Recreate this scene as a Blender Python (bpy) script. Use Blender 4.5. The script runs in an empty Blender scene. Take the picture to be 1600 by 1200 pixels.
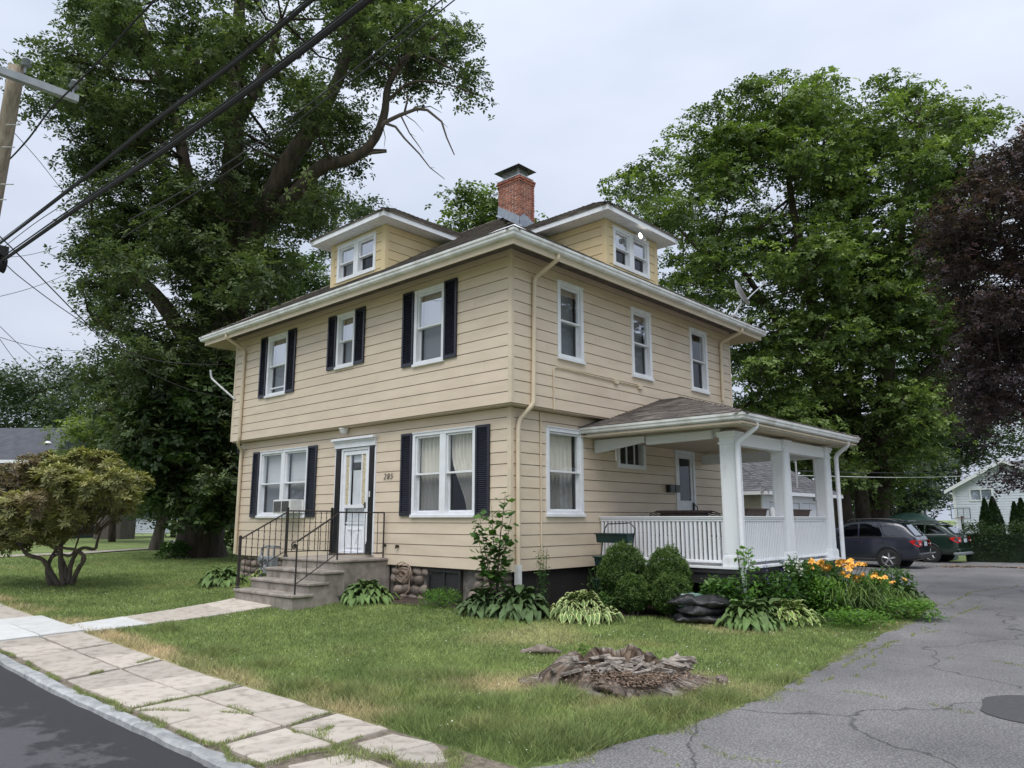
import bpy, bmesh, math, random
import numpy as np
from mathutils import Vector, Matrix, noise
from mathutils.geometry import tessellate_polygon

random.seed(11)
rng = np.random.default_rng(11)
SC = bpy.context.scene
COL = SC.collection

# ------------------------------------------------------------------ camera
CP = Vector((8.627, -9.332, 1.75))
CF = Vector((-0.66727183, 0.72345918, 0.17707376))
CR = Vector((7.35018664e-01, 6.78046717e-01, -4.62e-04))
CU = Vector((0.12039878, -0.129844, 0.98419747))
FPX = 1173.87
cd = bpy.data.cameras.new('camera'); cam = bpy.data.objects.new('camera', cd); COL.objects.link(cam)
cd.sensor_width = 36.0; cd.lens = FPX / 1600 * 36; cd.clip_start = .05; cd.clip_end = 2000
cam.matrix_world = Matrix(((CR.x, CU.x, -CF.x, CP.x), (CR.y, CU.y, -CF.y, CP.y), (CR.z, CU.z, -CF.z, CP.z), (0, 0, 0, 1)))
SC.camera = cam

# ------------------------------------------------------------------ sky, sun, exposure
W_ = bpy.data.worlds.new('World'); SC.world = W_; W_.use_nodes = True
nt = W_.node_tree; N = nt.nodes; L = nt.links; N.clear()
out = N.new('ShaderNodeOutputWorld')
sky = N.new('ShaderNodeTexSky'); sky.sky_type = 'NISHITA'; sky.sun_disc = False
sky.sun_elevation = math.radians(62); sky.sun_rotation = math.radians(150); sky.dust_density = 4
b1 = N.new('ShaderNodeBackground'); b1.inputs[1].default_value = .05; L.new(sky.outputs[0], b1.inputs[0])
tc = N.new('ShaderNodeTexCoord'); sep = N.new('ShaderNodeSeparateXYZ'); L.new(tc.outputs['Generated'], sep.inputs[0])
nz = N.new('ShaderNodeTexNoise'); nz.inputs['Scale'].default_value = 2.2; nz.inputs['Detail'].default_value = 5; nz.inputs['Roughness'].default_value = .5
mp = N.new('ShaderNodeMapping'); mp.inputs['Scale'].default_value = (1, 1, 2.6); L.new(tc.outputs['Generated'], mp.inputs[0]); L.new(mp.outputs[0], nz.inputs['Vector'])
rp = N.new('ShaderNodeValToRGB'); rp.color_ramp.elements[0].position = .3; rp.color_ramp.elements[1].position = .72
rp.color_ramp.elements[0].color = (.445, .50, .61, 1); rp.color_ramp.elements[1].color = (.60, .645, .74, 1)
L.new(nz.outputs[0], rp.inputs[0])
mr = N.new('ShaderNodeMapRange'); mr.inputs[1].default_value = .0; mr.inputs[2].default_value = 1.0; mr.inputs[3].default_value = .98; mr.inputs[4].default_value = 1.6
L.new(sep.outputs[2], mr.inputs[0])
b2 = N.new('ShaderNodeBackground'); L.new(rp.outputs[0], b2.inputs[0]); L.new(mr.outputs[0], b2.inputs[1])
mx = N.new('ShaderNodeMixShader'); mx.inputs[0].default_value = .9
L.new(b1.outputs[0], mx.inputs[1]); L.new(b2.outputs[0], mx.inputs[2]); L.new(mx.outputs[0], out.inputs[0])
sd = bpy.data.lights.new('sun', 'SUN'); sd.energy = 2.3; sd.angle = math.radians(48); sd.color = (1, .97, .92)
sun = bpy.data.objects.new('sun', sd); COL.objects.link(sun)
sun.rotation_euler = Vector((.42, -.75, 1.55)).to_track_quat('Z', 'Y').to_euler()
SC.view_settings.view_transform = 'Standard'; SC.view_settings.look = 'None'
SC.view_settings.exposure = .3; SC.view_settings.gamma = 1; SC.view_settings.use_curve_mapping = False

# ------------------------------------------------------------------ pixel -> world helpers (photo is 1600 x 1200)
def rayd(px, py): return CF + CR * ((px - 800) / FPX) - CU * ((py - 600) / FPX)
def at(px, py, D): return CP + rayd(px, py) * D
def atp(px, py, ax, v):
    d = rayd(px, py); return CP + d * ((v - CP[ax]) / d[ax])
def GY(px, y, py=930):
    q = atp(px, py, 1, y); q.z = g(q.x, q.y); return q
def GX(px, x, py=930):
    q = atp(px, py, 0, x); q.z = g(q.x, q.y); return q
def sst(t): t = min(max(t, 0), 1); return t * t * (3 - 2 * t)
def g(x, y):
    z = .08 + .02 * min(max(-x, 0), 30) - .08 * sst(y / 15)
    dx = max(-9.6 - x, 0, x + .2); dy = max(.2 - y, 0, y - 8)
    return z + .15 * math.exp(-(dx * dx + dy * dy) / 4.84)
def gnp(x, y):
    z = .08 + .02 * np.clip(-x, 0, 30); t = np.clip(y / 15, 0, 1); z = z - .08 * t * t * (3 - 2 * t)
    dx = np.maximum(np.maximum(-9.6 - x, 0), x + .2); dy = np.maximum(np.maximum(.2 - y, 0), y - 8)
    return z + .15 * np.exp(-(dx * dx + dy * dy) / 4.84)
def G(px, py):
    z = .1
    for _ in range(40):
        q = atp(px, py, 2, z); z = .5 * z + .5 * g(q.x, q.y)
    return q

# ------------------------------------------------------------------ materials
def nd(nt, t, **k):
    n = nt.nodes.new(t)
    for a, b in k.items():
        if a in n.inputs: n.inputs[a].default_value = b
        else: setattr(n, a, b)
    return n
def mat(name, c1, c2=None, rough=.7, scale=6., detail=4., bump=0., bscale=None, metal=0., spec=.5, stretch=None, island=0., contrast=(.35, .65), coords='Object', trans=0., third=None, objrand=0.):
    m = bpy.data.materials.new(name); m.use_nodes = True; t = m.node_tree; b = t.nodes['Principled BSDF']; l = t.links
    b.inputs['Roughness'].default_value = rough; b.inputs['Metallic'].default_value = metal; b.inputs['Specular IOR Level'].default_value = spec
    c2 = c2 or tuple(v * .8 for v in c1)
    tc = nd(t, 'ShaderNodeTexCoord'); mp = nd(t, 'ShaderNodeMapping'); l.new(tc.outputs[coords], mp.inputs[0])
    if stretch: mp.inputs['Scale'].default_value = stretch
    n = nd(t, 'ShaderNodeTexNoise', Scale=scale, Detail=detail, Roughness=.6); l.new(mp.outputs[0], n.inputs['Vector'])
    r = nd(t, 'ShaderNodeValToRGB'); r.color_ramp.elements[0].position = contrast[0]; r.color_ramp.elements[1].position = contrast[1]
    r.color_ramp.elements[0].color = (*c2, 1); r.color_ramp.elements[1].color = (*c1, 1)
    if third:
        e = r.color_ramp.elements.new((contrast[0] + contrast[1]) / 2); e.color = (*third, 1)
    l.new(n.outputs[0], r.inputs[0]); col = r.outputs[0]
    if island or objrand:
        if island: gi = nd(t, 'ShaderNodeNewGeometry'); src = gi.outputs['Random Per Island']
        else: gi = nd(t, 'ShaderNodeObjectInfo'); src = gi.outputs['Random']
        am = island or objrand
        mr = nd(t, 'ShaderNodeMapRange'); mr.inputs[3].default_value = 1 - am; mr.inputs[4].default_value = 1 + am
        l.new(src, mr.inputs[0]); h = nd(t, 'ShaderNodeVectorMath', operation='SCALE'); l.new(col, h.inputs[0]); l.new(mr.outputs[0], h.inputs['Scale']); col = h.outputs[0]
    l.new(col, b.inputs['Base Color'])
    if bump:
        n2 = nd(t, 'ShaderNodeTexNoise', Scale=bscale or scale * 4, Detail=5., Roughness=.65); l.new(mp.outputs[0], n2.inputs['Vector'])
        bp = nd(t, 'ShaderNodeBump', Strength=bump, Distance=.02); l.new(n2.outputs[0], bp.inputs['Height']); l.new(bp.outputs[0], b.inputs['Normal'])
    return m
def leafmat(name, c1, c2, c3=None, trans=.35, rough=.5, spec=.3):
    m = bpy.data.materials.new(name); m.use_nodes = True; t = m.node_tree; l = t.links; b = t.nodes['Principled BSDF']; o = t.nodes['Material Output']
    b.inputs['Roughness'].default_value = rough; b.inputs['Specular IOR Level'].default_value = spec
    a = nd(t, 'ShaderNodeAttribute'); a.attribute_name = 'tint'
    r = nd(t, 'ShaderNodeValToRGB'); e = r.color_ramp.elements; e[0].position = 0; e[1].position = 1; e[0].color = (*c2, 1); e[1].color = (*(c3 or c1), 1)
    k = e.new(.6); k.color = (*c1, 1)
    l.new(a.outputs['Fac'], r.inputs[0]); l.new(r.outputs[0], b.inputs['Base Color'])
    tr = nd(t, 'ShaderNodeBsdfTranslucent'); h = nd(t, 'ShaderNodeMix', data_type='RGBA', blend_type='MULTIPLY'); h.inputs[0].default_value = 1
    l.new(r.outputs[0], h.inputs[6]); h.inputs[7].default_value = (1.3, 1.5, .6, 1); l.new(h.outputs[2], tr.inputs[0])
    mx = nd(t, 'ShaderNodeMixShader'); mx.inputs[0].default_value = trans
    l.new(b.outputs[0], mx.inputs[1]); l.new(tr.outputs[0], mx.inputs[2]); l.new(mx.outputs[0], o.inputs[0])
    return m
def glassmat(name, refl, tint=(.8, .85, .85), base=.06):
    m = bpy.data.materials.new(name); m.use_nodes = True; t = m.node_tree; l = t.links; t.nodes.clear()
    o = nd(t, 'ShaderNodeOutputMaterial'); gl = nd(t, 'ShaderNodeBsdfGlossy', Roughness=.015); tr = nd(t, 'ShaderNodeBsdfTransparent')
    gl.inputs[0].default_value = (.93, .96, 1, 1); tr.inputs[0].default_value = (*tint, 1)
    f = nd(t, 'ShaderNodeLayerWeight', Blend=.5); pw = nd(t, 'ShaderNodeMath', operation='POWER'); l.new(f.outputs['Facing'], pw.inputs[0]); pw.inputs[1].default_value = 4
    ma = nd(t, 'ShaderNodeMath', operation='MULTIPLY_ADD'); ma.use_clamp = True
    l.new(pw.outputs[0], ma.inputs[0]); ma.inputs[1].default_value = refl; ma.inputs[2].default_value = base
    tcx = nd(t, 'ShaderNodeTexCoord'); n = nd(t, 'ShaderNodeTexNoise', Scale=1.3, Detail=1.); l.new(tcx.outputs['Object'], n.inputs['Vector'])
    bp = nd(t, 'ShaderNodeBump', Strength=.06, Distance=.1); l.new(n.outputs[0], bp.inputs['Height']); l.new(bp.outputs[0], gl.inputs['Normal'])
    mx = nd(t, 'ShaderNodeMixShader'); l.new(ma.outputs[0], mx.inputs[0]); l.new(tr.outputs[0], mx.inputs[1]); l.new(gl.outputs[0], mx.inputs[2]); l.new(mx.outputs[0], o.inputs[0])
    return m
M = {}
M['siding'] = mat('siding', (.68, .57, .44), (.585, .48, .365), .45, 1.1, 9, .06, 60, contrast=(.28, .62), stretch=(1, 1, 4), objrand=.025)
M['siding_yellow'] = mat('siding_yellow', (.66, .53, .31), (.58, .46, .25), .5, 2, 5, .05, 60, objrand=.03)
M['sheathing'] = mat('sheathing_shade', (.10, .08, .06), (.07, .055, .04), .9, 3, 5)  # wall backing, coloured dark so the course gaps read as lip shadow
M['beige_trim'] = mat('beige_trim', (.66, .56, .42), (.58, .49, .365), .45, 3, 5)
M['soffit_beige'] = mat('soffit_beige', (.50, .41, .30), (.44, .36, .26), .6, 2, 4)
M['white'] = mat('white_paint', (.78, .80, .84), (.70, .71, .74), .4, 5, 5, .03, 80)
M['white_old'] = mat('white_paint_weathered', (.76, .78, .81), (.60, .60, .58), .55, 5, 8, .12, 40, contrast=(.26, .40), stretch=(1, 1, .5))
M['gutter'] = mat('gutter_white', (.74, .75, .75), (.44, .43, .40), .35, 2.5, 8, .05, 30, contrast=(.25, .55), stretch=(1, 1, .3))
M['black'] = mat('shutter_black', (.022, .024, .038), (.015, .016, .026), .35, 5, 3)
M['black_paint'] = mat('black_paint', (.012, .012, .014), (.02, .02, .02), .35, 5, 3)
M['iron'] = mat('black_iron', (.02, .018, .018), (.06, .035, .025), .45, 30, 4, .1, 80, contrast=(.3, .5))
M['shingle'] = mat('shingle', (.19, .165, .145), (.095, .082, .074), .9, 5, 8, .3, 180, island=.38, contrast=(.3, .7))
M['shingle_grey'] = mat('shingle_grey', (.15, .15, .16), (.085, .085, .095), .9, 5, 8, .3, 120, island=.28)
M['shingle_dark'] = mat('shingle_dark', (.075, .08, .095), (.05, .053, .065), .9, 2, 8, .3, 60, island=.2)
M['concrete_step'] = mat('concrete_step', (.36, .32, .28), (.17, .148, .13), .9, 5, 10, .35, 60, contrast=(.3, .65))
M['slab'] = mat('sidewalk_slab', (.50, .45, .39), (.27, .235, .19), .9, 7, 15, .5, 140, contrast=(.26, .52), objrand=.16)
M['slab_new'] = mat('sidewalk_new', (.60, .61, .60), (.52, .525, .51), .85, 5, 8, .12, 120, objrand=.04)
M['granite'] = mat('kerb_granite', (.42, .43, .43), (.24, .25, .255), .85, 8, 10, .4, 60, objrand=.1)
M['stone'] = mat('foundation_stone', (.30, .24, .20), (.15, .125, .11), .9, 5, 8, .4, 30, objrand=.35)
M['mortar'] = mat('mortar', (.20, .18, .16), (.11, .10, .09), .95, 9, 8, .4, 40)
M['brick'] = mat('brick', (.34, .125, .08), (.20, .065, .045), .85, 9, 6, .25, 90, island=.3)
M['brick_mortar'] = mat('brick_mortar', (.60, .52, .47), (.46, .40, .36), .9, 9, 6)
M['lead'] = mat('lead_flashing', (.33, .37, .43), (.22, .25, .30), .5, 9, 6, .25, 12, metal=.25)
M['cap'] = mat('cap_dark', (.035, .033, .035), (.02, .02, .02), .5, 6, 3)
M['galv'] = mat('galvanised', (.55, .56, .57), (.4, .4, .42), .4, 9, 4, metal=.5)
M['dark'] = mat('interior_dark', (.05, .045, .042), (.03, .03, .03), .9, 2, 2)
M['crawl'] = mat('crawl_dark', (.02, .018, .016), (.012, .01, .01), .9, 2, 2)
M['curtain'] = mat('curtain', (.72, .68, .60), (.60, .56, .48), .9, 30, 2, stretch=(1, 1, .05))
M['blind'] = mat('white_blind', (.62, .63, .63), (.56, .57, .57), .7, 40, 1, stretch=(.05, .05, 4))
M['lace'] = mat('lace', (.62, .55, .38), (.40, .34, .22), .8, 26, 3, contrast=(.45, .55))
M['glass'] = glassmat('window_glass', 1.1, (.9, .93, .95), base=.46)
M['glass_low'] = glassmat('window_glass_screened', .6, (.52, .54, .56), .05)
M['glass_clear'] = glassmat('window_glass_clear', .9, (.95, .97, .97), base=.06)
M['carglass'] = glassmat('car_glass', 1.2, (.16, .18, .19), .10)
M['wood_old'] = mat('weathered_wood', (.27, .225, .19), (.085, .065, .05), .95, 3, 12, .9, 26, contrast=(.3, .62), stretch=(1, 1, 1))
M['splinter'] = mat('splintered_wood', (.36, .32, .28), (.10, .08, .065), .95, 9, 10, .7, 40, contrast=(.35, .6), stretch=(1, 4, 4), island=.35)
M['pole'] = mat('pole_wood', (.33, .28, .22), (.17, .135, .10), .9, 14, 8, .5, 40, stretch=(1, 1, .06))
M['arm'] = mat('crossarm_grey', (.33, .35, .38), (.26, .28, .31), .6, 6, 5)
M['wire'] = mat('cable_black', (.01, .01, .011), (.016, .016, .018), .8, 3, 2)
M['wire_grey'] = mat('cable_grey', (.05, .05, .055), (.035, .035, .04), .8, 3, 2)
M['bark'] = mat('bark', (.085, .065, .05), (.03, .023, .018), .95, 5, 10, 1., 14, stretch=(1, 1, .18))
M['bark_grey'] = mat('bark_grey', (.15, .125, .10), (.06, .048, .04), .95, 5, 10, .8, 16, stretch=(1, 1, .3))
M['bark_rhodo'] = mat('bark_shrub', (.16, .13, .105), (.07, .055, .045), .9, 10, 8, .6, 30, stretch=(1, 1, .3))
M['deadwood'] = mat('dead_wood', (.17, .14, .12), (.09, .075, .065), .9, 8, 6, .3, 30)
M['black_bag'] = mat('mulch_bag', (.010, .010, .012), (.03, .03, .034), .32, 7, 6, 1., 16, contrast=(.42, .6))
M['bag_print'] = mat('bag_print', (.55, .57, .58), (.10, .22, .18), .35, 9, 5, contrast=(.5, .62))
M['planter_green'] = mat('planter_green', (.012, .048, .045), (.01, .035, .033), .45, 8, 3)
M['planter_brown'] = mat('planter_brown', (.085, .055, .045), (.06, .04, .032), .7, 8, 4)
M['plastic_white'] = mat('plastic_white', (.72, .73, .73), (.62, .62, .60), .4, 8, 3)
M['ac_grille'] = mat('ac_grille', (.10, .10, .10), (.06, .06, .06), .6, 8, 3)
M['blue_car'] = mat('paint_dark_blue', (.012, .015, .03), (.014, .017, .033), .22, 3, 2, spec=.8)
M['green_car'] = mat('paint_dark_green', (.010, .026, .018), (.012, .028, .02), .22, 3, 2, spec=.8)
for k in ('blue_car', 'green_car'):
    b = M[k].node_tree.nodes['Principled BSDF']; b.inputs['Coat Weight'].default_value = .45; b.inputs['Coat Roughness'].default_value = .04
M['tyre'] = mat('tyre', (.018, .018, .018), (.03, .03, .03), .85, 20, 3, .2)
M['rim'] = mat('alloy', (.55, .56, .58), (.48, .48, .5), .3, 9, 2, metal=.7)
M['tail_red'] = mat('tail_red', (.45, .012, .015), (.35, .01, .01), .15, 9, 2)
M['lamp_clear'] = mat('lamp_clear', (.65, .62, .62), (.5, .5, .5), .15, 9, 2)
M['car_black'] = mat('car_trim', (.02, .02, .022), (.028, .028, .03), .5, 20, 2)
M['plate'] = mat('number_plate', (.42, .52, .62), (.58, .64, .68), .4, 12, 2)
M['tarp'] = mat('tarp_green', (.02, .06, .048), (.014, .042, .034), .5, 2, 5, .5, 4)
M['vinyl_white'] = mat('vinyl_white', (.62, .66, .76), (.57, .61, .70), .5, 3, 4, objrand=.02)
M['house_green'] = mat('house_dark_green', (.035, .05, .05), (.025, .036, .036), .7, 4, 4)
M['garage_siding'] = mat('garage_siding', (.44, .41, .37), (.36, .335, .30), .7, 3, 5, objrand=.04)
M['shed_wood'] = mat('shed_wood', (.13, .11, .10), (.07, .06, .055), .9, 8, 6, .3, stretch=(1, 1, .1))
M['grit'] = mat('gritty_soil', (.26, .22, .17), (.12, .10, .075), .95, 16, 8, .8, 60)
M['mulch'] = mat('soil', (.075, .052, .038), (.03, .022, .016), .95, 16, 8, .8, 60)
M['chips'] = mat('wood_chips', (.30, .215, .155), (.10, .065, .045), .9, 20, 6, .5, 80, island=.45)
M['asphalt_road'] = mat('asphalt_road', (.052, .050, .054), (.040, .039, .043), .75, 12, 12, .25, 380)
M['meter'] = mat('meter_grey', (.24, .26, .28), (.16, .17, .19), .5, 9, 3)
M['hose'] = mat('hose_tan', (.33, .25, .19), (.22, .16, .12), .6, 9, 3)
M['flower_orange'] = mat('flower_orange', (.88, .50, .10), (.80, .36, .04), .5, 20, 2, objrand=.15)
M['flower_white'] = mat('flower_white', (.75, .74, .66), (.6, .6, .5), .5, 20, 2)
M['flower_purple'] = mat('flower_purple', (.12, .08, .28), (.08, .05, .2), .5, 20, 2)
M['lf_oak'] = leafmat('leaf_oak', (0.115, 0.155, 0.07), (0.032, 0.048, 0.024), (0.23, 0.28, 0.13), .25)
M['lf_oak_low'] = leafmat('leaf_oak_low', (0.0468, 0.0832, 0.0312), (0.0187, 0.0354, 0.0146), (0.0910, 0.1495, 0.0455), .25)
M['lf_maple'] = leafmat('leaf_maple', (0.145, 0.205, 0.065), (0.04, 0.064, 0.026), (0.29, 0.37, 0.115), .3)
M['lf_maple_dark'] = leafmat('leaf_maple_dark', (0.07, 0.115, 0.042), (0.022, 0.038, 0.016), (0.13, 0.19, 0.06), .25)
M['lf_light'] = leafmat('leaf_light_green', (0.16, 0.2, 0.075), (0.07, 0.1, 0.035), (0.27, 0.33, 0.12), .4)
M['lf_purple'] = leafmat('leaf_purple', (0.068, 0.048, 0.055), (0.026, 0.02, 0.024), (0.14, 0.075, 0.078), .22)
M['lf_far'] = leafmat('leaf_far', (0.0750, 0.1063, 0.0625), (0.0260, 0.0420, 0.0280), (0.1375, 0.1812, 0.1000), .25)
M['lf_rhodo'] = leafmat('leaf_rhododendron', (0.27, 0.27, 0.1), (0.11, 0.12, 0.055), (0.4, 0.37, 0.14), .2)
M['lf_rhodo_red'] = leafmat('leaf_rhododendron_red', (0.2, 0.16, 0.085), (0.09, 0.075, 0.05), (0.28, 0.22, 0.12), .2)
M['lf_box'] = leafmat('leaf_boxwood', (0.085, 0.15, 0.04), (0.03, 0.06, 0.018), (0.13, 0.2, 0.055), .3)
M['lf_arb'] = leafmat('leaf_arborvitae', (.03, .06, .02), (.014, .03, .012), (.055, .095, .03), .2)
M['lf_hedge'] = leafmat('leaf_hedge', (0.0418, 0.0770, 0.0242), (0.0158, 0.0317, 0.0114), (0.0880, 0.1430, 0.0385), .3)
M['lf_plant'] = leafmat('leaf_plant', (.07, .15, .035), (.035, .085, .022), (.12, .22, .05), .3)
M['lf_bright'] = leafmat('leaf_bright', (.12, .24, .04), (.06, .14, .03), (.2, .34, .07), .35)
def hostamat(name, c, edge=None):
    m = mat(name, c, tuple(v * .7 for v in c), .6, 5, 3, .25, 14, objrand=.22, spec=.3); return m
M['hosta'] = hostamat('hosta_green', (.12, .195, .06))
M['hosta_dark'] = hostamat('hosta_dark', (.075, .125, .045))
M['hosta_edge'] = hostamat('hosta_edge', (.46, .52, .22))
M['hosta_lime'] = hostamat('hosta_lime', (.17, .27, .055))

def grass_material(name, blade):
    m = bpy.data.materials.new(name); m.use_nodes = True; t = m.node_tree; l = t.links; b = t.nodes['Principled BSDF']
    b.inputs['Roughness'].default_value = .8; b.inputs['Specular IOR Level'].default_value = .2
    gm = nd(t, 'ShaderNodeNewGeometry')
    def ramp(scale, p0, p1, c0, c1, det=4):
        n = nd(t, 'ShaderNodeTexNoise', Scale=scale, Detail=det, Roughness=.6); l.new(gm.outputs['Position'], n.inputs['Vector'])
        r = nd(t, 'ShaderNodeValToRGB'); e = r.color_ramp.elements; e[0].position = p0; e[1].position = p1; e[0].color = (*c0, 1); e[1].color = (*c1, 1)
        l.new(n.outputs[0], r.inputs[0]); return r.outputs[0]
    base = ramp(.9, .32, .68, (.145, .20, .07), (.25, .31, .115), 6)
    dry = ramp(.55, .6, .8, (0, 0, 0), (1, 1, 1), 6)
    fine = ramp(9, .3, .7, (.8, .8, .8), (1.25, 1.25, 1.2), 3)
    mx = nd(t, 'ShaderNodeMix', data_type='RGBA'); l.new(dry, mx.inputs[0]); l.new(base, mx.inputs[6]); mx.inputs[7].default_value = (.34, .31, .14, 1)
    # dry straw fringe along the public sidewalk and round the stump: where the turf itself is dead
    a = nd(t, 'ShaderNodeAttribute'); a.attribute_name = 'dry'
    m3 = nd(t, 'ShaderNodeMix', data_type='RGBA'); l.new(a.outputs['Fac'], m3.inputs[0]); l.new(mx.outputs[2], m3.inputs[6]); m3.inputs[7].default_value = (.50, .40, .25, 1)
    m2 = nd(t, 'ShaderNodeMix', data_type='RGBA', blend_type='MULTIPLY'); m2.inputs[0].default_value = 1
    l.new(m3.outputs[2], m2.inputs[6]); l.new(fine, m2.inputs[7]); col = m2.outputs[2]
    if blade:
        r = nd(t, 'ShaderNodeMapRange'); r.inputs[3].default_value = .62; r.inputs[4].default_value = 1.75; l.new(gm.outputs['Random Per Island'], r.inputs[0])
        v = nd(t, 'ShaderNodeVectorMath', operation='SCALE'); l.new(col, v.inputs[0]); l.new(r.outputs[0], v.inputs['Scale']); col = v.outputs[0]
        tr = nd(t, 'ShaderNodeBsdfTranslucent'); l.new(col, tr.inputs[0]); ms = nd(t, 'ShaderNodeMixShader'); ms.inputs[0].default_value = .4
        o = t.nodes['Material Output']; l.new(b.outputs[0], ms.inputs[1]); l.new(tr.outputs[0], ms.inputs[2]); l.new(ms.outputs[0], o.inputs[0])
    else:
        n2 = nd(t, 'ShaderNodeTexNoise', Scale=60., Detail=4.); l.new(gm.outputs['Position'], n2.inputs['Vector'])
        bp = nd(t, 'ShaderNodeBump', Strength=.8, Distance=.03); l.new(n2.outputs[0], bp.inputs['Height']); l.new(bp.outputs[0], b.inputs['Normal'])
    l.new(col, b.inputs['Base Color']); return m
M['turf'] = grass_material('turf', False); M['blade'] = grass_material('grass_blades', True)

def asphalt_drive():
    m = bpy.data.materials.new('asphalt_worn'); m.use_nodes = True; t = m.node_tree; l = t.links; b = t.nodes['Principled BSDF']
    b.inputs['Roughness'].default_value = .85
    gm = nd(t, 'ShaderNodeNewGeometry')
    n1 = nd(t, 'ShaderNodeTexNoise', Scale=.45, Detail=8., Roughness=.62); l.new(gm.outputs['Position'], n1.inputs['Vector'])
    r1 = nd(t, 'ShaderNodeValToRGB'); e = r1.color_ramp.elements; e[0].position = .3; e[1].position = .68; e[0].color = (.125, .122, .127, 1); e[1].color = (.235, .228, .228, 1)
    l.new(n1.outputs[0], r1.inputs[0])
    v = nd(t, 'ShaderNodeTexVoronoi', Scale=52.); l.new(gm.outputs['Position'], v.inputs['Vector'])
    r2 = nd(t, 'ShaderNodeValToRGB'); e = r2.color_ramp.elements; e[0].position = .05; e[1].position = .6; e[0].color = (1.6, 1.58, 1.55, 1); e[1].color = (.68, .68, .69, 1)
    l.new(v.outputs['Distance'], r2.inputs[0])
    mx = nd(t, 'ShaderNodeMix', data_type='RGBA', blend_type='MULTIPLY'); mx.inputs[0].default_value = 1; l.new(r1.outputs[0], mx.inputs[6]); l.new(r2.outputs[0], mx.inputs[7])
    # crack net
    wn = nd(t, 'ShaderNodeTexNoise', Scale=1.3, Detail=4.); l.new(gm.outputs['Position'], wn.inputs['Vector'])
    ad = nd(t, 'ShaderNodeMix', data_type='RGBA', blend_type='LINEAR_LIGHT'); ad.inputs[0].default_value = .35; l.new(gm.outputs['Position'], ad.inputs[6]); l.new(wn.outputs['Color'], ad.inputs[7])
    vc = nd(t, 'ShaderNodeTexVoronoi', Scale=.42, feature='DISTANCE_TO_EDGE'); l.new(ad.outputs[2], vc.inputs['Vector'])
    r3 = nd(t, 'ShaderNodeValToRGB'); e = r3.color_ramp.elements; e[0].position = .002; e[1].position = .008; e[0].color = (.4, .4, .38, 1); e[1].color = (1, 1, 1, 1)
    l.new(vc.outputs['Distance'], r3.inputs[0])
    m2 = nd(t, 'ShaderNodeMix', data_type='RGBA', blend_type='MULTIPLY'); m2.inputs[0].default_value = 1; l.new(mx.outputs[2], m2.inputs[6]); l.new(r3.outputs[0], m2.inputs[7])
    l.new(m2.outputs[2], b.inputs['Base Color'])
    n4 = nd(t, 'ShaderNodeTexNoise', Scale=160., Detail=3.); l.new(gm.outputs['Position'], n4.inputs['Vector'])
    bp = nd(t, 'ShaderNodeBump', Strength=.5, Distance=.01); l.new(n4.outputs[0], bp.inputs['Height']); l.new(bp.outputs[0], b.inputs['Normal'])
    return m
M['asphalt_drive'] = asphalt_drive()
M['asphalt_patch'] = mat('asphalt_patch', (.075, .073, .077), (.058, .056, .06), .8, 20, 8, .3, 200)
def road_mat():
    m = mat('asphalt_new', (.088, .084, .092), (.070, .067, .074), .7, 40, 6, .3, 300, coords='Object')
    t = m.node_tree; l = t.links; b = t.nodes['Principled BSDF']
    gm = nd(t, 'ShaderNodeNewGeometry'); sx = nd(t, 'ShaderNodeSeparateXYZ'); l.new(gm.outputs['Position'], sx.inputs[0])
    mr = nd(t, 'ShaderNodeMapRange'); mr.inputs[1].default_value = -7.6; mr.inputs[2].default_value = -6.7; l.new(sx.outputs[1], mr.inputs[0])
    n = nd(t, 'ShaderNodeTexNoise', Scale=1.6, Detail=9., Roughness=.7); l.new(gm.outputs['Position'], n.inputs['Vector'])
    ma = nd(t, 'ShaderNodeMath', operation='MULTIPLY_ADD'); l.new(mr.outputs[0], ma.inputs[0]); ma.inputs[1].default_value = .28; l.new(n.outputs[0], ma.inputs[2])
    r = nd(t, 'ShaderNodeValToRGB'); e = r.color_ramp.elements; e[0].position = .60; e[1].position = .66; e[0].color = (1, 1, 1, 1); e[1].color = (.36, .36, .38, 1); l.new(ma.outputs[0], r.inputs[0])
    src = b.inputs['Base Color'].links[0].from_socket
    mx = nd(t, 'ShaderNodeMix', data_type='RGBA', blend_type='MULTIPLY'); mx.inputs[0].default_value = 1; l.new(src, mx.inputs[6]); l.new(r.outputs[0], mx.inputs[7]); l.new(mx.outputs[2], b.inputs['Base Color'])
    return m
M['road'] = road_mat()

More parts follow.
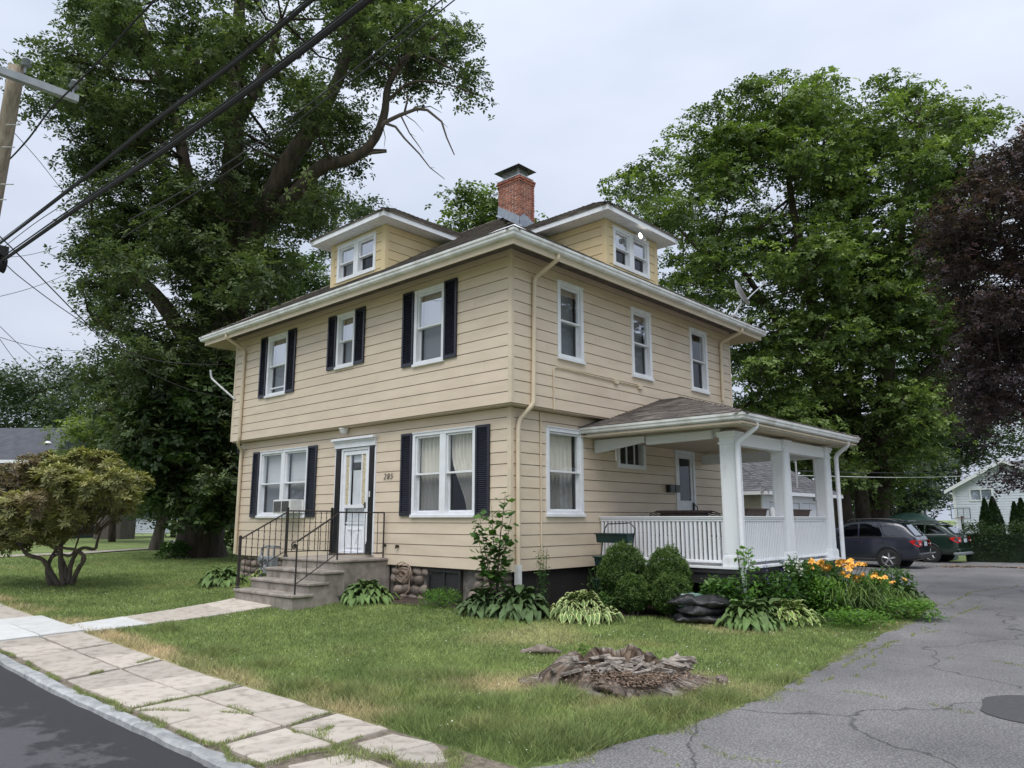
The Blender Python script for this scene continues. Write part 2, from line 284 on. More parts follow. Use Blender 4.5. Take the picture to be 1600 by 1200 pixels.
# ------------------------------------------------------------------ mesh helpers
WL = {}
def tag(o, label=None, cat=None, group=None, kind=None):
    if label: o['label'] = label
    if cat: o['category'] = cat
    if group: o['group'] = group
    if kind: o['kind'] = kind
    return o
def empty(name, loc, label=None, cat=None, group=None, rz=0):
    o = bpy.data.objects.new(name, None); COL.objects.link(o); o.location = loc; o.rotation_euler.z = rz
    o.empty_display_size = .2; WL[o] = Vector(loc); return tag(o, label, cat, group)
class MB:
    def __init__(s): s.v = []; s.f = []; s.m = []
    def add(s, vs, fs, mi=0):
        k = len(s.v); s.v += [tuple(v) for v in vs]; s.f += [tuple(i + k for i in f) for f in fs]; s.m += [mi] * len(fs); return s
    def box(s, a, b, mi=0, fn=None):
        x0, y0, z0 = a; x1, y1, z1 = b
        vs = [(x0, y0, z0), (x1, y0, z0), (x1, y1, z0), (x0, y1, z0), (x0, y0, z1), (x1, y0, z1), (x1, y1, z1), (x0, y1, z1)]
        if fn: vs = [fn(*v) for v in vs]
        return s.add(vs, [(0, 3, 2, 1), (4, 5, 6, 7), (0, 1, 5, 4), (1, 2, 6, 5), (2, 3, 7, 6), (3, 0, 4, 7)], mi)
    def poly(s, vs, mi=0): return s.add(vs, [tuple(range(len(vs)))], mi)
    def prism(s, pts, off, mi=0):
        n = len(pts); off = Vector(off); a = [Vector(p) for p in pts]; b = [p + off for p in a]
        return s.add(a + b, [tuple(range(n))[::-1], tuple(range(n, 2 * n))] + [(i, (i + 1) % n, (i + 1) % n + n, i + n) for i in range(n)], mi)
    def tube(s, pts, r, n=8, mi=0, cap=True, sx=1., wob=0.):
        pts = [Vector(p) for p in pts]; rs = r if hasattr(r, '__len__') else [r] * len(pts)
        up = Vector((0, 0, 1)); vs = []; prev = None
        for i, p in enumerate(pts):
            d = (pts[min(i + 1, len(pts) - 1)] - pts[max(i - 1, 0)]).normalized()
            if prev is None:
                a = d.cross(up if abs(d.z) < .95 else Vector((1, 0, 0))).normalized()
            else:
                a = (prev - d * prev.dot(d)).normalized()
            prev = a; b = d.cross(a)
            for k in range(n):
                t = 2 * math.pi * k / n; rr = rs[i] * (1 + (wob * noise.noise(Vector((math.cos(t) * 2, math.sin(t) * 2, i * .7 + p.x))) if wob else 0))
                vs.append(p + a * (math.cos(t) * rr * sx) + b * (math.sin(t) * rr))
        fs = [(i * n + k, i * n + (k + 1) % n, (i + 1) * n + (k + 1) % n, (i + 1) * n + k) for i in range(len(pts) - 1) for k in range(n)]
        if cap: fs += [tuple(range(n))[::-1], tuple((len(pts) - 1) * n + k for k in range(n))]
        return s.add(vs, fs, mi)
    def lathe(s, prof, c, axis='z', n=16, mi=0):
        c = Vector(c); vs = []
        for r, h in prof:
            for k in range(n):
                t = 2 * math.pi * k / n; a, b = r * math.cos(t), r * math.sin(t)
                vs.append(c + (Vector((a, b, h)) if axis == 'z' else Vector((a, h, b)) if axis == 'y' else Vector((h, a, b))))
        fs = [(i * n + k, i * n + (k + 1) % n, (i + 1) * n + (k + 1) % n, (i + 1) * n + k) for i in range(len(prof) - 1) for k in range(n)]
        return s.add(vs, fs, mi)
    def build(s, name, mats, parent=None, label=None, cat=None, group=None, kind=None, smooth=False, bevel=0, recalc=True, local=False):
        if not isinstance(mats, (list, tuple)): mats = [mats]
        me = bpy.data.meshes.new(name)
        off = WL.get(parent, Vector((0, 0, 0))) if parent and not local else Vector((0, 0, 0))
        me.from_pydata([(v[0] - off[0], v[1] - off[1], v[2] - off[2]) for v in s.v], [], s.f)
        for m in mats: me.materials.append(M[m] if isinstance(m, str) else m)
        me.polygons.foreach_set('material_index', s.m)
        if recalc:
            bm = bmesh.new(); bm.from_mesh(me); bmesh.ops.recalc_face_normals(bm, faces=bm.faces); bm.to_mesh(me); bm.free()
        if smooth:
            me.polygons.foreach_set('use_smooth', [True] * len(me.polygons))
            if smooth != 'full': me.set_sharp_from_angle(angle=math.radians(40))
        o = bpy.data.objects.new(name, me); COL.objects.link(o)
        if parent: o.parent = parent
        WL[o] = off
        if bevel:
            b = o.modifiers.new('bevel', 'BEVEL'); b.width = bevel; b.segments = 1; b.limit_method = 'ANGLE'
        return tag(o, label, cat, group, kind)
def inst(src, parent, mtx, name=None):
    o = bpy.data.objects.new(name or src.name.split('.')[0], src.data if hasattr(src, 'data') else src); COL.objects.link(o)
    if parent: o.parent = parent
    o.matrix_local = mtx; return o
def mesh_only(mb, name, mats, smooth=False):
    o = mb.build(name, mats, smooth=smooth); me = o.data; bpy.data.objects.remove(o); return me

def inpoly(P, poly):
    x, y = P[:, 0], P[:, 1]; r = np.zeros(len(P), bool); n = len(poly)
    for i in range(n):
        x0, y0 = poly[i][:2]; x1, y1 = poly[(i + 1) % n][:2]
        c = ((y0 > y) != (y1 > y)); xi = (x1 - x0) * (y - y0) / ((y1 - y0) or 1e-9) + x0; r ^= c & (x < xi)
    return r

# numpy quad / tri soup meshes
def soup(name, V, k, mats, parent=None, tint=None, midx=None, attr='tint', off=None, **kw):
    """V: (n*k,3) vertices, faces of k verts each"""
    n = len(V) // k
    if parent is not None:
        V = V - np.array(WL.get(parent, Vector((0, 0, 0))))
    me = bpy.data.meshes.new(name)
    me.vertices.add(n * k); me.vertices.foreach_set('co', V.astype(np.float32).ravel())
    me.loops.add(n * k); me.loops.foreach_set('vertex_index', np.arange(n * k, dtype=np.int32))
    me.polygons.add(n); me.polygons.foreach_set('loop_start', np.arange(0, n * k, k, dtype=np.int32))
    for m in ([mats] if isinstance(mats, str) else mats): me.materials.append(M[m])
    if midx is not None: me.polygons.foreach_set('material_index', midx.astype(np.int32))
    me.update(calc_edges=True)
    if tint is not None:
        a = me.attributes.new(attr, 'FLOAT', 'FACE'); a.data.foreach_set('value', tint.astype(np.float32))
    o = bpy.data.objects.new(name, me); COL.objects.link(o)
    if parent is not None: o.parent = parent
    WL[o] = WL.get(parent, Vector((0, 0, 0))) if parent is not None else Vector((0, 0, 0))
    return tag(o, **kw)
def leaf_quads(C, size, up=.6, aspect=.55, droop=0.):
    """rhombic leaves folded along nothing: one quad each, random direction biased to face up"""
    n = len(C); sz = size * rng.uniform(.6, 1.35, n)
    nrm = rng.normal(size=(n, 3)); nrm /= np.linalg.norm(nrm, axis=1)[:, None]; nrm[:, 2] = np.abs(nrm[:, 2]) * (1 + up) + up
    nrm /= np.linalg.norm(nrm, axis=1)[:, None]
    t = rng.normal(size=(n, 3)); t[:, 2] -= droop; t -= nrm * np.sum(t * nrm, 1)[:, None]; t /= np.linalg.norm(t, axis=1)[:, None]
    b = np.cross(nrm, t); s = sz[:, None]
    V = np.empty((n, 4, 3)); V[:, 0] = C - t * s * .5; V[:, 1] = C + b * s * aspect * .5 + t * s * .05; V[:, 2] = C + t * s * .5 - nrm * s * .12; V[:, 3] = C - b * s * aspect * .5 + t * s * .05
    return V.reshape(-1, 3)

# ------------------------------------------------------------------ ground and paving
def sheet(name, poly, off, m, step=.5, kind='structure', fn=None, thick=0, **kw):
    poly = [Vector((p[0], p[1], 0)) for p in poly]
    tris = tessellate_polygon([poly]); bm = bmesh.new(); vs = [bm.verts.new(p) for p in poly]
    for t in tris:
        try: bm.faces.new([vs[i] for i in t])
        except ValueError: pass
    xs = [p.x for p in poly]; ys = [p.y for p in poly]
    for lo, hi, ax in ((min(xs), max(xs), 0), (min(ys), max(ys), 1)):
        c = math.ceil(lo / step) * step + .0007
        while c < hi:
            co = Vector((c, 0, 0)) if ax == 0 else Vector((0, c, 0)); no = Vector((1, 0, 0)) if ax == 0 else Vector((0, 1, 0))
            bmesh.ops.bisect_plane(bm, geom=bm.verts[:] + bm.edges[:] + bm.faces[:], plane_co=co, plane_no=no, dist=1e-5); c += step
    for v in bm.verts: v.co.z = (fn or g)(v.co.x, v.co.y) + off
    bmesh.ops.recalc_face_normals(bm, faces=bm.faces)
    if sum(f.normal.z for f in bm.faces) < 0: bmesh.ops.reverse_faces(bm, faces=bm.faces)
    me = bpy.data.meshes.new(name); bm.to_mesh(me); bm.free(); me.materials.append(M[m])
    o = bpy.data.objects.new(name, me); COL.objects.link(o); return tag(o, kind=kind, **kw)

def axis(lo, hi, step, far):
    a = list(np.arange(lo, hi + 1e-6, step)); d = step
    while a[-1] < far: d *= 1.5; a.append(a[-1] + d)
    d = step
    while a[0] > -far: d *= 1.5; a.insert(0, a[0] - d)
    return np.array(a)
xs = axis(-40, 16, .5, 500); ys = axis(-14, 30, .5, 500)
ys = np.sort(np.concatenate([ys, [-6.56, -6.60]]))
X, Y = np.meshgrid(xs, ys, indexing='ij'); Z = gnp(X, Y) - .03
Z = np.where(Y < -6.57, Z - .06, Z)
me = bpy.data.meshes.new('ground'); nx, ny = X.shape
idx = np.arange(nx * ny).reshape(nx, ny)
F4 = np.stack([idx[:-1, :-1], idx[1:, :-1], idx[1:, 1:], idx[:-1, 1:]], -1).reshape(-1, 4)
me.from_pydata(np.stack([X, Y, Z], -1).reshape(-1, 3).tolist(), [], F4.tolist()); me.materials.append(M['turf'])
ground = bpy.data.objects.new('ground', me); COL.objects.link(ground); tag(ground, kind='structure')

DRIVE = [(4.95, -16), (4.95, -5.3), (5.11, -5.0), (5.11, -4.39), (5.24, -3.68), (5.23, -2.91), (5.29, -2.13), (5.18, -1.26), (5.1, -.16), (4.91, 1.49), (4.75, 3.41), (4.51, 6.05),
         (4.14, 8.3), (3.3, 10.2), (1.2, 11.0), (-.6, 11.6), (-.9, 19), (-7, 19.5), (-8, 27), (.6, 26.8), (3, 27.6), (9, 28.5), (22, 29), (22, -16)]
road = sheet('road', [(-60, -14.5), (-60, -6.61), (4.96, -6.61), (4.96, -14.5)], -.035, 'road', 1.)
drive = sheet('driveway', DRIVE, .006, 'asphalt_drive', .5)
c0 = (7.3, -1.0)
sheet('driveway_patch', [(c0[0] + .50 * math.cos(t) * (1 + .09 * math.sin(3 * t + 1) + .03 * math.sin(7 * t)), c0[1] + .62 * math.sin(t)) for t in np.linspace(0, 2 * math.pi, 26)[:-1]], .012, 'asphalt_patch', .4)
sheet('sidewalk_bed', [(-16, -6.5), (-16, -5.22), (4.9, -5.22), (4.9, -6.5)], -.014, 'grit', .5)
sheet('side_path', [(-34, 9), (-24.6, 4.9), (-21.9, .6), (-20.4, -6.5), (-21.5, -6.5), (-22.9, .4), (-25.4, 5.7), (-34, 10)], .006, 'slab', 1.)
BED = [(-3.35, .25), (-3.4, -.75), (-1.6, -.3), (0, .15), (1.4, .7), (1.3, 1.5), (1.7, 2.1), (2.9, 2.5), (3.7, 3.6), (4.3, 5), (4.2, 7.5), (3.4, 9.5), (1, 10.5), (-.3, 8), (-.3, .25)]
sheet('garden_soil', BED, .004, 'mulch', .5)

# sidewalk slabs
walk = empty('sidewalk', (0, -5.8, .1)); walk['kind'] = 'structure'
tj = [(-16, -15.95), (-13.1, -13.1), (-10.3, -10.35), (-7.6, -7.65), (-5.53, -5.6), (-3.44, -3.6), (-2.06, -2.35), (-.45, -.8), (1.31, 1.14), (2.92, 2.76), (3.6, 3.56), (4.75, 4.7)]
def slab(poly, top, m, name='slab', parent=walk, jitter=.012, tilt=.004, th=.06):
    tx, ty = random.uniform(-tilt, tilt), random.uniform(-tilt, tilt); P = []
    n = len(poly)
    for i in range(n):
        a = Vector((*poly[i], 0)); b = Vector((*poly[(i + 1) % n], 0)); k = max(1, int((b - a).length / .16))
        for j in range(k):
            q = a.lerp(b, j / k); P.append((q.x + random.uniform(-jitter, jitter), q.y + random.uniform(-jitter, jitter)))
    cx = sum(p[0] for p in P) / len(P); cy = sum(p[1] for p in P) / len(P)
    f = lambda p: g(p[0], p[1]) + top + (p[0] - cx) * tx + (p[1] - cy) * ty
    b = MB(); n = len(P); ins = [(cx + (p[0] - cx) * (1 - .012 / max(.2, math.hypot(p[0] - cx, p[1] - cy))), cy + (p[1] - cy) * (1 - .012 / max(.2, math.hypot(p[0] - cx, p[1] - cy)))) for p in P]
    vs = [(p[0], p[1], f(p)) for p in ins] + [(p[0], p[1], f(p) - .008) for p in P] + [(p[0], p[1], f(p) - th) for p in P]
    b.add(vs, [tuple(range(n))] + [(i, i + n, (i + 1) % n + n, (i + 1) % n) for i in range(n)] + [(i + n, i + 2 * n, (i + 1) % n + 2 * n, (i + 1) % n + n) for i in range(n)])
    return b.build(name, m, parent)
def cut(poly, p, d):
    """split convex polygon by line"""
    A, B = [], []; nrm = (-d[1], d[0]); n = len(poly)
    sgn = [(q[0] - p[0]) * nrm[0] + (q[1] - p[1]) * nrm[1] for q in poly]
    for i in range(n):
        a, b = poly[i], poly[(i + 1) % n]
        (A if sgn[i] >= 0 else B).append(a)
        if sgn[i] * sgn[(i + 1) % n] < 0:
            t = sgn[i] / (sgn[i] - sgn[(i + 1) % n]); q = (a[0] + (b[0] - a[0]) * t, a[1] + (b[1] - a[1]) * t); A.append(q); B.append(q)
    return A, B
def shrink(poly, s):
    cx = sum(p[0] for p in poly) / len(poly); cy = sum(p[1] for p in poly) / len(poly)
    return [(cx + (p[0] - cx) * (1 - s / max(.15, math.hypot(p[0] - cx, p[1] - cy))), cy + (p[1] - cy) * (1 - s / max(.15, math.hypot(p[0] - cx, p[1] - cy)))) for p in poly]
for i in range(len(tj) - 1):
    (o0, i0), (o1, i1) = tj[i], tj[i + 1]
    gap = .012 if o0 < -2.2 else .035
    new = abs(o0 + 5.53) < .01
    for row in (0, 1):
        f = lambda t0, t1, s: t0 + (t1 - t0) * s
        if row == 0: q = [(f(o0, i0, 0) + gap, -6.40), (f(o1, i1, 0) - gap, -6.40), (f(o1, i1, .5) - gap, -5.80), (f(o0, i0, .5) + gap, -5.80)]
        else: q = [(f(o0, i0, .5) + gap, -5.775), (f(o1, i1, .5) - gap, -5.775), (f(o1, i1, 1) - gap, -5.20 if new else -5.25), (f(o0, i0, 1) + gap, -5.20 if new else -5.25)]
        if i == len(tj) - 2 and row == 0: q = [(3.72, -6.30), (4.3, -6.38), (4.72, -6.1), (4.35, -5.86), (3.8, -5.84)]
        if i == len(tj) - 2 and row == 1: q = [(3.66, -5.68), (3.9, -5.74), (4.3, -5.68), (4.5, -5.52), (4.3, -5.36), (4.1, -5.27), (3.66, -5.34)]
        pcs = [q]
        if o0 > .9 and not new and i < len(tj) - 2:
            for _ in range(2 if row == 0 else 3):
                pcs.sort(key=lambda P: -(max(p[0] for p in P) - min(p[0] for p in P)) * (max(p[1] for p in P) - min(p[1] for p in P)))
                P = pcs.pop(0); c = (sum(p[0] for p in P) / len(P) + random.uniform(-.15, .15), sum(p[1] for p in P) / len(P)); an = random.uniform(0, math.pi)
                A, B = cut(P, c, (math.cos(an), math.sin(an)))
                pcs += [s for s in (A, B) if len(s) > 2]
        elif o0 > -3.7 and not new:
            for fr_ in ((.42,) if row == 0 else (.36, .7)):
                P = pcs.pop(); xm = o0 + (o1 - o0) * fr_; A, B = cut(P, (xm, -5.8), (.1, 1)); pcs += [s for s in (A, B) if len(s) > 2]
                pcs.sort(key=lambda P: (max(p[0] for p in P) - min(p[0] for p in P)))
        for P in pcs:
            small = len(pcs) > 1
            slab(shrink(P, random.uniform(.004, .014) if small else 0), .004 + random.uniform(0, .012) + (.02 if new else 0), 'slab_new' if new else 'slab', jitter=.002 if new else .005)
# front walk
path = empty('front_walk', (-4.6, -3.5, .2)); path['kind'] = 'structure'
lx = lambda y: -4.42 + (y + 5.13) * (-5.45 + 4.42) / 3.1
rx = lambda y: -3.56 + (y + 5.13) * (-4.0 + 3.56) / 3.1
yb = [-5.17, -4.25, -3.3, -2.7, -1.6]
for i in range(4):
    slab([(lx(yb[i]) + .01, yb[i] + .01), (rx(yb[i]) - .01, yb[i] + .01), (rx(yb[i + 1]) - .01, yb[i + 1] - .01), (lx(yb[i + 1]) + .01, yb[i + 1] - .01)], .012, 'slab_new' if i == 0 else 'slab', 'paving_slab', path, jitter=.004)
# granite kerb
kerb = empty('kerb', (0, -6.53, .05)); kerb['kind'] = 'structure'
kx = -30.
while kx < 4.3:
    ln = random.uniform(1.1, 1.9); x1 = min(kx + ln, 4.35); b = MB(); nseg = 6; jit = [[random.uniform(-.008, .008) for _ in range(4)] for _ in range(nseg + 1)]
    rows = []
    for k in range(nseg + 1):
        x = kx + .006 + (x1 - kx - .012) * k / nseg; z = g(x, -6.5); j = jit[k]
        rows.append([(x, -6.635 + j[0], z - .16), (x, -6.625 + j[0], z + .002 + j[1]), (x, -6.60 + j[0], z + .016 + j[1]), (x, -6.50 + j[2], z + .012 + j[3]), (x, -6.495 + j[2], z - .16)])
    vs = [p for r in rows for p in r]; fs = [(k * 5 + i, k * 5 + i + 1, (k + 1) * 5 + i + 1, (k + 1) * 5 + i) for k in range(nseg) for i in range(4)] + [(0, 1, 2, 3, 4), tuple(nseg * 5 + i for i in range(5))]
    b.add(vs, fs).build('kerb_stone', 'granite', kerb); kx = x1

# ------------------------------------------------------------------ the house
LH, WH, OV, ZG, SI, Z1, Z2, CC = 9.84, 8.167, .734, 6.48, .214, .874, 3.720, .2032
SOF = 6.60; MS = .62
house = empty('house', (-4.9, 4.1, .2), 'cream two storey house with black shutters, red brick chimney and white side porch', 'house')
def frame_front(y0): return lambda u, d, z: Vector((u, y0 - d, z))
def frame_side(x0): return lambda u, d, z: Vector((x0 + d, u, z))
def frame_back(y0): return lambda u, d, z: Vector((u, y0 + d, z))
def frame_left(x0): return lambda u, d, z: Vector((x0 - d, u, z))
fF2, fS2, fF1, fS1 = frame_front(0), frame_side(0), frame_front(SI), frame_side(-SI)
def siding(wallobj, fr, u0, u1, z0, z1, openings, m='siding', top=None, c=CC, ulim=None):
    """one object per course of aluminium siding, cut round the openings"""
    z = z0
    while z < z1 - .02:
        zt = min(z + c, z1); segs = [(u0, u1, z, zt)]
        if ulim: a, b_ = ulim((z + zt) / 2); segs = [(max(u0, a), min(u1, b_), z, zt)]
        for (a, b, c0, c1) in openings:
            ns = []
            for (p, q, r, s) in segs:
                if b <= p or a >= q or c1 <= r or c0 >= s: ns.append((p, q, r, s)); continue
                if p < a: ns.append((p, a, r, s))
                if q > b: ns.append((b, q, r, s))
                pp, qq = max(p, a), min(q, b)
                if r < c0: ns.append((pp, qq, r, c0))
                if s > c1: ns.append((pp, qq, c1, s))
            segs = ns
        if q_split := (u1 - u0 > 4):
            cuts = [u0 + random.uniform(.4, 3.4) + k * 3.6 for k in range(int((u1 - u0) / 3.6) + 1)]; ns = []
            for (p, q, r, s_) in segs:
                cc = [v for v in cuts if p + .25 < v < q - .25]; e = [p] + cc + [q]
                for i in range(len(e) - 1): ns.append((e[i] + (.0015 if i else 0), e[i + 1] - (.0015 if i < len(e) - 2 else 0), r, s_))
            segs = ns
        for (p, q, r, s) in segs:
            if q - p < .01 or s - r < .004: continue
            mb = MB()
            s = s - (.011 if s > zt - .001 else 0); db = .026 - (r - z) / c * .008; dt = .026 - (s - z) / c * .008; w = [random.uniform(-.0004, .0004) for _ in range(2)]
            vs = [fr(p, db + w[0], r), fr(q, db + w[1], r), fr(q, dt, s), fr(p, dt, s), fr(p, 0, r), fr(q, 0, r), fr(q, 0, s), fr(p, 0, s)]
            mb.add(vs, [(0, 1, 2, 3), (0, 4, 5, 1), (0, 3, 7, 4), (1, 5, 6, 2), (3, 2, 6, 7)]); mb.build('siding_board', m, wallobj)
        z = zt
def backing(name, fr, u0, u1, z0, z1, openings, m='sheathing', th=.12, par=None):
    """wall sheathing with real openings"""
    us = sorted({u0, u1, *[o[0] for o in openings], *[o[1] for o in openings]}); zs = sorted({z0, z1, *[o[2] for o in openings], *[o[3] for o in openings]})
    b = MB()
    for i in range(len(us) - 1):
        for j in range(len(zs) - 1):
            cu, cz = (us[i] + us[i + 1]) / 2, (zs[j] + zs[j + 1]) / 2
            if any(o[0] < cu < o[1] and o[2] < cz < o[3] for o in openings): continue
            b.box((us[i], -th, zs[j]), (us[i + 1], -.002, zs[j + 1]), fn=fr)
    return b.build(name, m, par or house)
# openings: (u0,u1,z0,z1)
oF2 = [(-8.20, -7.28, 4.69, 6.21), (-5.24, -4.56, 5.00, 6.22), (-2.58, -1.70, 4.69, 6.21)]
oS2 = [(1.245, 2.035, 4.69, 6.20), (3.70, 4.475, 4.69, 6.19), (6.15, 6.965, 4.70, 6.21)]
oF1 = [(-8.66, -6.50, 1.80, 3.40), (-2.80, -1.04, 1.80, 3.415), (-5.40, -3.97, 1.04, 3.45)]
oS1 = [(1.135, 2.235, 1.81, 3.43), (3.39, 4.44, 2.78, 3.42), (5.645, 6.51, 1.04, 3.30)]
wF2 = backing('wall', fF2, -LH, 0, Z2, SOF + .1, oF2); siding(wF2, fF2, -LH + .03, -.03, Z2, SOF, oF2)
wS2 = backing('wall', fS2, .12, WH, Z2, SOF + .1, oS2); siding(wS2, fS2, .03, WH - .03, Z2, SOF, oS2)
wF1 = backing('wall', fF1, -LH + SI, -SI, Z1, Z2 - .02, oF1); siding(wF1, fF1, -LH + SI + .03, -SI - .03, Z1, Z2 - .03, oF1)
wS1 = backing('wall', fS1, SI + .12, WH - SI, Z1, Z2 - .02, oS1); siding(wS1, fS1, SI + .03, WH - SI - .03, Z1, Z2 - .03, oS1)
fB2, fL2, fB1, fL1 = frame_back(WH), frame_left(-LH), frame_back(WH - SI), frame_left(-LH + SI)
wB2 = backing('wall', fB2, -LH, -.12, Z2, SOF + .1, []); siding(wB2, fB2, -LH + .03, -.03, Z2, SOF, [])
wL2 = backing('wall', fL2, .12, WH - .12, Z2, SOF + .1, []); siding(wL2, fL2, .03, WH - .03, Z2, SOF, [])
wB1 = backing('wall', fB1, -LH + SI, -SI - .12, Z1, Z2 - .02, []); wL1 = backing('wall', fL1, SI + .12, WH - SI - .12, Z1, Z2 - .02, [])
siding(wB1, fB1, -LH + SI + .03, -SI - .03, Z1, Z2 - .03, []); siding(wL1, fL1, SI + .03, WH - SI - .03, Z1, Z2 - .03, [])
# corner posts, overhang soffit, bottom trim
def corner(x, y, sx, sy, z0, z1, m='beige_trim', par=None, w=.055, nm='corner_trim'):
    b = MB(); b.box((x - (w if sx > 0 else -.03), y - (w if sy > 0 else -.03), z0), (x + (.03 if sx > 0 else w), y + (.03 if sy > 0 else w), z1)) if False else None
    x0, x1 = (x - w, x + .03) if sx > 0 else (x - .03, x + w)
    y0, y1 = (y - w, y + .03) if sy > 0 else (y - .03, y + w)
    b.box((x0, y0, z0), (x1, y1, z1)); return b.build(nm, m, par or house, bevel=.006)
for x, sx in ((0, 1), (-LH, -1)):
    for y, sy in ((0, -1), (WH, 1)):
        corner(x, y, sx, sy, Z2 - .004, SOF - .002)
        corner(x - sx * SI, y - sy * SI, sx, sy, Z1 - .004, Z2 - .032)
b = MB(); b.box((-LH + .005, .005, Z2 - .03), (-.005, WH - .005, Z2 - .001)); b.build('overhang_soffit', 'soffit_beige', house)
# interior floor/ceiling so that no light leaks
b = MB(); b.box((-LH + .2, .2, Z2 + .01), (-.2, WH - .2, Z2 + .1)); b.box((-LH + .1, .1, SOF + .02), (-.1, WH - .1, SOF + .1)); b.box((-LH + SI + .1, SI + .1, Z1 + .0), (-SI - .1, WH - SI - .1, Z1 + .1)); b.build('floor', 'dark', house)

def ring(b, fr, u0, u1, z0, z1, w, d0, d1, mi=0, wb=None):
    wb = wb if wb is not None else w
    b.box((u0, d0, z0), (u0 + w, d1, z1), mi, fr); b.box((u1 - w, d0, z0), (u1, d1, z1), mi, fr)
    b.box((u0 + w, d0, z0), (u1 - w, d1, z0 + wb), mi, fr); b.box((u0 + w, d0, z1 - w), (u1 - w, d1, z1), mi, fr)
def pane(fr, u0, u1, z0, z1, d, m, par, name='pane'):
    b = MB(); b.poly([fr(u0, d, z0), fr(u1, d, z0), fr(u1, d, z1), fr(u0, d, z1)]); return b.build(name, m, par, recalc=False)
def drape(fr, u0, u1, z0, z1, d, par, amp=.025, folds=9, sweep=0., m='curtain', name='curtain'):
    b = MB(); nu, nz_ = folds * 6, 10; vs = []
    for j in range(nz_ + 1):
        t = j / nz_; z = z1 + (z0 - z1) * t; sw = sweep * sst((t - .25) / .75) if sweep else 0
        for i in range(nu + 1):
            s = i / nu; u = u0 + (u1 - u0) * s
            if sweep: u = u1 - (u1 - u) * (1 - abs(sw)) if sweep > 0 else u0 + (u - u0) * (1 - abs(sw))
            vs.append(fr(u, d + amp * math.sin(s * folds * 6.28 + .6 * math.sin(t * 3 + s * 9)) , z))
    b.add(vs, [(j * (nu + 1) + i, j * (nu + 1) + i + 1, (j + 1) * (nu + 1) + i + 1, (j + 1) * (nu + 1) + i) for j in range(nz_) for i in range(nu)])
    return b.build(name, m, par, smooth='full', recalc=False)
def window(fr, u0, u1, z0, z1, cols=1, cas=.075, split=.5, curtains=None, shade=.12, mull=.14, sill=True, ups='glass', extra=None, par=None, screenbar=None, name='window'):
    """casing > sash, pane, curtain"""
    w = MB(); ring(w, fr, u0, u1, z0, z1, cas, -.11, .045, wb=cas * 1.1)
    if sill: w.box((u0 - .012, -.02, z0 - .02), (u1 + .012, .075, z0 + .035), 0, fr)
    w.box((u0 - .006, .0, z1 - .018), (u1 + .006, .062, z1 + .006), 0, fr)
    iw = (u1 - u0 - 2 * cas - (cols - 1) * mull) / cols
    for c in range(cols - 1):
        a = u0 + cas + iw * (c + 1) + mull * c; w.box((a, -.1, z0 + cas), (a + mull, .043, z1 - cas), 0, fr)
    W = w.build(name, 'white', par or house, bevel=.004)
    rm = MB(); rm.box((u0 + cas, -.9, z0 + cas), (u1 - cas, -.12, z1 - cas), 0, fr); rm.f = [f for k, f in enumerate(rm.f)]; del rm.f[4 if False else 0:0]
    # open the room towards the glass: drop the face at d=-.12
    keep = [k for k, f in enumerate(rm.f) if not all(i % 8 in (2, 3, 6, 7) for i in f)]; rm.f = [rm.f[k] for k in keep]; rm.m = [rm.m[k] for k in keep]
    rm.build('room', 'dark', W, recalc=False)
    for c in range(cols):
        a = u0 + cas + c * (iw + mull); e = a + iw; zm = z0 + cas + (z1 - z0 - 2 * cas) * split
        up = MB(); ring(up, fr, a + .004, e - .004, zm - .02, z1 - cas - .003, .034, -.045, .012); up.build('sash', 'white', W, bevel=.003)
        lo = MB(); ring(lo, fr, a + .004, e - .004, z0 + cas + .003, zm + .012, .034, -.085, -.05); lo.build('sash', 'white', W, bevel=.003)
        sc = MB(); ring(sc, fr, a + .012, e - .012, z0 + cas + .01, zm - .01, .012, -.046, -.032); sc.build('screen_frame', 'white', W)
        pane(fr, a + .03, e - .03, zm + .01, z1 - cas - .03, -.02, ups, W)
        pane(fr, a + .03, e - .03, z0 + cas + .03, zm - .018, -.066, 'glass_low', W)
        if screenbar:
            sb = MB(); sb.box((a + .01, -.04, z0 + cas + (z1 - z0) * screenbar), (e - .01, -.022, z0 + cas + (z1 - z0) * screenbar + .03), 0, fr); sb.build('screen_rail', 'white', W)
        if curtains and curtains[c]:
            k = curtains[c]
            drape(fr, a - .02, e + .02, z0 + cas, z1 - cas, -.16, W, folds=k.get('f', 6), sweep=k.get('s', 0), amp=k.get('a', .02), m=k.get('m', 'curtain'), name=k.get('n', 'curtain'))
    return W
def shutter(fr, u0, u1, z0, z1):
    b = MB(); ring(b, fr, u0, u1, z0, z1, .045, .026, .062, wb=.07); b.box((u0 + .045, .022, z0 + .07), (u1 - .045, .03, z1 - .045), 0, fr)
    z = z0 + .085
    while z < z1 - .07:
        b.add([fr(u0 + .045, .056, z), fr(u1 - .045, .056, z), fr(u1 - .045, .034, z + .028), fr(u0 + .045, .034, z + .028), fr(u1 - .045, .034, z - .004), fr(u0 + .045, .034, z - .004)],
              [(0, 1, 2, 3), (0, 5, 4, 1)]); z += .036
    return b.build('shutter', 'black', house, recalc=False)
sh = dict(n='curtain', f=5, a=.012)
window(fF2, *oF2[0], curtains=[dict(f=2, a=.004, m='blind', n='roller_blind')], screenbar=.08)
window(fF2, *oF2[1], curtains=[dict(f=2, a=.004, m='blind', n='roller_blind')])
window(fF2, *oF2[2], curtains=[dict(f=2, a=.004, m='blind', n='roller_blind')])
for a, b_ in ((-8.53, -8.215), (-7.265, -6.91)): shutter(fF2, a, b_, 4.70, 6.235)
for a, b_ in ((-5.57, -5.25), (-4.55, -4.205)): shutter(fF2, a, b_, 5.005, 6.235)
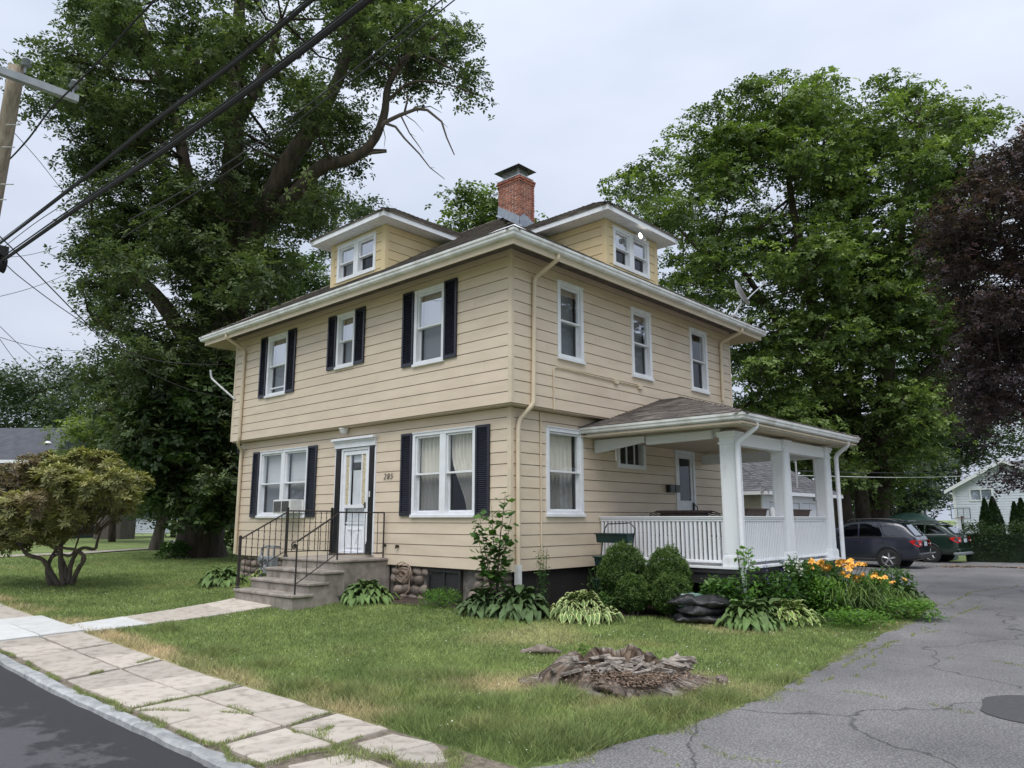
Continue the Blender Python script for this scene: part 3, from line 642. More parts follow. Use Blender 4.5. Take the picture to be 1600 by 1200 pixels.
for a, b_ in ((-2.93, -2.59), (-1.69, -1.345)): shutter(fF2, a, b_, 4.71, 6.235)
window(fS2, *oS2[0], curtains=[dict(f=2, a=.004, m='blind', n='roller_blind')], cas=.085)
window(fS2, *oS2[1], curtains=[dict(f=2, a=.004, m='blind', n='roller_blind')], cas=.085)
window(fS2, *oS2[2], cas=.085, ups='glass_clear')
window(fF1, *oF1[0], cols=2, mull=.16, curtains=[dict(f=2, a=.004, m='blind', n='roller_blind')] * 2, ups='glass_clear')
window(fF1, *oF1[1], cols=2, mull=.16, curtains=[dict(f=7, a=.03), dict(f=8, a=.03, s=.55)], ups='glass_clear')
for a, b_ in ((-8.99, -8.675), (-6.49, -6.135)): shutter(fF1, a, b_, 1.80, 3.405)
for a, b_ in ((-3.14, -2.81), (-1.03, -.68)): shutter(fF1, a, b_, 1.81, 3.42)
window(fS1, *oS1[0], cas=.085, curtains=[dict(f=8, a=.025)], ups='glass_clear')
# small three-light window over the porch
W3 = MB(); ring(W3, fS1, *oS1[1][:2], oS1[1][2], oS1[1][3], .09, -.1, .04); W3 = W3.build('window', 'white', house, bevel=.004)
b = MB(); b.box((3.39, -.8, 2.8), (4.44, -.1, 3.40), 0, fS1); keep = [k for k, f in enumerate(b.f) if not all(i % 8 in (2, 3, 6, 7) for i in f)]; b.f = [b.f[k] for k in keep]; b.m = [0] * len(keep); b.build('room', 'dark', W3, recalc=False)
pane(fS1, 3.48, 4.35, 2.87, 3.33, -.03, 'glass_clear', W3)
for u in (3.76, 4.05):
    b = MB(); b.box((u, -.025, 2.87), (u + .025, .0, 3.33), 0, fS1); b.build('muntin', 'white', W3)

# --- front door
door = MB(); ring(door, fF1, -5.17, -4.17, 1.045, 3.25, .055, -.1, .05, wb=.03); door = door.build('front_door', 'white', house, bevel=.004)
b = MB(); ring(b, fF1, -5.11, -4.23, 1.08, 3.19, .085, -.02, .03, wb=.02)
b.box((-5.025, -.02, 1.98), (-4.315, .028, 2.05), 0, fF1); b.box((-4.90, -.02, 2.05), (-4.865, .026, 3.105), 0, fF1); b.box((-4.475, -.02, 2.05), (-4.44, .026, 3.105), 0, fF1)
b.build('storm_door', 'white', door, bevel=.003)
b = MB(); b.box((-5.025, -.012, 1.1), (-4.315, .004, 1.30), 0, fF1); b.box((-5.025, -.012, 1.30), (-4.315, .0, 1.62), 0, fF1)
b.box((-4.99, -.0, 1.66), (-4.35, .012, 1.69), 0, fF1); b.build('kick_panel', 'white', door)
b = MB()
for a in ((-4.93, -4.69), (-4.64, -4.40)): ring(b, fF1, a[0], a[1], 1.16, 1.56, .03, .0, .016)
for k in range(2):
    s = -1 if k else 1; pts = [fF1(-4.67 + s * (.06 + .2 * math.sin(t) * t / 5), .012, 1.25 + .26 * (1 - math.cos(t)) / 2 * 1.1) for t in np.linspace(.3, 4.4, 14)]; b.tube(pts, .007, 5)
b.build('door_scrollwork', 'white', door)
b = MB(); b.box((-5.03, -.09, 1.62), (-4.31, -.05, 2.02), 0, fF1); ring(b, fF1, -4.95, -4.69, 1.70, 1.97, .03, -.05, -.035); ring(b, fF1, -4.65, -4.39, 1.70, 1.97, .03, -.05, -.035)
b.box((-4.865, -.09, 2.02), (-4.475, -.06, 2.78), 0, fF1); b.box((-4.865, -.09, 2.95), (-4.475, -.06, 3.1), 0, fF1); b.build('inner_door', 'white', door)
b = MB(); b.box((-4.865, -.09, 2.78), (-4.475, -.07, 2.95), 0, fF1); b.build('door_light', 'dark', door)
pane(fF1, -5.02, -4.32, 1.62, 1.98, .006, 'glass_clear', door); pane(fF1, -4.865, -4.475, 2.05, 3.105, .006, 'glass_clear', door)
pane(fF1, -5.025, -4.90, 2.05, 3.105, .004, 'lace', door, 'lace_panel'); pane(fF1, -4.44, -4.315, 2.05, 3.105, .004, 'lace', door, 'lace_panel')
b = MB(); b.box((-4.30, .03, 1.98), (-4.27, .05, 2.10), 0, fF1); b.box((-4.32, .05, 2.03), (-4.24, .07, 2.05), 0, fF1); b.build('door_handle', 'iron', door)
for a, c in ((-5.36, -5.175), (-4.165, -3.995)):
    b = MB(); b.box((a + .012, -.02, 1.05), (c - .012, .07, 3.26), 0, fF1); b.box((a, -.02, 1.045), (c, .095, 1.26), 0, fF1); b.box((a + .005, -.02, 1.26), (c - .005, .08, 1.30), 0, fF1)
    for k in range(3): b.box((a + .035 + k * .045, .07, 1.34), (a + .052 + k * .045, .078, 3.22), 0, fF1)
    b.build('pilaster', 'black_paint', door, bevel=.004)
for a, c in ((-5.40, -5.362), (-3.993, -3.955)):
    b = MB(); b.box((a, -.02, 1.04), (c, .05, 3.26), 0, fF1); b.build('door_casing', 'white', door)
b = MB(); b.box((-5.40, -.02, 3.262), (-3.955, .085, 3.38), 0, fF1); b.box((-5.43, -.02, 3.42), (-3.925, .16, 3.465), 0, fF1); b.box((-5.41, -.02, 3.38), (-3.945, .10, 3.42), 0, fF1)
k = -5.40
while k < -3.96: b.box((k, .10, 3.385), (k + .028, .13, 3.418), 0, fF1); k += .05
b.build('entablature', 'white', door)
b = MB(); b.box((-4.10, .078, 2.20), (-4.07, .09, 2.32), 0, fF1); b.build('doorbell', 'plastic_white', door)
b = MB(); b.lathe([(.001, 3.689), (.11, 3.688), (.11, 3.66), (.095, 3.655), (.09, 3.62), (.06, 3.575), (.001, 3.56)], (-5.02, .10, 0), n=20); b.build('entry_light', 'plastic_white', house, smooth=True)
# numerals
t = bpy.data.curves.new('numerals', 'FONT'); t.body = '285'; t.size = .17; t.extrude = .004; t.shear = .25; t.space_character = 1.25; t.offset = -.003
to = bpy.data.objects.new('house_numerals_tmp', t); COL.objects.link(to); bpy.context.view_layer.update()
me = bpy.data.meshes.new_from_object(to.evaluated_get(bpy.context.evaluated_depsgraph_get())); bpy.data.objects.remove(to)
me.materials.append(M['black_paint']); no = bpy.data.objects.new('house_number', me); COL.objects.link(no); no.parent = house
no.matrix_local = Matrix.Translation(Vector((-3.70, SI - .038, 2.545)) - WL[house]) @ Matrix.Rotation(math.pi / 2, 4, 'X')
# small hose bibs on front wall
b = MB()
for u, z in ((-3.58, 1.24), (-3.18, 1.23)): b.lathe([(.001, .07), (.022, .07), (.03, .04), (.03, .0)], (u, SI - .08, z), 'y', 8); b.tube([(u, SI - .06, z), (u, SI - .10, z - .04)], .014, 6)
b.build('tap', 'iron', house)
# side door (porch), storm door with glass
sd_ = MB(); ring(sd_, fS1, 5.645, 6.51, 1.045, 3.30, .09, -.1, .045, wb=.02); sd_ = sd_.build('side_door', 'white', house, bevel=.004)
b = MB(); ring(b, fS1, 5.74, 6.415, 1.07, 3.205, .09, -.02, .02); b.box((5.83, -.02, 1.16), (6.325, .012, 2.12), 0, fS1)
for k in range(9): b.lathe([(.001, .018), (.028, .014), (.028, .0)], (-SI, 5.86 + k * .055, 2.14), 'x', 8)
b.build('storm_door', 'white', sd_); pane(fS1, 5.83, 6.325, 2.12, 3.115, .0, 'glass_low', sd_)
b = MB(); b.box((5.83, -.06, 2.1), (6.325, -.04, 3.12), 0, fS1); b.build('door_interior', 'dark', sd_)
b = MB(); b.box((6.36, .02, 1.95), (6.39, .06, 2.12), 0, fS1); b.tube([fS1(6.38, .07, 2.08), fS1(6.47, .08, 2.02), fS1(6.49, .07, 1.9)], .012, 6); b.build('door_handle', 'iron', sd_)

# --- eaves: gutters, fascia, soffit, roof
prof = [(OV, 6.48), (OV - .004, 6.44), (OV - .022, 6.42), (OV - .026, 6.385), (OV - .05, 6.36), (OV - .12, 6.355), (OV - .12, 6.47), (OV - .112, 6.47), (OV - .112, 6.375), (OV - .06, 6.372), (OV - .034, 6.40), (OV - .012, 6.45), (OV - .012, 6.48)]
def eave_ring(prof, x0, x1, y0, y1, name, m, par, sides=(0, 1, 2, 3), grp=None):
    """mitred moulding round a rectangle; prof = list of (offset outward, z)"""
    cs = [[(x0 - o, y0 - o, z) for o, z in prof], [(x1 + o, y0 - o, z) for o, z in prof], [(x1 + o, y1 + o, z) for o, z in prof], [(x0 - o, y1 + o, z) for o, z in prof]]
    for s in sides:
        a, c = cs[s], cs[(s + 1) % 4]; n = len(prof); b = MB()
        K = 14; vs = [Vector(a[i]).lerp(Vector(c[i]), k / K) for k in range(K + 1) for i in range(n)]
        b.add(vs, [(k * n + i, k * n + (i + 1) % n, (k + 1) * n + (i + 1) % n, (k + 1) * n + i) for k in range(K) for i in range(n)] + [tuple(range(n)), tuple(K * n + i for i in range(n))])
        b.build(name, m, par)
eave_ring(prof, -LH, 0, 0, WH, 'gutter', 'gutter', house)
eave_ring([(OV - .121, 6.255), (OV - .145, 6.255), (OV - .145, 6.46), (OV - .121, 6.46)], -LH, 0, 0, WH, 'fascia', 'beige_trim', house)
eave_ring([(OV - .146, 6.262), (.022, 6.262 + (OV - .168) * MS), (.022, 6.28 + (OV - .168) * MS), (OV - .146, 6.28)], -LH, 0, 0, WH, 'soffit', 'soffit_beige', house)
RO = OV - .05; ZR = ZG + .02
ex0, ex1, ey0, ey1 = -LH - RO, RO, -RO, WH + RO; hy = (ey0 + ey1) / 2; hh = (ey1 - ey0) / 2; ZP = ZR + MS * hh
roof = MB(); A, B_, C_, D_ = (ex0, ey0, ZR), (ex1, ey0, ZR), (ex1, ey1, ZR), (ex0, ey1, ZR); P1, P2 = (ex0 + hh, hy, ZP), (ex1 - hh, hy, ZP)
roof.add([A, B_, C_, D_, P1, P2], [(0, 1, 5, 4), (1, 2, 5), (2, 3, 4, 5), (3, 0, 4)]); roof.add([(q[0], q[1], q[2] - .03) for q in (A, B_, C_, D_)], [(0, 1, 2, 3)])
for a, c in ((A, B_), (B_, C_), (C_, D_), (D_, A)): roof.add([a, c, (c[0], c[1], c[2] - .03), (a[0], a[1], a[2] - .03)], [(0, 1, 2, 3)])
roof = roof.build('roof', 'shingle', house, recalc=False)
def shingles(par, o, a, s, m, w0, rows, lim, expo=.145, tab=.32, th=.014, mat_='shingle', name='shingles'):
    """tabs laid in courses on a plane: o origin at the eave, a along the eave, s up the slope (unit); lim(v)->(umin,umax)"""
    o, a, s = Vector(o), Vector(a).normalized(), Vector(s).normalized(); n = a.cross(s); n = n if n.z > 0 else -n; b = MB()
    for r in range(rows):
        v = r * expo; u0, u1 = lim(v); v2 = v + expo; p0, p1 = lim(v2); u = u0 - (r % 2) * tab * .5 - random.uniform(0, .1)
        while u < u1:
            w = tab * random.uniform(.75, 1.2); c, d = max(u, u0), min(u + w - .006, u1); u += w
            if d - c < .02: continue
            h = th * random.uniform(.75, 1.35); j = random.uniform(-.012, .008)
            ct, dt = max(c, min(p0, d)), min(d, max(p1, c))
            if dt <= ct: dt = ct + .001
            vs = [o + a * c + s * (v + j) + n * .002, o + a * d + s * (v + j) + n * .002, o + a * d + s * (v + j) + n * h, o + a * c + s * (v + j) + n * h, o + a * dt + s * (v2 + .01) + n * .004, o + a * ct + s * (v2 + .01) + n * .004]
            b.add(vs, [(0, 1, 2, 3), (3, 2, 4, 5), (0, 3, 5), (1, 4, 2)])
    return b.build(name, mat_, par, kind='stuff', recalc=False)
def hipcaps(par, p, q, mat_='shingle', wd=.13):
    p, q = Vector(p), Vector(q); d = (q - p); n = int(d.length / .14); d.normalize(); sd2 = d.cross(Vector((0, 0, 1))).normalized(); b = MB()
    for i in range(n):
        c = p + d * i * .14; e = p + d * (i * .14 + .2); h = .03 * random.uniform(.8, 1.2)
        b.add([c - sd2 * wd - Vector((0, 0, .05)), c + Vector((0, 0, h)), c + sd2 * wd - Vector((0, 0, .05)), e - sd2 * wd - Vector((0, 0, .06)), e + Vector((0, 0, h - .018)), e + sd2 * wd - Vector((0, 0, .06))], [(0, 1, 4, 3), (1, 2, 5, 4)])
    return b.build('hip_shingles', mat_, par, kind='stuff', recalc=False)
def plane_tabs(par, o, along, inward, length, slope, top_len, hips=(1, 1), mat_='shingle', runmax=None):
    k = math.sqrt(1 + slope * slope); sdir = Vector(inward) + Vector((0, 0, slope)); run = runmax or top_len
    rows = int(run * k / .145)
    lim = lambda v: (v / k if hips[0] else 0, length - (v / k if hips[1] else 0))
    return shingles(par, o, along, sdir, None, 0, rows, lim, mat_=mat_)
plane_tabs(roof, A, (1, 0, 0), (0, 1, 0), ex1 - ex0, MS, hh); plane_tabs(roof, (ex1, ey0, ZR), (0, 1, 0), (-1, 0, 0), ey1 - ey0, MS, hh)
plane_tabs(roof, (ex0, ey0, ZR), (0, 1, 0), (1, 0, 0), ey1 - ey0, MS, hh)
hipcaps(roof, B_, P2); hipcaps(roof, C_, P2); hipcaps(roof, A, P1); hipcaps(roof, P1, P2)
# white metal flash at the corner of the gutter
b = MB(); b.add([(ex1 + .03, ey0 - .03, ZR + .012), (ex1 - .55, ey0 - .03, ZR + .012), (ex1 - .5, ey0 + .12, ZR + .11), (ex1 - .1, ey0 + .14, ZR + .12), (ex1 + .03, ey0 + .3, ZR + .02)], [(0, 1, 2, 3, 4)]); b.build('valley_flashing', 'gutter', house)
b = MB(); b.add([(ex0, ey0 - .028, ZR + .004), (ex1, ey0 - .028, ZR + .004), (ex1, ey0 + .05, ZR + .04), (ex0, ey0 + .05, ZR + .04)], [(0, 1, 2, 3)]); b.add([(ex1 + .028, ey0, ZR + .004), (ex1 + .028, ey1, ZR + .004), (ex1 - .05, ey1, ZR + .04), (ex1 - .05, ey0, ZR + .04)], [(0, 1, 2, 3)]); b.build('drip_edge', 'gutter', house)

# --- dormers
def dormer(kind):
    """kind front or side: hipped dormer with paired window"""
    if kind == 'front': T = lambda u, d, z: Vector((u, .27 - d, z)); uc = -4.99; W_half, F_half, ov = 1.0, 1.385, .37
    else: T = lambda u, d, z: Vector((-.27 + d, u, z)); uc = 4.27; W_half, F_half, ov = 1.0, 1.40, .36
    zb, zs = 7.02, 8.12
    root = MB(); 
    op = [(uc - .76, uc + .70, 7.14, 8.03)] if kind == 'front' else [(uc - .76, uc + .66, 7.14, 8.03)]
    us = [uc - W_half, op[0][0], op[0][1], uc + W_half]
    root.box((us[0], -.1, zb), (us[1], -.002, zs), 0, T); root.box((us[2], -.1, zb), (us[3], -.002, zs), 0, T); root.box((us[1], -.1, zb), (us[2], -.002, 7.14), 0, T); root.box((us[1], -.1, 8.03), (us[2], -.002, zs), 0, T)
    for s in (-1, 1): root.box((uc + s * W_half - (.05 if s > 0 else 0), -2.0, zb - .3), (uc + s * W_half + (.05 if s < 0 else 0), -.1, zs), 0, T)
    d = root.build('dormer', 'siding_yellow', house)
    siding(d, T, uc - W_half + .02, uc + W_half - .02, 6.95, zs, op, 'siding_yellow')
    for s in (-1, 1):
        if kind == 'front': TT = (lambda u, dd, z, s=s: Vector((uc + s * (W_half + dd), .27 + u, z)))
        else: TT = (lambda u, dd, z, s=s: Vector((-.27 - u, uc + s * (W_half + dd), z)))
        siding(d, TT, .02, 1.95, 6.95, zs, [], 'siding_yellow')
        cb = MB(); cb.box((uc + s * W_half - (.11 if s > 0 else .03), -.08, 6.9), (uc + s * W_half + (.03 if s > 0 else .11), .032, zs), 0, T); cb.build('corner_trim', 'siding_yellow', d, bevel=.006)
    w = window(T, *op[0], cols=2, mull=.17, cas=.08, par=house, name='dormer_window', sill=False, curtains=None if kind == 'side' else [dict(f=2, a=.004, m='blind', n='roller_blind'), None], ups='glass')
    # roof
    zf = zs + .13; u0, u1 = uc - F_half, uc + F_half; m2 = .60; zt = zf + m2 * F_half; dep = 3.2
    r = MB(); e = [T(u0 - .02, ov + .02, zf), T(u1 + .02, ov + .02, zf), T(u1 + .02, -dep, zf), T(u0 - .02, -dep, zf)]; pk = T(uc, ov + .02 - F_half, zt); bk = T(uc, -dep, zt)
    r.add(e + [pk, bk], [(0, 1, 4), (1, 2, 5, 4), (0, 4, 5, 3)]); r.add([v - Vector((0, 0, .022)) for v in e], [(0, 1, 2, 3)]); 
    for i, j in ((0, 1), (1, 2), (3, 0)): r.add([e[i], e[j], e[j] - Vector((0, 0, .022)), e[i] - Vector((0, 0, .022))], [(0, 1, 2, 3)])
    rr = r.build('dormer_roof', 'shingle', house, recalc=False)
    dirs = (e[1] - e[0]).normalized(); inw = (T(0, -1, 0) - T(0, 0, 0))
    plane_tabs(rr, e[0], dirs, inw, (e[1] - e[0]).length, m2, F_half)
    k2 = (e[2] - e[1]).length; perp = (T(1, 0, 0) - T(0, 0, 0))
    plane_tabs(rr, e[1], inw, -perp, k2, m2, F_half, hips=(1, 0)); plane_tabs(rr, e[0], inw, perp, k2, m2, F_half, hips=(1, 0))
    hipcaps(rr, e[0], pk); hipcaps(rr, e[1], pk); hipcaps(rr, pk, bk)
    f = MB(); f.box((u0, ov - .025, zs), (u1, ov, zf - .024), 0, T); f.box((u0, -dep, zs), (u0 + .025, ov - .025, zf - .024), 0, T); f.box((u1 - .025, -dep, zs), (u1, ov - .025, zf - .024), 0, T); f.build('dormer_fascia', 'white', house)
    so = MB(); k = u0 + .026
    while k < u1 - .03: so.box((k, .005, zs + .004), (min(k + .118, u1 - .026), ov - .026, zs + .016), 0, T); k += .124
    for s in (0, 1):
        k = -dep
        while k < .0: so.box((u0 + .026 if s == 0 else uc + W_half + .002, k, zs + .004), (uc - W_half - .002 if s == 0 else u1 - .026, min(k + .118, .0), zs + .016), 0, T); k += .124
    so.build('dormer_soffit', 'white', house)
    sb = MB(); sb.box((u0 + .026, -dep, zs + .02), (u1 - .026, ov - .03, zs + .03), 0, T); sb.build('dormer_ceiling', 'dark', house)
    return T, uc
dormer('front'); T_, uc_ = dormer('side')
# security light on side dormer (lit in the photo)
b = MB(); b.lathe([(.001, 0), (.05, .0), (.05, .03), (.001, .03)], (-.235, 4.32, 8.0), 'x', 12); b.tube([(-.21, 4.32, 8.0), (-.12, 4.32, 7.96)], .015, 6)
b.lathe([(.001, .0), (.05, .005), (.07, .09), (.065, .10)], (-.12, 4.26, 7.95), 'x', 12); b.lathe([(.001, .0), (.05, .005), (.07, .09), (.065, .10)], (-.12, 4.42, 7.93), 'x', 12)
sl = b.build('security_light', 'plastic_white', None, 'small twin headed security light, one lamp glowing, above the side dormer window', 'lamp')
em = bpy.data.materials.new('lamp_lit'); em.use_nodes = True; pb = em.node_tree.nodes['Principled BSDF']; pb.inputs['Emission Color'].default_value = (1, .93, .8, 1); pb.inputs['Emission Strength'].default_value = 14; M['lamp_lit'] = em
b = MB(); b.lathe([(.001, .03), (.04, .02), (.062, .0)], (-.03, 4.26, 7.95), 'x', 12); b.build('bulb', 'lamp_lit', sl)

# --- chimney
cx0, cx1, cy0, cy1, czb, czt = -4.17, -3.42, 4.02, 4.50, 8.9, 10.44
ch = MB(); ch.box((cx0 + .008, cy0 + .008, czb), (cx1 - .008, cy1 - .008, czt - .01)); chim = ch.build('chimney', 'brick_mortar', house)
b = MB(); z = 9.0; r = 0
while z < czt - .02:
    top = z > czt - .20; o = .018 if top else 0; o = .03 if z > czt - .09 else o
    for (p, q, ax) in ((cx0, cx1, 0), (cy0, cy1, 1)):
        u = p - (.1 if r % 2 else 0)
        while u < q:
            a, c = max(u, p), min(u + .184, q); u += .203
            if c - a < .03: continue
            e = o + random.uniform(-.003, .003)
            for side in (0, 1):
                if ax == 0: y = cy0 - e if side == 0 else cy1; b.box((a - (o if a == p else 0), y, z), (c + (o if c == q else 0), y + .09 + (e if side else 0), z + .050))
                else: x = cx1 - .09 if side == 0 else cx0 - e; b.box((x, max(a, cy0 + .0), z), (x + .09 + e, c, z + .050)) if c - a > .02 else None
    z += .068; r += 1
b.build('brickwork', 'brick', chim, kind='stuff')
b = MB(); b.box((cx0 - .03, cy0 - .03, czt - .01), (cx1 + .03, cy1 + .03, czt + .01)); b.box((cx0 + .1, cy0 + .06, czt + .01), (cx1 - .1, cy1 - .06, czt + .06)); b.build('chimney_crown', 'galv', chim)
b = MB(); X0, X1, Y0, Y1 = cx0 + .1, cx1 - .1, cy0 + .06, cy1 - .06
for k in range(15): b.box((X0 + (X1 - X0) * k / 14 - .006, Y0, czt + .06), (X0 + (X1 - X0) * k / 14 + .006, Y0 + .01, czt + .24)); b.box((X0 + (X1 - X0) * k / 14 - .006, Y1 - .01, czt + .06), (X0 + (X1 - X0) * k / 14 + .006, Y1, czt + .24))
for k in range(10): b.box((X0, Y0 + (Y1 - Y0) * k / 9 - .006, czt + .06), (X0 + .01, Y0 + (Y1 - Y0) * k / 9 + .006, czt + .24)); b.box((X1 - .01, Y0 + (Y1 - Y0) * k / 9 - .006, czt + .06), (X1, Y0 + (Y1 - Y0) * k / 9 + .006, czt + .24))
b.build('spark_guard', 'galv', chim)
b = MB(); q = [(cx0 - .07, cy0 - .11, czt + .24), (cx1 + .07, cy0 - .11, czt + .24), (cx1 + .07, cy1 + .11, czt + .24), (cx0 - .07, cy1 + .11, czt + .24)]; b.add(q + [(cx0 + .3, (cy0 + cy1) / 2, czt + .42), (cx1 - .3, (cy0 + cy1) / 2, czt + .42)], [(3, 2, 1, 0), (0, 1, 5, 4), (1, 2, 5), (2, 3, 4, 5), (3, 0, 4)]); b.build('chimney_cap', 'cap', chim)
b = MB()
def rz_side(x): return ZR + MS * (ex1 - x)
for k in range(4):
    xa = cx0 + (cx1 - cx0) * k / 4; xb = cx0 + (cx1 - cx0) * (k + 1) / 4 + .02; zt = rz_side(xa) + .26
    b.add([(xa, cy0 - .035 - .003 * k, rz_side(xa) - .1), (xb, cy0 - .035 - .003 * k, rz_side(xb) - .1), (xb, cy0 - .03 - .003 * k, zt - .12), (xa + .02, cy0 - .03 - .003 * k, zt)], [(0, 1, 2, 3)])
b.add([(cx1 + .035, cy0 - .04, rz_side(cx1) - .1), (cx1 + .035, cy1 + .04, rz_side(cx1) - .1), (cx1 + .033, cy1 + .04, rz_side(cx1) + .22), (cx1 + .033, cy0 + .14, rz_side(cx1) + .36), (cx1 + .033, cy0 - .04, rz_side(cx1) + .24)], [(0, 1, 2, 3, 4)])
b.add([(cx0, cy0 - .10, rz_side(cx0) - .02), (cx1 + .12, cy0 - .10, rz_side(cx1 + .1) - .0), (cx1 + .12, cy0 - .03, rz_side(cx1 + .1) + .03), (cx0, cy0 - .03, rz_side(cx0) + .03)], [(0, 1, 2, 3)])
b.build('flashing', 'lead', chim)

# --- downspouts, conduits
def pipe(name, pts, r=.04, m='beige_trim', par=house, rnd=.08, n=10, sx=1., **kw):
    P = [Vector(p) for p in pts]; Q = [P[0]]
    for i in range(1, len(P) - 1):
        a = (P[i - 1] - P[i]); c = (P[i + 1] - P[i]); rr = min(rnd, a.length * .45, c.length * .45); a.normalize(); c.normalize()
        for t in (0, .33, .66, 1): Q.append((P[i] + a * rr) * (1 - t) ** 2 + P[i] * 2 * t * (1 - t) + (P[i] + c * rr) * t * t)
    Q.append(P[-1]); b = MB(); b.tube(Q, r, n, sx=sx); return b.build(name, m, par, smooth=True, **kw)
ds1 = atp(872, 399, 0, .64)
pipe('downspout', [(.64, ds1.y, 6.37), (.64, ds1.y, 6.27), (.07, .55, 6.05), (.07, .5, 3.74), (.02, .45, 3.66), (-.14, .36, 3.46), (-.14, .33, 3.3), (-.14, .33, .98)], .042)
b = MB(); b.box((-.19, .285, .66), (-.10, .375, .99)); b.build('downspout_boot', 'plastic_white', house)
ds2 = atp(1159, 514, 0, .64)
pipe('downspout', [(.64, ds2.y, 6.37), (.64, ds2.y, 6.27), (.07, 7.62, 6.08), (.07, 7.60, 4.6)], .042)
ds3 = atp(354, 524, 1, -.64)
pipe('downspout', [(ds3.x, -.64, 6.37), (ds3.x, -.64, 6.27), (-9.32, -.07, 6.06), (-9.32, -.07, 3.74), (-9.45, -.03, 3.62), (-9.55, .14, 3.5), (-9.57, .14, 3.3), (-9.57, .14, .9)], .042)
pipe('conduit', [(.045, 1.10, 3.70), (.045, 1.10, 4.49), (.045, 1.25, 4.51), (.045, 3.1, 4.49), (.045, 3.9, 4.50)], .014)
b = MB(); b.box((.026, 3.02, 4.44), (.075, 3.14, 4.53)); b.box((.026, 3.88, 4.44), (.075, 4.02, 4.53)); b.build('junction_box', 'beige_trim', house)
pipe('conduit', [(-.17, .97, 3.66), (-.17, .97, 1.4), (-.17, 1.0, .95)], .016)
# service mast brackets at left corner
pipe('cable_bracket', [(-9.75, -.03, 4.82), (-10.1, -.25, 5.15), (-10.35, -.42, 5.4), (-10.38, -.44, 5.62)], .03, 'galv')
# --- foundation with cobbles
b = MB(); b.box((-LH + SI + .06, SI + .10, -.1), (-SI - .065, WH - SI - .06, Z1 - .01)); found = b.build('foundation', 'mortar', house)
b = MB(); b.box((-SI - .062, .31, -.1), (-SI - .055, WH - .3, Z1 - .02)); b.build('foundation_shade', 'crawl', house)  # near-black panel standing in for the shade under the side siding
def stone_mesh(seed):
    bm = bmesh.new(); bmesh.ops.create_icosphere(bm, subdivisions=2, radius=1)
    for v in bm.verts:
        n_ = noise.noise(v.co * 1.1 + Vector((seed * 7.3, 0, 0))) * .22; v.co *= 1 + n_; v.co.x = math.copysign(abs(v.co.x) ** .8, v.co.x); v.co.z = math.copysign(abs(v.co.z) ** .8, v.co.z)
    me = bpy.data.meshes.new('stone'); bm.to_mesh(me); bm.free(); me.materials.append(M['stone']); me.polygons.foreach_set('use_smooth', [True] * len(me.polygons)); return me
SM = [stone_mesh(i) for i in range(5)]
def stones(xa, xb, z0, z1, y, fr='f', skip=None):
    z = z0
    while z < z1:
        x = xa + random.uniform(0, .1); h = random.uniform(.075, .10)
        while x < xb:
            w = random.uniform(.08, .15)
            if not skip or not (skip[0] < x + w < skip[1]) and not (skip[0] < x < skip[1]):
                zz = z + random.uniform(-.02, .02)
                loc = Vector((x + w, y, zz + h)) if fr == 'f' else Vector((y, x + w, zz + h))
                mt = Matrix.Translation(loc - WL[found]) @ Matrix.Rotation(random.uniform(-.3, .3), 4, 'Y' if fr == 'f' else 'X') @ Matrix.Diagonal((w if fr == 'f' else .09, .09 if fr == 'f' else w, h, 1))
                inst(SM[random.randrange(5)], found, mt, 'stone')
            x += 2 * w - .012
        z += h * 1.9
stones(-3.5, -.3, .14, .80, SI + .09, skip=(-2.42, -1.38))
stones(-9.5, -5.6, .14, .80, SI + .09)
bw = MB(); ring(bw, frame_front(SI + .07), -2.36, -1.46, .30, .84, .05, -.02, .05); bw.box((-1.93, -.02, .33), (-1.89, .04, .82), 0, frame_front(SI + .07)); bw = bw.build('basement_window', 'cap', house)
pane(frame_front(SI + .07), -2.33, -1.49, .34, .80, .01, 'car_black', bw)

# --- side porch
fp = empty('porch_tmp', (0, 0, 0)); bpy.data.objects.remove(fp)
PX, PY0, PY1, PZ = 2.72, 2.66, 7.09, .97
b = MB(); b.box((-SI + .03, PY0 - .06, PZ - .12), (PX + .06, PY1 + .06, PZ - .045)); k = PY0 - .05
porch_floor = b.build('porch_floor', 'cap', house)
b = MB(); y = PY0 - .08
while y < PY1 + .06: b.box((-SI + .03, y, PZ - .043), (PX + .09, y + .082, PZ - .012)); y += .088
b.build('deck_board', 'white_old', porch_floor, kind='stuff')
b = MB(); b.box((-SI + .03, PY0 - .03, PZ - .30), (PX + .03, PY0 + .02, PZ - .122)); b.box((PX - .02, PY0 + .02, PZ - .30), (PX + .03, PY1 + .05, PZ - .122)); b.build('rim_joist', 'cap', house)
b = MB()
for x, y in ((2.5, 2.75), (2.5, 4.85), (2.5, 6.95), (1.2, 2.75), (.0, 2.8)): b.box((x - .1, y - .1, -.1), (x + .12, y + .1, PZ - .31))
b.box((-.1, PY0 + .3, -.1), (PX - .3, PY0 + .34, PZ - .31)); b.box((PX - .34, PY0 + .3, -.1), (PX - .30, PY1, PZ - .31)); b.build('porch_pier', 'crawl', house)
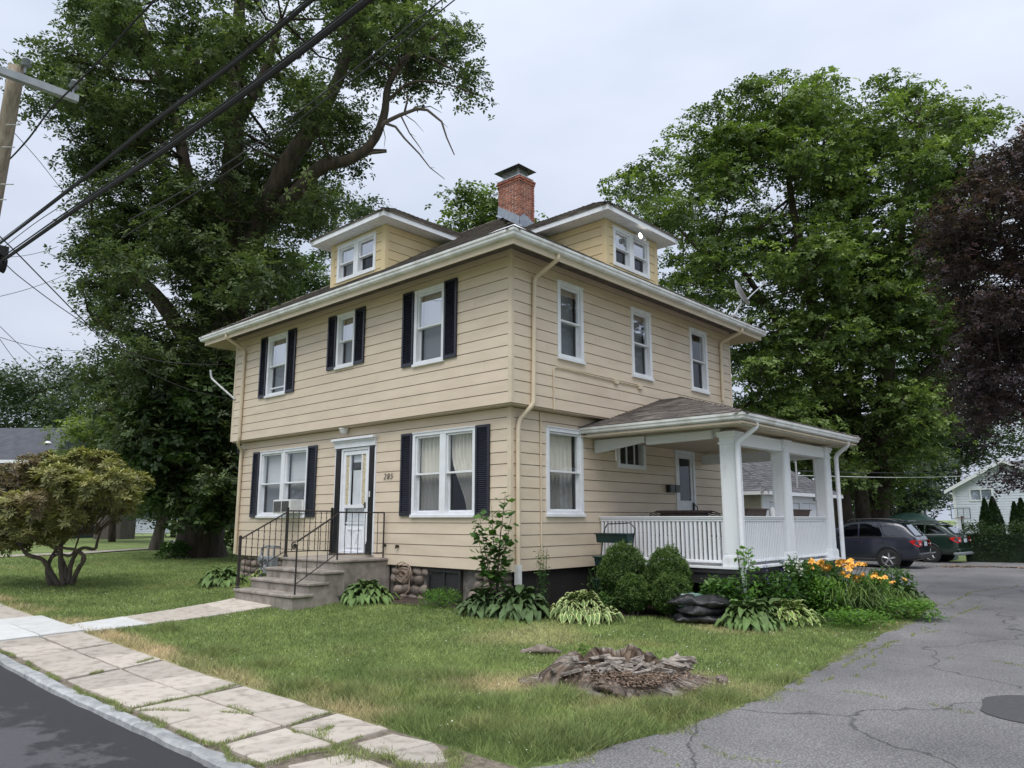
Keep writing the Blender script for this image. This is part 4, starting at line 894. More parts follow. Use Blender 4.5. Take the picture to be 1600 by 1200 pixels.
for (px0, py0) in ((PX - .27, PY0), (PX - .27, 4.71), (PX - .27, 6.82)):
    b = MB(); b.box((px0, py0, PZ - .01), (px0 + .27, py0 + .27, 3.24)); b.box((px0 - .03, py0 - .03, PZ - .01), (px0 + .30, py0 + .30, PZ + .14)); b.box((px0 - .018, py0 - .018, PZ + .14), (px0 + .288, py0 + .288, PZ + .17))
    b.box((px0 - .02, py0 - .02, 3.02), (px0 + .29, py0 + .29, 3.06)); b.box((px0 - .025, py0 - .025, 3.14), (px0 + .295, py0 + .295, 3.19)); b.box((px0 - .045, py0 - .045, 3.19), (px0 + .315, py0 + .315, 3.24))
    for k in (0, 1):
        b.box((px0 + .02 + k * .19, py0 - .008, PZ + .2), (px0 + .06 + k * .19, py0, 3.0)); b.box((px0 + .27, py0 + .02 + k * .19, PZ + .2), (px0 + .278, py0 + .06 + k * .19, 3.0))
    b.build('porch_post', 'white_old', house, bevel=.005)
b = MB(); b.box((-SI + .02, PY0 + .04, 3.18), (PX - .27, PY0 + .20, 3.30)); b.box((PX - .20, PY0 + .27, 3.02), (PX - .03, 4.71, 3.24)); b.box((PX - .20, 4.98, 3.02), (PX - .03, 6.82, 3.24)); b.box((-SI + .02, PY1 - .2, 3.02), (PX - .27, PY1 - .04, 3.24)); b.build('porch_beam', 'white_old', house)
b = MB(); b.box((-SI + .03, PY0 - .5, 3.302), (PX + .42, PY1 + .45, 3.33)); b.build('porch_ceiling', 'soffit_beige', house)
gx, gy0, gy1 = 3.19, 2.10, 7.64
gp = [(0, 3.47), (-.004, 3.43), (-.02, 3.415), (-.024, 3.38), (-.045, 3.36), (-.11, 3.355), (-.11, 3.46), (-.10, 3.46), (-.10, 3.37), (-.05, 3.37), (-.03, 3.39), (-.012, 3.44), (-.012, 3.47)]
eave_ring(gp, -SI + .032, gx, gy0, gy1, 'gutter', 'gutter', house, sides=(0, 1, 2))
eave_ring([(-.111, 3.29), (-.135, 3.29), (-.135, 3.45), (-.111, 3.45)], -SI + .032, gx, gy0, gy1, 'fascia', 'gutter', house, sides=(0, 1, 2))
ms = .31; rx1, ry0, ry1 = gx - .03, gy0 + .03, gy1 - .03; hw = (ry1 - ry0) / 2; zr = 3.485; zpk = zr + ms * hw; px_ = rx1 - hw
pr = MB(); v = [(-SI + .03, ry0, zr), (rx1, ry0, zr), (rx1, ry1, zr), (-SI + .03, ry1, zr), (px_, (ry0 + ry1) / 2, zpk), (-SI + .03, (ry0 + ry1) / 2, zpk)]
pr.add(v, [(0, 1, 4, 5), (1, 2, 4), (2, 3, 5, 4)]); pr.add([(a, c, d - .03) for a, c, d in v[:4]], [(0, 1, 2, 3)])
for i, j in ((0, 1), (1, 2), (2, 3)): pr.add([v[i], v[j], (v[j][0], v[j][1], v[j][2] - .03), (v[i][0], v[i][1], v[i][2] - .03)], [(0, 1, 2, 3)])
proof = pr.build('porch_roof', 'shingle', house, recalc=False)
shingles(proof, v[0], (1, 0, 0), (0, 1, ms), None, 0, int(hw * math.sqrt(1 + ms * ms) / .135), lambda s: (0, rx1 + SI - .03 - s / math.sqrt(1 + ms * ms)), expo=.135, tab=.3)
shingles(proof, v[1], (0, 1, 0), (-1, 0, ms), None, 0, int(hw * math.sqrt(1 + ms * ms) / .135), lambda s: (s / math.sqrt(1 + ms * ms), ry1 - ry0 - s / math.sqrt(1 + ms * ms)), expo=.135, tab=.3)
hipcaps(proof, v[1], v[4]); hipcaps(proof, v[2], v[4])
ds4 = atp(1181, 660, 0, 3.10)
pipe('downspout', [(3.10, ds4.y, 3.37), (3.10, ds4.y, 3.28), (2.80, 2.62, 3.03), (2.80, 2.60, .3)], .045, 'white')
ds5 = atp(1324, 692, 0, 3.10)
pipe('downspout', [(3.10, ds5.y, 3.37), (3.10, ds5.y, 3.28), (2.80, 7.22, 3.08), (2.80, 7.20, .2)], .045, 'white')
# railings
bal = mesh_only(MB().box((-.02, -.02, 0), (.02, .02, .70)), 'baluster', 'white_old')
def railing(p, q, n, bw_=1.):
    p, q = Vector(p), Vector(q); d = q - p; ln = d.length; d.normalize(); s = Vector((-d.y, d.x, 0))
    b = MB(); F = lambda a, w, z: p + d * a + s * w + Vector((0, 0, z))
    b.box((0, -.045, 1.745), (ln, .045, 1.775), 0, F); b.box((0, -.06, 1.775), (ln, .06, 1.80), 0, F); b.box((0, -.032, 1.71), (ln, .032, 1.745), 0, F); b.box((0, -.03, 1.01), (ln, .03, 1.055), 0, F)
    r = b.build('porch_railing', 'white_old', house, bevel=.006)
    for k in range(n):
        a = ln * (k + .5) / n; sc = random.uniform(.95, 1.05)
        inst(bal, r, Matrix.Translation(F(a, 0, 1.04) - WL[r]) @ Matrix.Rotation(math.atan2(d.y, d.x) + random.uniform(-.04, .04), 4, 'Z') @ Matrix.Diagonal((bw_ * sc, 1, .98, 1)), 'baluster')
railing((-SI + .04, 2.76, 0), (PX - .28, 2.76, 0), 30, 1.1)
railing((PX - .12, 2.94, 0), (PX - .12, 4.70, 0), 25); railing((PX - .12, 4.99, 0), (PX - .12, 6.81, 0), 26)
railing((-SI + .04, PY1 - .12, 0), (PX - .28, PY1 - .12, 0), 28)
# rolled blinds
def blindroll(x0, x1, za, zb, ha, hb, name='porch_blind', label=None):
    b = MB(); y = 2.60; vs = []
    pr_ = [(0, 0), (.03, 0), (.05, -.02), (.05, -.9), (.03, -1), (-.01, -1), (-.03, -.9), (-.03, -.05)]
    for x, z, h in ((x0, za, ha), (x1, zb, hb)):
        vs += [Vector((x, y - a, z + c * h)) for a, c in pr_]
    n = len(pr_); b.add(vs, [tuple(range(n))[::-1], tuple(range(n, 2 * n))] + [(i, (i + 1) % n, (i + 1) % n + n, i + n) for i in range(n)])
    return b.build(name, 'blind', None, label, 'blind', 'roll up blinds under the porch eave')
k1 = blindroll(-.14, 1.0, 3.27, 3.27, .26, .115, label='white roll up porch blind hanging lopsided, next to the wall')
blindroll(1.04, 2.36, 3.25, 3.27, .15, .15, label='white roll up porch blind hanging level, beside the corner post')
b = MB(); b.tube([(.34, 2.58, 3.08), (.345, 2.58, 2.85)], .008, 5); b.build('pull_cord', 'plastic_white', k1)

# ------------------------------------------------------------------ front steps and railings
st = empty('front_steps', (-4.4, -1, .3), 'worn brown concrete front steps with a landing at the white door', 'steps')
for i, (x0, x1, yf, z) in enumerate(((-5.45, -3.48, -1.02, 1.0), (-5.42, -3.32, -1.38, .815), (-5.42, -3.32, -1.70, .63), (-5.42, -3.32, -2.02, .445))):
    yb_ = SI + .05 if i == 0 else yf + .45
    b = MB(); b.box((x0 + .03 + .004 * i, yf + .03, 0), (x1 - .03 - .004 * i, yb_ if i == 0 else -.9, z - .055 - .002 * i)); o = b.build('riser', 'concrete_step', st, bevel=.01)
    b = MB(); b.box((x0, yf, z - .055), (x1, yb_, z)); b.build('tread', 'concrete_step', st, bevel=.014)
def railing_iron(name, label, pts, n=(), r=.016, twist=False, scroll=False, group='black iron step railings'):
    root = empty(name, (pts[0][0], pts[0][1], pts[0][2]), label, 'railing', group)
    return root
def rail_run(root, p, q, H, nb, low=.10, post=(True, True), rr=.018, prof='bar'):
    p, q = Vector(p), Vector(q); U = Vector((0, 0, 1)); b = MB()
    b.tube([p + U * H, q + U * H], rr * .9, 6); b.tube([p + U * low, q + U * low], rr * .55, 5); b.build('hand_rail', 'iron', root)
    for k in range(nb):
        t = (k + 1) / (nb + 1); a = p.lerp(q, t); bb = MB()
        if prof == 'twist':
            pts = [a + U * (low + (H - low) * j / 18) + Vector((math.sin(j * 2.1) * .003, math.cos(j * 2.1) * .003, 0)) for j in range(19)]
            bb.tube(pts, [.0065 + .0045 * (j % 2) for j in range(19)], 5)
        else: bb.tube([a + U * low, a + U * H], .0075, 5)
        bb.build('baluster', 'iron', root)
lr = railing_iron('step_railing', 'black iron railing with twisted balusters on the left side of the front steps', [(-5.36, -1, 1)])
rail_run(lr, (-5.37, .12, 1.0), (-5.37, -.95, 1.0), .92, 7, prof='twist'); rail_run(lr, (-5.37, -.95, 1.0), (-5.35, -1.96, .47), .90, 7, prof='twist', low=.12)
for x, y, z in ((-5.37, .12, 1.0), (-5.37, -.95, 1.0), (-5.35, -1.96, .445)):
    b = MB(); b.box((x - .022, y - .022, z), (x + .022, y + .022, z + .97)); b.lathe([(.001, .03), (.03, .02), (.03, 0)], (x, y, z + .97), n=8); b.lathe([(.045, 0), (.045, .02), (.03, .05), (.02, .05)], (x, y, z), n=8); b.build('post', 'iron', lr)
rr_ = railing_iron('step_railing', 'plain black iron railing ending in a scroll on the right side of the front steps', [(-3.55, -1, 1)])
rail_run(rr_, (-3.56, .12, 1.0), (-3.56, -.95, 1.0), .88, 6); rail_run(rr_, (-3.56, -.95, 1.0), (-3.42, -1.90, .5), .86, 3, low=.12)
b = MB(); sp = [Vector((-3.42, -1.90 - .02 + .075 * math.cos(t) * (1 - t / 12) - .03, 1.36 - .07 + .075 * math.sin(t) * (1 - t / 12))) for t in np.linspace(1.2, 8.5, 26)]; b.tube(sp, .013, 6); b.lathe([(.001, .012), (.03, .01), (.03, -.01), (.001, -.012)], (-3.42, -1.95, 1.29), 'x', 10); b.build('scroll', 'iron', rr_)
for x, y, z, h in ((-3.56, .12, 1.0, .88), (-3.56, -.95, 1.0, .88), (-3.42, -1.90, .445, .86)):
    b = MB(); b.tube([(x, y, z), (x, y, z + h)], .016, 7); b.build('post', 'iron', rr_)

# ------------------------------------------------------------------ fittings hung on the house
ac = empty('air_conditioner', (-6.9, .1, 2.0), 'white window air conditioner in the lower left window behind the railing', 'air conditioner')
b = MB(); b.box((-7.33, -.17, 1.885), (-6.60, .20, 2.19)); b.build('case', 'plastic_white', ac, bevel=.012)
b = MB(); b.box((-7.28, -.182, 1.92), (-6.98, -.171, 2.155)); b.build('vent_grille', 'ac_grille', ac)
b = MB()
for k in range(10): b.box((-6.93 + k * .03, -.182, 1.92), (-6.918 + k * .03, -.171, 2.155))
b.build('louvre', 'ac_grille', ac)
b = MB(); b.box((-6.60, .14, 1.885), (-6.55, .17, 2.19)); b.build('side_panel', 'plastic_white', ac)
for k, (u, l_) in enumerate(((5.22, 'left one of two black mailboxes beside the porch door'), (5.44, 'right one of two black mailboxes, nearest the porch door'))):
    b = MB(); b.box((-SI + .03, u, 2.33), (-SI + .14, u + .19, 2.47)); b.prism([(-SI + .03, u, 2.47), (-SI + .03, u + .19, 2.47), (-SI + .155, u + .19, 2.465), (-SI + .155, u, 2.465)], (0, 0, .03)); b.box((-SI + .14, u + .03, 2.36), (-SI + .146, u + .16, 2.42))
    b.build('mailbox', 'black_paint', None, l_, 'mailbox', 'mailboxes by the porch door', bevel=.01)
# satellite dish on the roof edge
di = empty('satellite_dish', (.6, 7.2, 6.5), 'grey satellite dish on a bent mast at the right roof edge', 'satellite dish')
m0 = atp(1146, 494, 0, .6); m1 = atp(1158, 475, 0, .6)
dc = atp(1158, 458, 0, .6); b = MB(); b.tube([m0, m0.lerp(m1, .6) + Vector((0, .0, .02)), m1, m1 + Vector((0, 0, .12))], .028, 8); b.box(tuple(m0 - Vector((.08, .08, .03))), tuple(m0 + Vector((.08, .08, .02)))); b.build('mast', 'galv', di, smooth=True)
nrm = (CR * .75 + Vector((0, 0, .42)) - CF * .25).normalized(); q = nrm.to_track_quat('Z', 'Y').to_matrix(); prof_ = [(.001, -.05), (.12, -.045), (.24, -.02), (.36, .03), (.37, .035), (.36, .02), (.24, -.032), (.12, -.058), (.001, -.064)]
b = MB(); b.lathe(prof_, (0, 0, 0), n=28); b.v = [tuple(dc + q @ Vector((v[0] * .82, v[1], v[2]))) for v in b.v]; b.build('reflector', 'galv', di, smooth=True)
fe = atp(1194, 443, 0, .6); b = MB(); b.tube([dc - Vector((0, 0, .3)), m1.lerp(fe, .5), fe], .016, 6); b.box(tuple(fe - Vector((.04, .07, .04))), tuple(fe + Vector((.04, .04, .06)))); b.build('feed_arm', 'galv', di)
# gas meter left of the steps
me_ = empty('gas_meter', (-8.0, -.05, .5), 'grey gas meter with pipes against the wall left of the steps', 'gas meter')
b = MB(); b.box((-7.55, -.22, .52), (-7.2, -.02, .92)); b.lathe([(.1, -.02), (.1, .0), (.08, .02)], (-7.37, -.24, .76), 'y', 14); b.build('meter_body', 'meter', me_, bevel=.03)
b = MB()
for x in (-7.5, -7.25): b.tube([(x, -.12, .9), (x, -.12, 1.12), (x - .14, -.12, 1.14), (x - .14, .1, 1.12)], .025, 7)
b.tube([(-7.8, -.12, .3), (-7.8, -.12, 1.1), (-7.5, -.12, 1.14)], .025, 7); b.lathe([(.001, .05), (.07, .04), (.09, 0), (.07, -.04), (.001, -.05)], (-7.8, -.14, .85), 'y', 12); b.build('pipework', 'meter', me_, smooth=True)
# coiled hose on the cobbles
b = MB()
for k in range(9):
    cx_, cz_ = -2.78 + random.uniform(-.06, .06), .78 + random.uniform(-.1, .08); ra = random.uniform(.09, .17)
    b.tube([(cx_ + ra * math.cos(t) + .02 * math.sin(3 * t + k), SI - .14 - .012 * k + .02 * math.sin(t * 2), cz_ + ra * .8 * math.sin(t)) for t in np.linspace(0, 6.2, 18)], .009, 5)
b.tube([(-2.65, .05, .7), (-2.6, .0, .45), (-2.7, -.1, .3), (-2.95, -.15, .26), (-3.3, -.3, .3)], .009, 5)
b.build('garden_hose', 'hose', None, 'tangled tan cord hung on the cobble foundation beside the basement window', 'cord')
# two tier planter stand against the porch rail
pl = empty('planter_stand', (.45, 2.3, .2), 'green two tier plastic planter stand leaning at the porch balusters', 'planter stand')
b = MB(); r_ = .012
for x in (.10, .78): b.tube([(x - .06, 2.28, .22), (x - .04, 2.36, .8), (x, 2.44, 1.40), (x + .03, 2.46, 1.58)], r_, 6); b.tube([(x - .04, 2.12, .22), (x - .04, 2.38, .9)], r_, 6)
b.tube([(.13, 2.46, 1.58), (.2, 2.46, 1.66), (.7, 2.46, 1.68), (.81, 2.46, 1.58)], r_, 6); b.build('stand_frame', 'black_paint', pl)
for z, y in ((1.32, 2.34), (.90, 2.28), (.5, 2.2)):
    b = MB(); b.prism([(.08, y - .12, z + .17), (.08, y - .08, z), (.08, y + .08, z), (.08, y + .12, z + .17)], (.70, 0, 0)); b.box((.06, y - .14, z + .15), (.80, y + .14, z + .175)); b.build('trough', 'planter_green', pl, bevel=.006)
# on the porch: table, two chairs, window boxes
tb = empty('porch_table', (.8, 4.3, 1), 'brown table on the porch behind the front balusters', 'table')
b = MB(); b.box((.36, 3.9, 1.87), (1.18, 4.7, 1.92)); b.box((.42, 3.96, 1.76), (1.12, 4.64, 1.87)); b.build('tabletop', 'planter_brown', tb, bevel=.008)
for x in (.44, 1.06):
    for y in (3.98, 4.58): b = MB(); b.box((x, y, PZ), (x + .05, y + .05, 1.76)); b.build('leg', 'planter_brown', tb)
for x, l_ in ((.02, 'black wire chair left of the brown porch table'), (1.30, 'black wire chair right of the brown porch table')):
    c_ = empty('porch_chair', (x + .2, 4.2, 1), l_, 'chair', 'wire chairs on the porch')
    b = MB()
    for k, s in enumerate((1, .8, .6)): b.tube([(x + .2 - .21 * s, 4.15, 1.45), (x + .2 - .2 * s, 4.13, 1.72), (x + .2 - .12 * s, 4.12, 1.86 - .03 * k), (x + .2, 4.12, 1.90 - .04 * k), (x + .2 + .12 * s, 4.12, 1.86 - .03 * k), (x + .2 + .2 * s, 4.13, 1.72), (x + .2 + .21 * s, 4.15, 1.45)], .011, 6)
    b.build('backrest', 'black_paint', c_); b = MB(); b.box((x, 4.15, 1.41), (x + .4, 4.55, 1.44)); b.build('seat', 'black_paint', c_)
    for a in (.02, .36):
        for y in (4.17, 4.5): b = MB(); b.tube([(x + a, y, PZ), (x + a, y, 1.41)], .012, 6); b.build('leg', 'black_paint', c_)
for y, ln, l_ in ((3.40, .80, 'brown window box planter on the side rail between the first two posts'), (5.28, .95, 'brown window box planter on the side rail between the last two posts')):
    b = MB(); b.prism([(2.34, y, 1.93), (2.38, y, 1.79), (2.52, y, 1.79), (2.56, y, 1.93)], (0, ln, 0)); b.box((2.32, y - .02, 1.915), (2.35, y + ln + .02, 1.94)); b.box((2.55, y - .02, 1.915), (2.58, y + ln + .02, 1.94)); b.box((2.35, y, 1.90), (2.55, y + ln, 1.91))
    b.build('window_box', 'planter_brown', None, l_, 'planter', 'window boxes on the porch rail', bevel=.004)
b = MB(); b.lathe([(.001, 0), (.05, 0), (.06, .04), (.05, .14), (.02, .17), (.001, .17)], (2.55, 4.42, 1.80), n=12); b.build('porch_lantern', 'plastic_white', None, 'small white lantern on the side porch rail beside the middle post', 'lantern', smooth=True)

# ------------------------------------------------------------------ mulch bags
def bag(c, L_, Wd, H, rz, seed, label, printed=False):
    b = MB(); nu, nv = 26, 14; c = Vector(c); vs = []
    for i in range(nu + 1):
        for j in range(2 * nv):
            u = i / nu * 2 - 1; t = 2 * math.pi * j / (2 * nv)
            e = (1 - abs(u) ** 3.) ** .6 * .93 + .07
            y = math.cos(t) * Wd / 2 * (.90 + .1 * e); z = math.sin(t); z = math.copysign(abs(z) ** .8, z) * H / 2 * e
            x = u * L_ / 2 * (1 - .04 * abs(math.cos(t)))
            n_ = noise.noise(Vector((x * 3.2, y * 3.2, z * 4 + seed * 9))) * .06 + noise.noise(Vector((x * 11, y * 8, z * 9 + seed * 5))) * .035 + abs(noise.noise(Vector((x * 22, y * 14, seed * 3)))) * .014
            v = Vector((x, y + n_ * .6, z + n_ * (1 if z > 0 else .3))); v.rotate(Matrix.Rotation(rz, 3, 'Z')); vs.append(c + v)
    n2 = 2 * nv; fs = [(i * n2 + j, i * n2 + (j + 1) % n2, (i + 1) * n2 + (j + 1) % n2, (i + 1) * n2 + j) for i in range(nu) for j in range(n2)] + [tuple(range(n2)), tuple(nu * n2 + j for j in range(n2))]
    k0 = len(b.f); b.add(vs, fs)
    if printed: b.m = [1 if (4 < k // n2 < 14 and (2 < k % n2 < 9 or 15 < k % n2 < 21)) else 0 for k in range(len(b.f))]
    return b.build('mulch_bag', ['black_bag', 'bag_print'], None, label, 'bag', 'bags of mulch stacked on the lawn', smooth='full', recalc=True)
bc = GY(1097, 1.88)
bag((bc.x - .02, bc.y + .15, g(bc.x, bc.y) + .075), 1.08, .58, .18, .62, 1, 'bottom black plastic bag of the stacked mulch bags')
bag((bc.x + .0, bc.y + .18, g(bc.x, bc.y) + .195), 1.0, .56, .2, 1.0, 2, 'middle black plastic bag of the stacked mulch bags')
bag((bc.x - .10, bc.y + .10, g(bc.x, bc.y) + .33), .98, .58, .23, .30, 3, 'topmost mulch bag with white and green print showing', True)

# ------------------------------------------------------------------ rotten stump
def stump():
    c = Vector((3.80, -2.46, 0)); Rh = Vector((.735, .678, 0)); Fh = Vector((-.678, .735, 0)); nt_, nr = 300, 90; b = MB(); vs = []; gr_ = []; rot = []
    def H0(cu, cv):
        back = np.interp(cu, [-1, -.86, -.72, -.60, -.5, -.3, 0, .35, .6, .85, 1], [.17, .24, .25, .13, .24, .29, .27, .29, .26, .16, .08])
        front = np.interp(cu, [-1, -.8, -.62, -.45, 0, .35, .6, .85, 1], [.18, .23, .17, .06, .03, .03, .12, .14, .08]); t = sst((cv + .25) / .5); return front + (back - front) * t
    for i in range(nr + 1):
        for j in range(nt_):
            r = i / nr * 1.25; th = 2 * math.pi * j / nt_; cu, cv = math.cos(th), math.sin(th); rightf = sst((cu - .2) / .6); V3 = lambda a, q: noise.noise(Vector((cu * a, cv * a, q)))
            rim = .74 + .07 * V3(2, 3) + .05 * V3(6, 1); H = H0(cu, cv) * (1 + .10 * V3(5, 7)) + .018 * V3(16, 2)
            if r < rim:
                q = r / rim; s_ = sst((q - .55) / .38); z = .10 + (H - .10) * s_ + .10 * (noise.noise(Vector((q * 5 * cu, q * 5 * cv, 1))) + .5 * noise.noise(Vector((q * 14 * cu, q * 14 * cv, 4)))) * (1 - .6 * s_)
                z -= .05 * math.exp(-((q - .62) / .1) ** 2) * (cv > -.2)
            else:
                q = (r - rim) / (.97 - rim + .12 * rightf); z = H * max(0, 1 - q) ** (.42 + .75 * rightf)
            strk = abs(V3(15, r * .8)) * 1.0 + abs(V3(34, r * 1.2)) * .6; z += -(.045 * strk) * min(1, max(z, 0) * 7) + .008 * V3(60, r * 9)
            rr = r * (1 + .10 * V3(3, 11) - .07 * abs(V3(13, z * 1.5)) + .02 * V3(40, 3))
            p = c + Rh * (rr * cu * (.84 + .06 * rightf)) + Fh * (rr * cv * .52)
            p.z = g(p.x, p.y) + max(z, -.03) - (.06 if i >= nr - 1 else 0); vs.append(p); rot.append(float(np.clip((rim * .97 - r) / .12, 0, 1)) * (1 - .6 * sst((-cv - .3) / .5))); gr_.append((th * 5.5, r * .9 + z * 1.5, 0) if r > rim * .8 else (cu * 6 * r, cv * 6 * r, 9))
    b.add(vs, [(i * nt_ + j, i * nt_ + (j + 1) % nt_, (i + 1) * nt_ + (j + 1) % nt_, (i + 1) * nt_ + j) for i in range(nr) for j in range(nt_)])
    s = b.build('tree_stump', 'wood_old', None, 'rotten grey tree stump with a hollow centre on the front lawn', 'stump', smooth='full')
    at_ = s.data.attributes.new('grain', 'FLOAT_VECTOR', 'POINT'); at_.data.foreach_set('vector', np.array(gr_, dtype=np.float32).ravel())
    ar_ = s.data.attributes.new('rot', 'FLOAT', 'POINT'); ar_.data.foreach_set('value', np.array(rot, dtype=np.float32))
    m = bpy.data.materials.new('rotten_wood'); m.use_nodes = True; t = m.node_tree; l = t.links; pb = t.nodes['Principled BSDF']; pb.inputs['Roughness'].default_value = .95; pb.inputs['Specular IOR Level'].default_value = .2
    av = nd(t, 'ShaderNodeAttribute'); av.attribute_name = 'grain'; n1 = nd(t, 'ShaderNodeTexNoise', Scale=2.6, Detail=9., Roughness=.7); l.new(av.outputs['Vector'], n1.inputs['Vector'])
    r1 = nd(t, 'ShaderNodeValToRGB'); e = r1.color_ramp.elements; e[0].position = .38; e[1].position = .62; e[0].color = (.05, .042, .036, 1); e[1].color = (.46, .43, .39, 1); k = e.new(.47); k.color = (.21, .185, .165, 1); l.new(n1.outputs[0], r1.inputs[0])
    tc3 = nd(t, 'ShaderNodeTexCoord'); n2 = nd(t, 'ShaderNodeTexNoise', Scale=3.5, Detail=4.); l.new(tc3.outputs['Object'], n2.inputs['Vector']); r2 = nd(t, 'ShaderNodeValToRGB'); e = r2.color_ramp.elements; e[0].position = .4; e[1].position = .62; e[0].color = (.45, .38, .33, 1); e[1].color = (1.1, 1.08, 1.05, 1); l.new(n2.outputs[0], r2.inputs[0])
    mm = nd(t, 'ShaderNodeMix', data_type='RGBA', blend_type='MULTIPLY'); mm.inputs[0].default_value = 1; l.new(r1.outputs[0], mm.inputs[6]); l.new(r2.outputs[0], mm.inputs[7])
    a3 = nd(t, 'ShaderNodeAttribute'); a3.attribute_name = 'rot'; m4 = nd(t, 'ShaderNodeMix', data_type='RGBA', blend_type='MULTIPLY'); l.new(a3.outputs['Fac'], m4.inputs[0]); l.new(mm.outputs[2], m4.inputs[6]); m4.inputs[7].default_value = (.55, .46, .38, 1); l.new(m4.outputs[2], pb.inputs['Base Color'])
    bq = nd(t, 'ShaderNodeBump', Strength=1., Distance=.03); l.new(n1.outputs[0], bq.inputs['Height']); l.new(bq.outputs[0], pb.inputs['Normal']); s.data.materials[0] = m; M['rotten'] = m
    # loose slabs of bark and roots
    for (px, py, L_, a, hgt) in ((845, 1014, .52, .75, .05), (950, 1076, .42, -.15, .08), (1128, 1060, .12, .3, .03)):
        q = G(px, py + 6); b = MB(); n = 12; P = []
        for k in range(n + 1):
            t = k / n - .5; P.append(Vector((q.x + math.cos(a) * L_ * t, q.y + math.sin(a) * L_ * t, g(q.x, q.y) + hgt * (1 - (2 * t) ** 2) * .8 + .02 * noise.noise(Vector((k, px, 0))))))
        b.tube(P, [.012 + .032 * math.sin(math.pi * (k + .4) / (n + .8)) * (1 + .3 * noise.noise(Vector((k * .9, py, 1)))) for k in range(n + 1)], 9, sx=2.2, wob=1.1)
        b.build('root_piece', 'wood_old', s, smooth='full')
    # splintered slabs of wood standing in and around the hollow
    sp = MB()
    for k in range(46):
        u_, v_ = max(-.7, min(.72, random.gauss(.0, .40))), max(-.36, min(.26, random.gauss(-.02, .20))); q = Vector((3.80, -2.46, 0)) + Rh * u_ + Fh * v_; L_ = random.uniform(.10, .34); W_2 = random.uniform(.015, .05); h_ = random.uniform(.01, .03); zb_ = g(q.x, q.y) + max(.05, .16 - abs(v_) * .1) + random.uniform(-.02, .05)
        rm = Matrix.Translation((q.x, q.y, zb_)) @ Matrix.Rotation(random.gauss(.75, .7), 4, 'Z') @ Matrix.Rotation(random.gauss(0, .35), 4, 'Y') @ Matrix.Rotation(random.gauss(0, .6), 4, 'X')
        P8 = [Vector((sx * L_ / 2 * random.uniform(.6, 1.1), sy * W_2 * random.uniform(.4, 1.2), sz * h_ * random.uniform(.4, 1.2))) for sx in (-1, 1) for sy in (-1, 1) for sz in (-1, 1)]
        sp.add([rm @ p_ for p_ in P8], [(0, 1, 3, 2), (4, 6, 7, 5), (0, 4, 5, 1), (2, 3, 7, 6), (0, 2, 6, 4), (1, 5, 7, 3)])
    sp.build('splinters', 'splinter', s, kind='stuff')
    # sprouting weed and chips
    n = 2000; u = rng.normal(.12, .30, n); v = rng.normal(-.42, .17, n); C = np.stack([3.84 + .735 * u - .678 * v, -2.44 + .678 * u + .735 * v], 1)
    z = gnp(C[:, 0], C[:, 1]) + .05 + np.maximum(0, .09 - .1 * np.abs(v + .3)); P = np.concatenate([C, z[:, None]], 1)
    soup('wood_chips', leaf_quads(P, .038, up=1.5, aspect=.45), 4, 'chips', kind='stuff')
    return s
stump_o = stump()

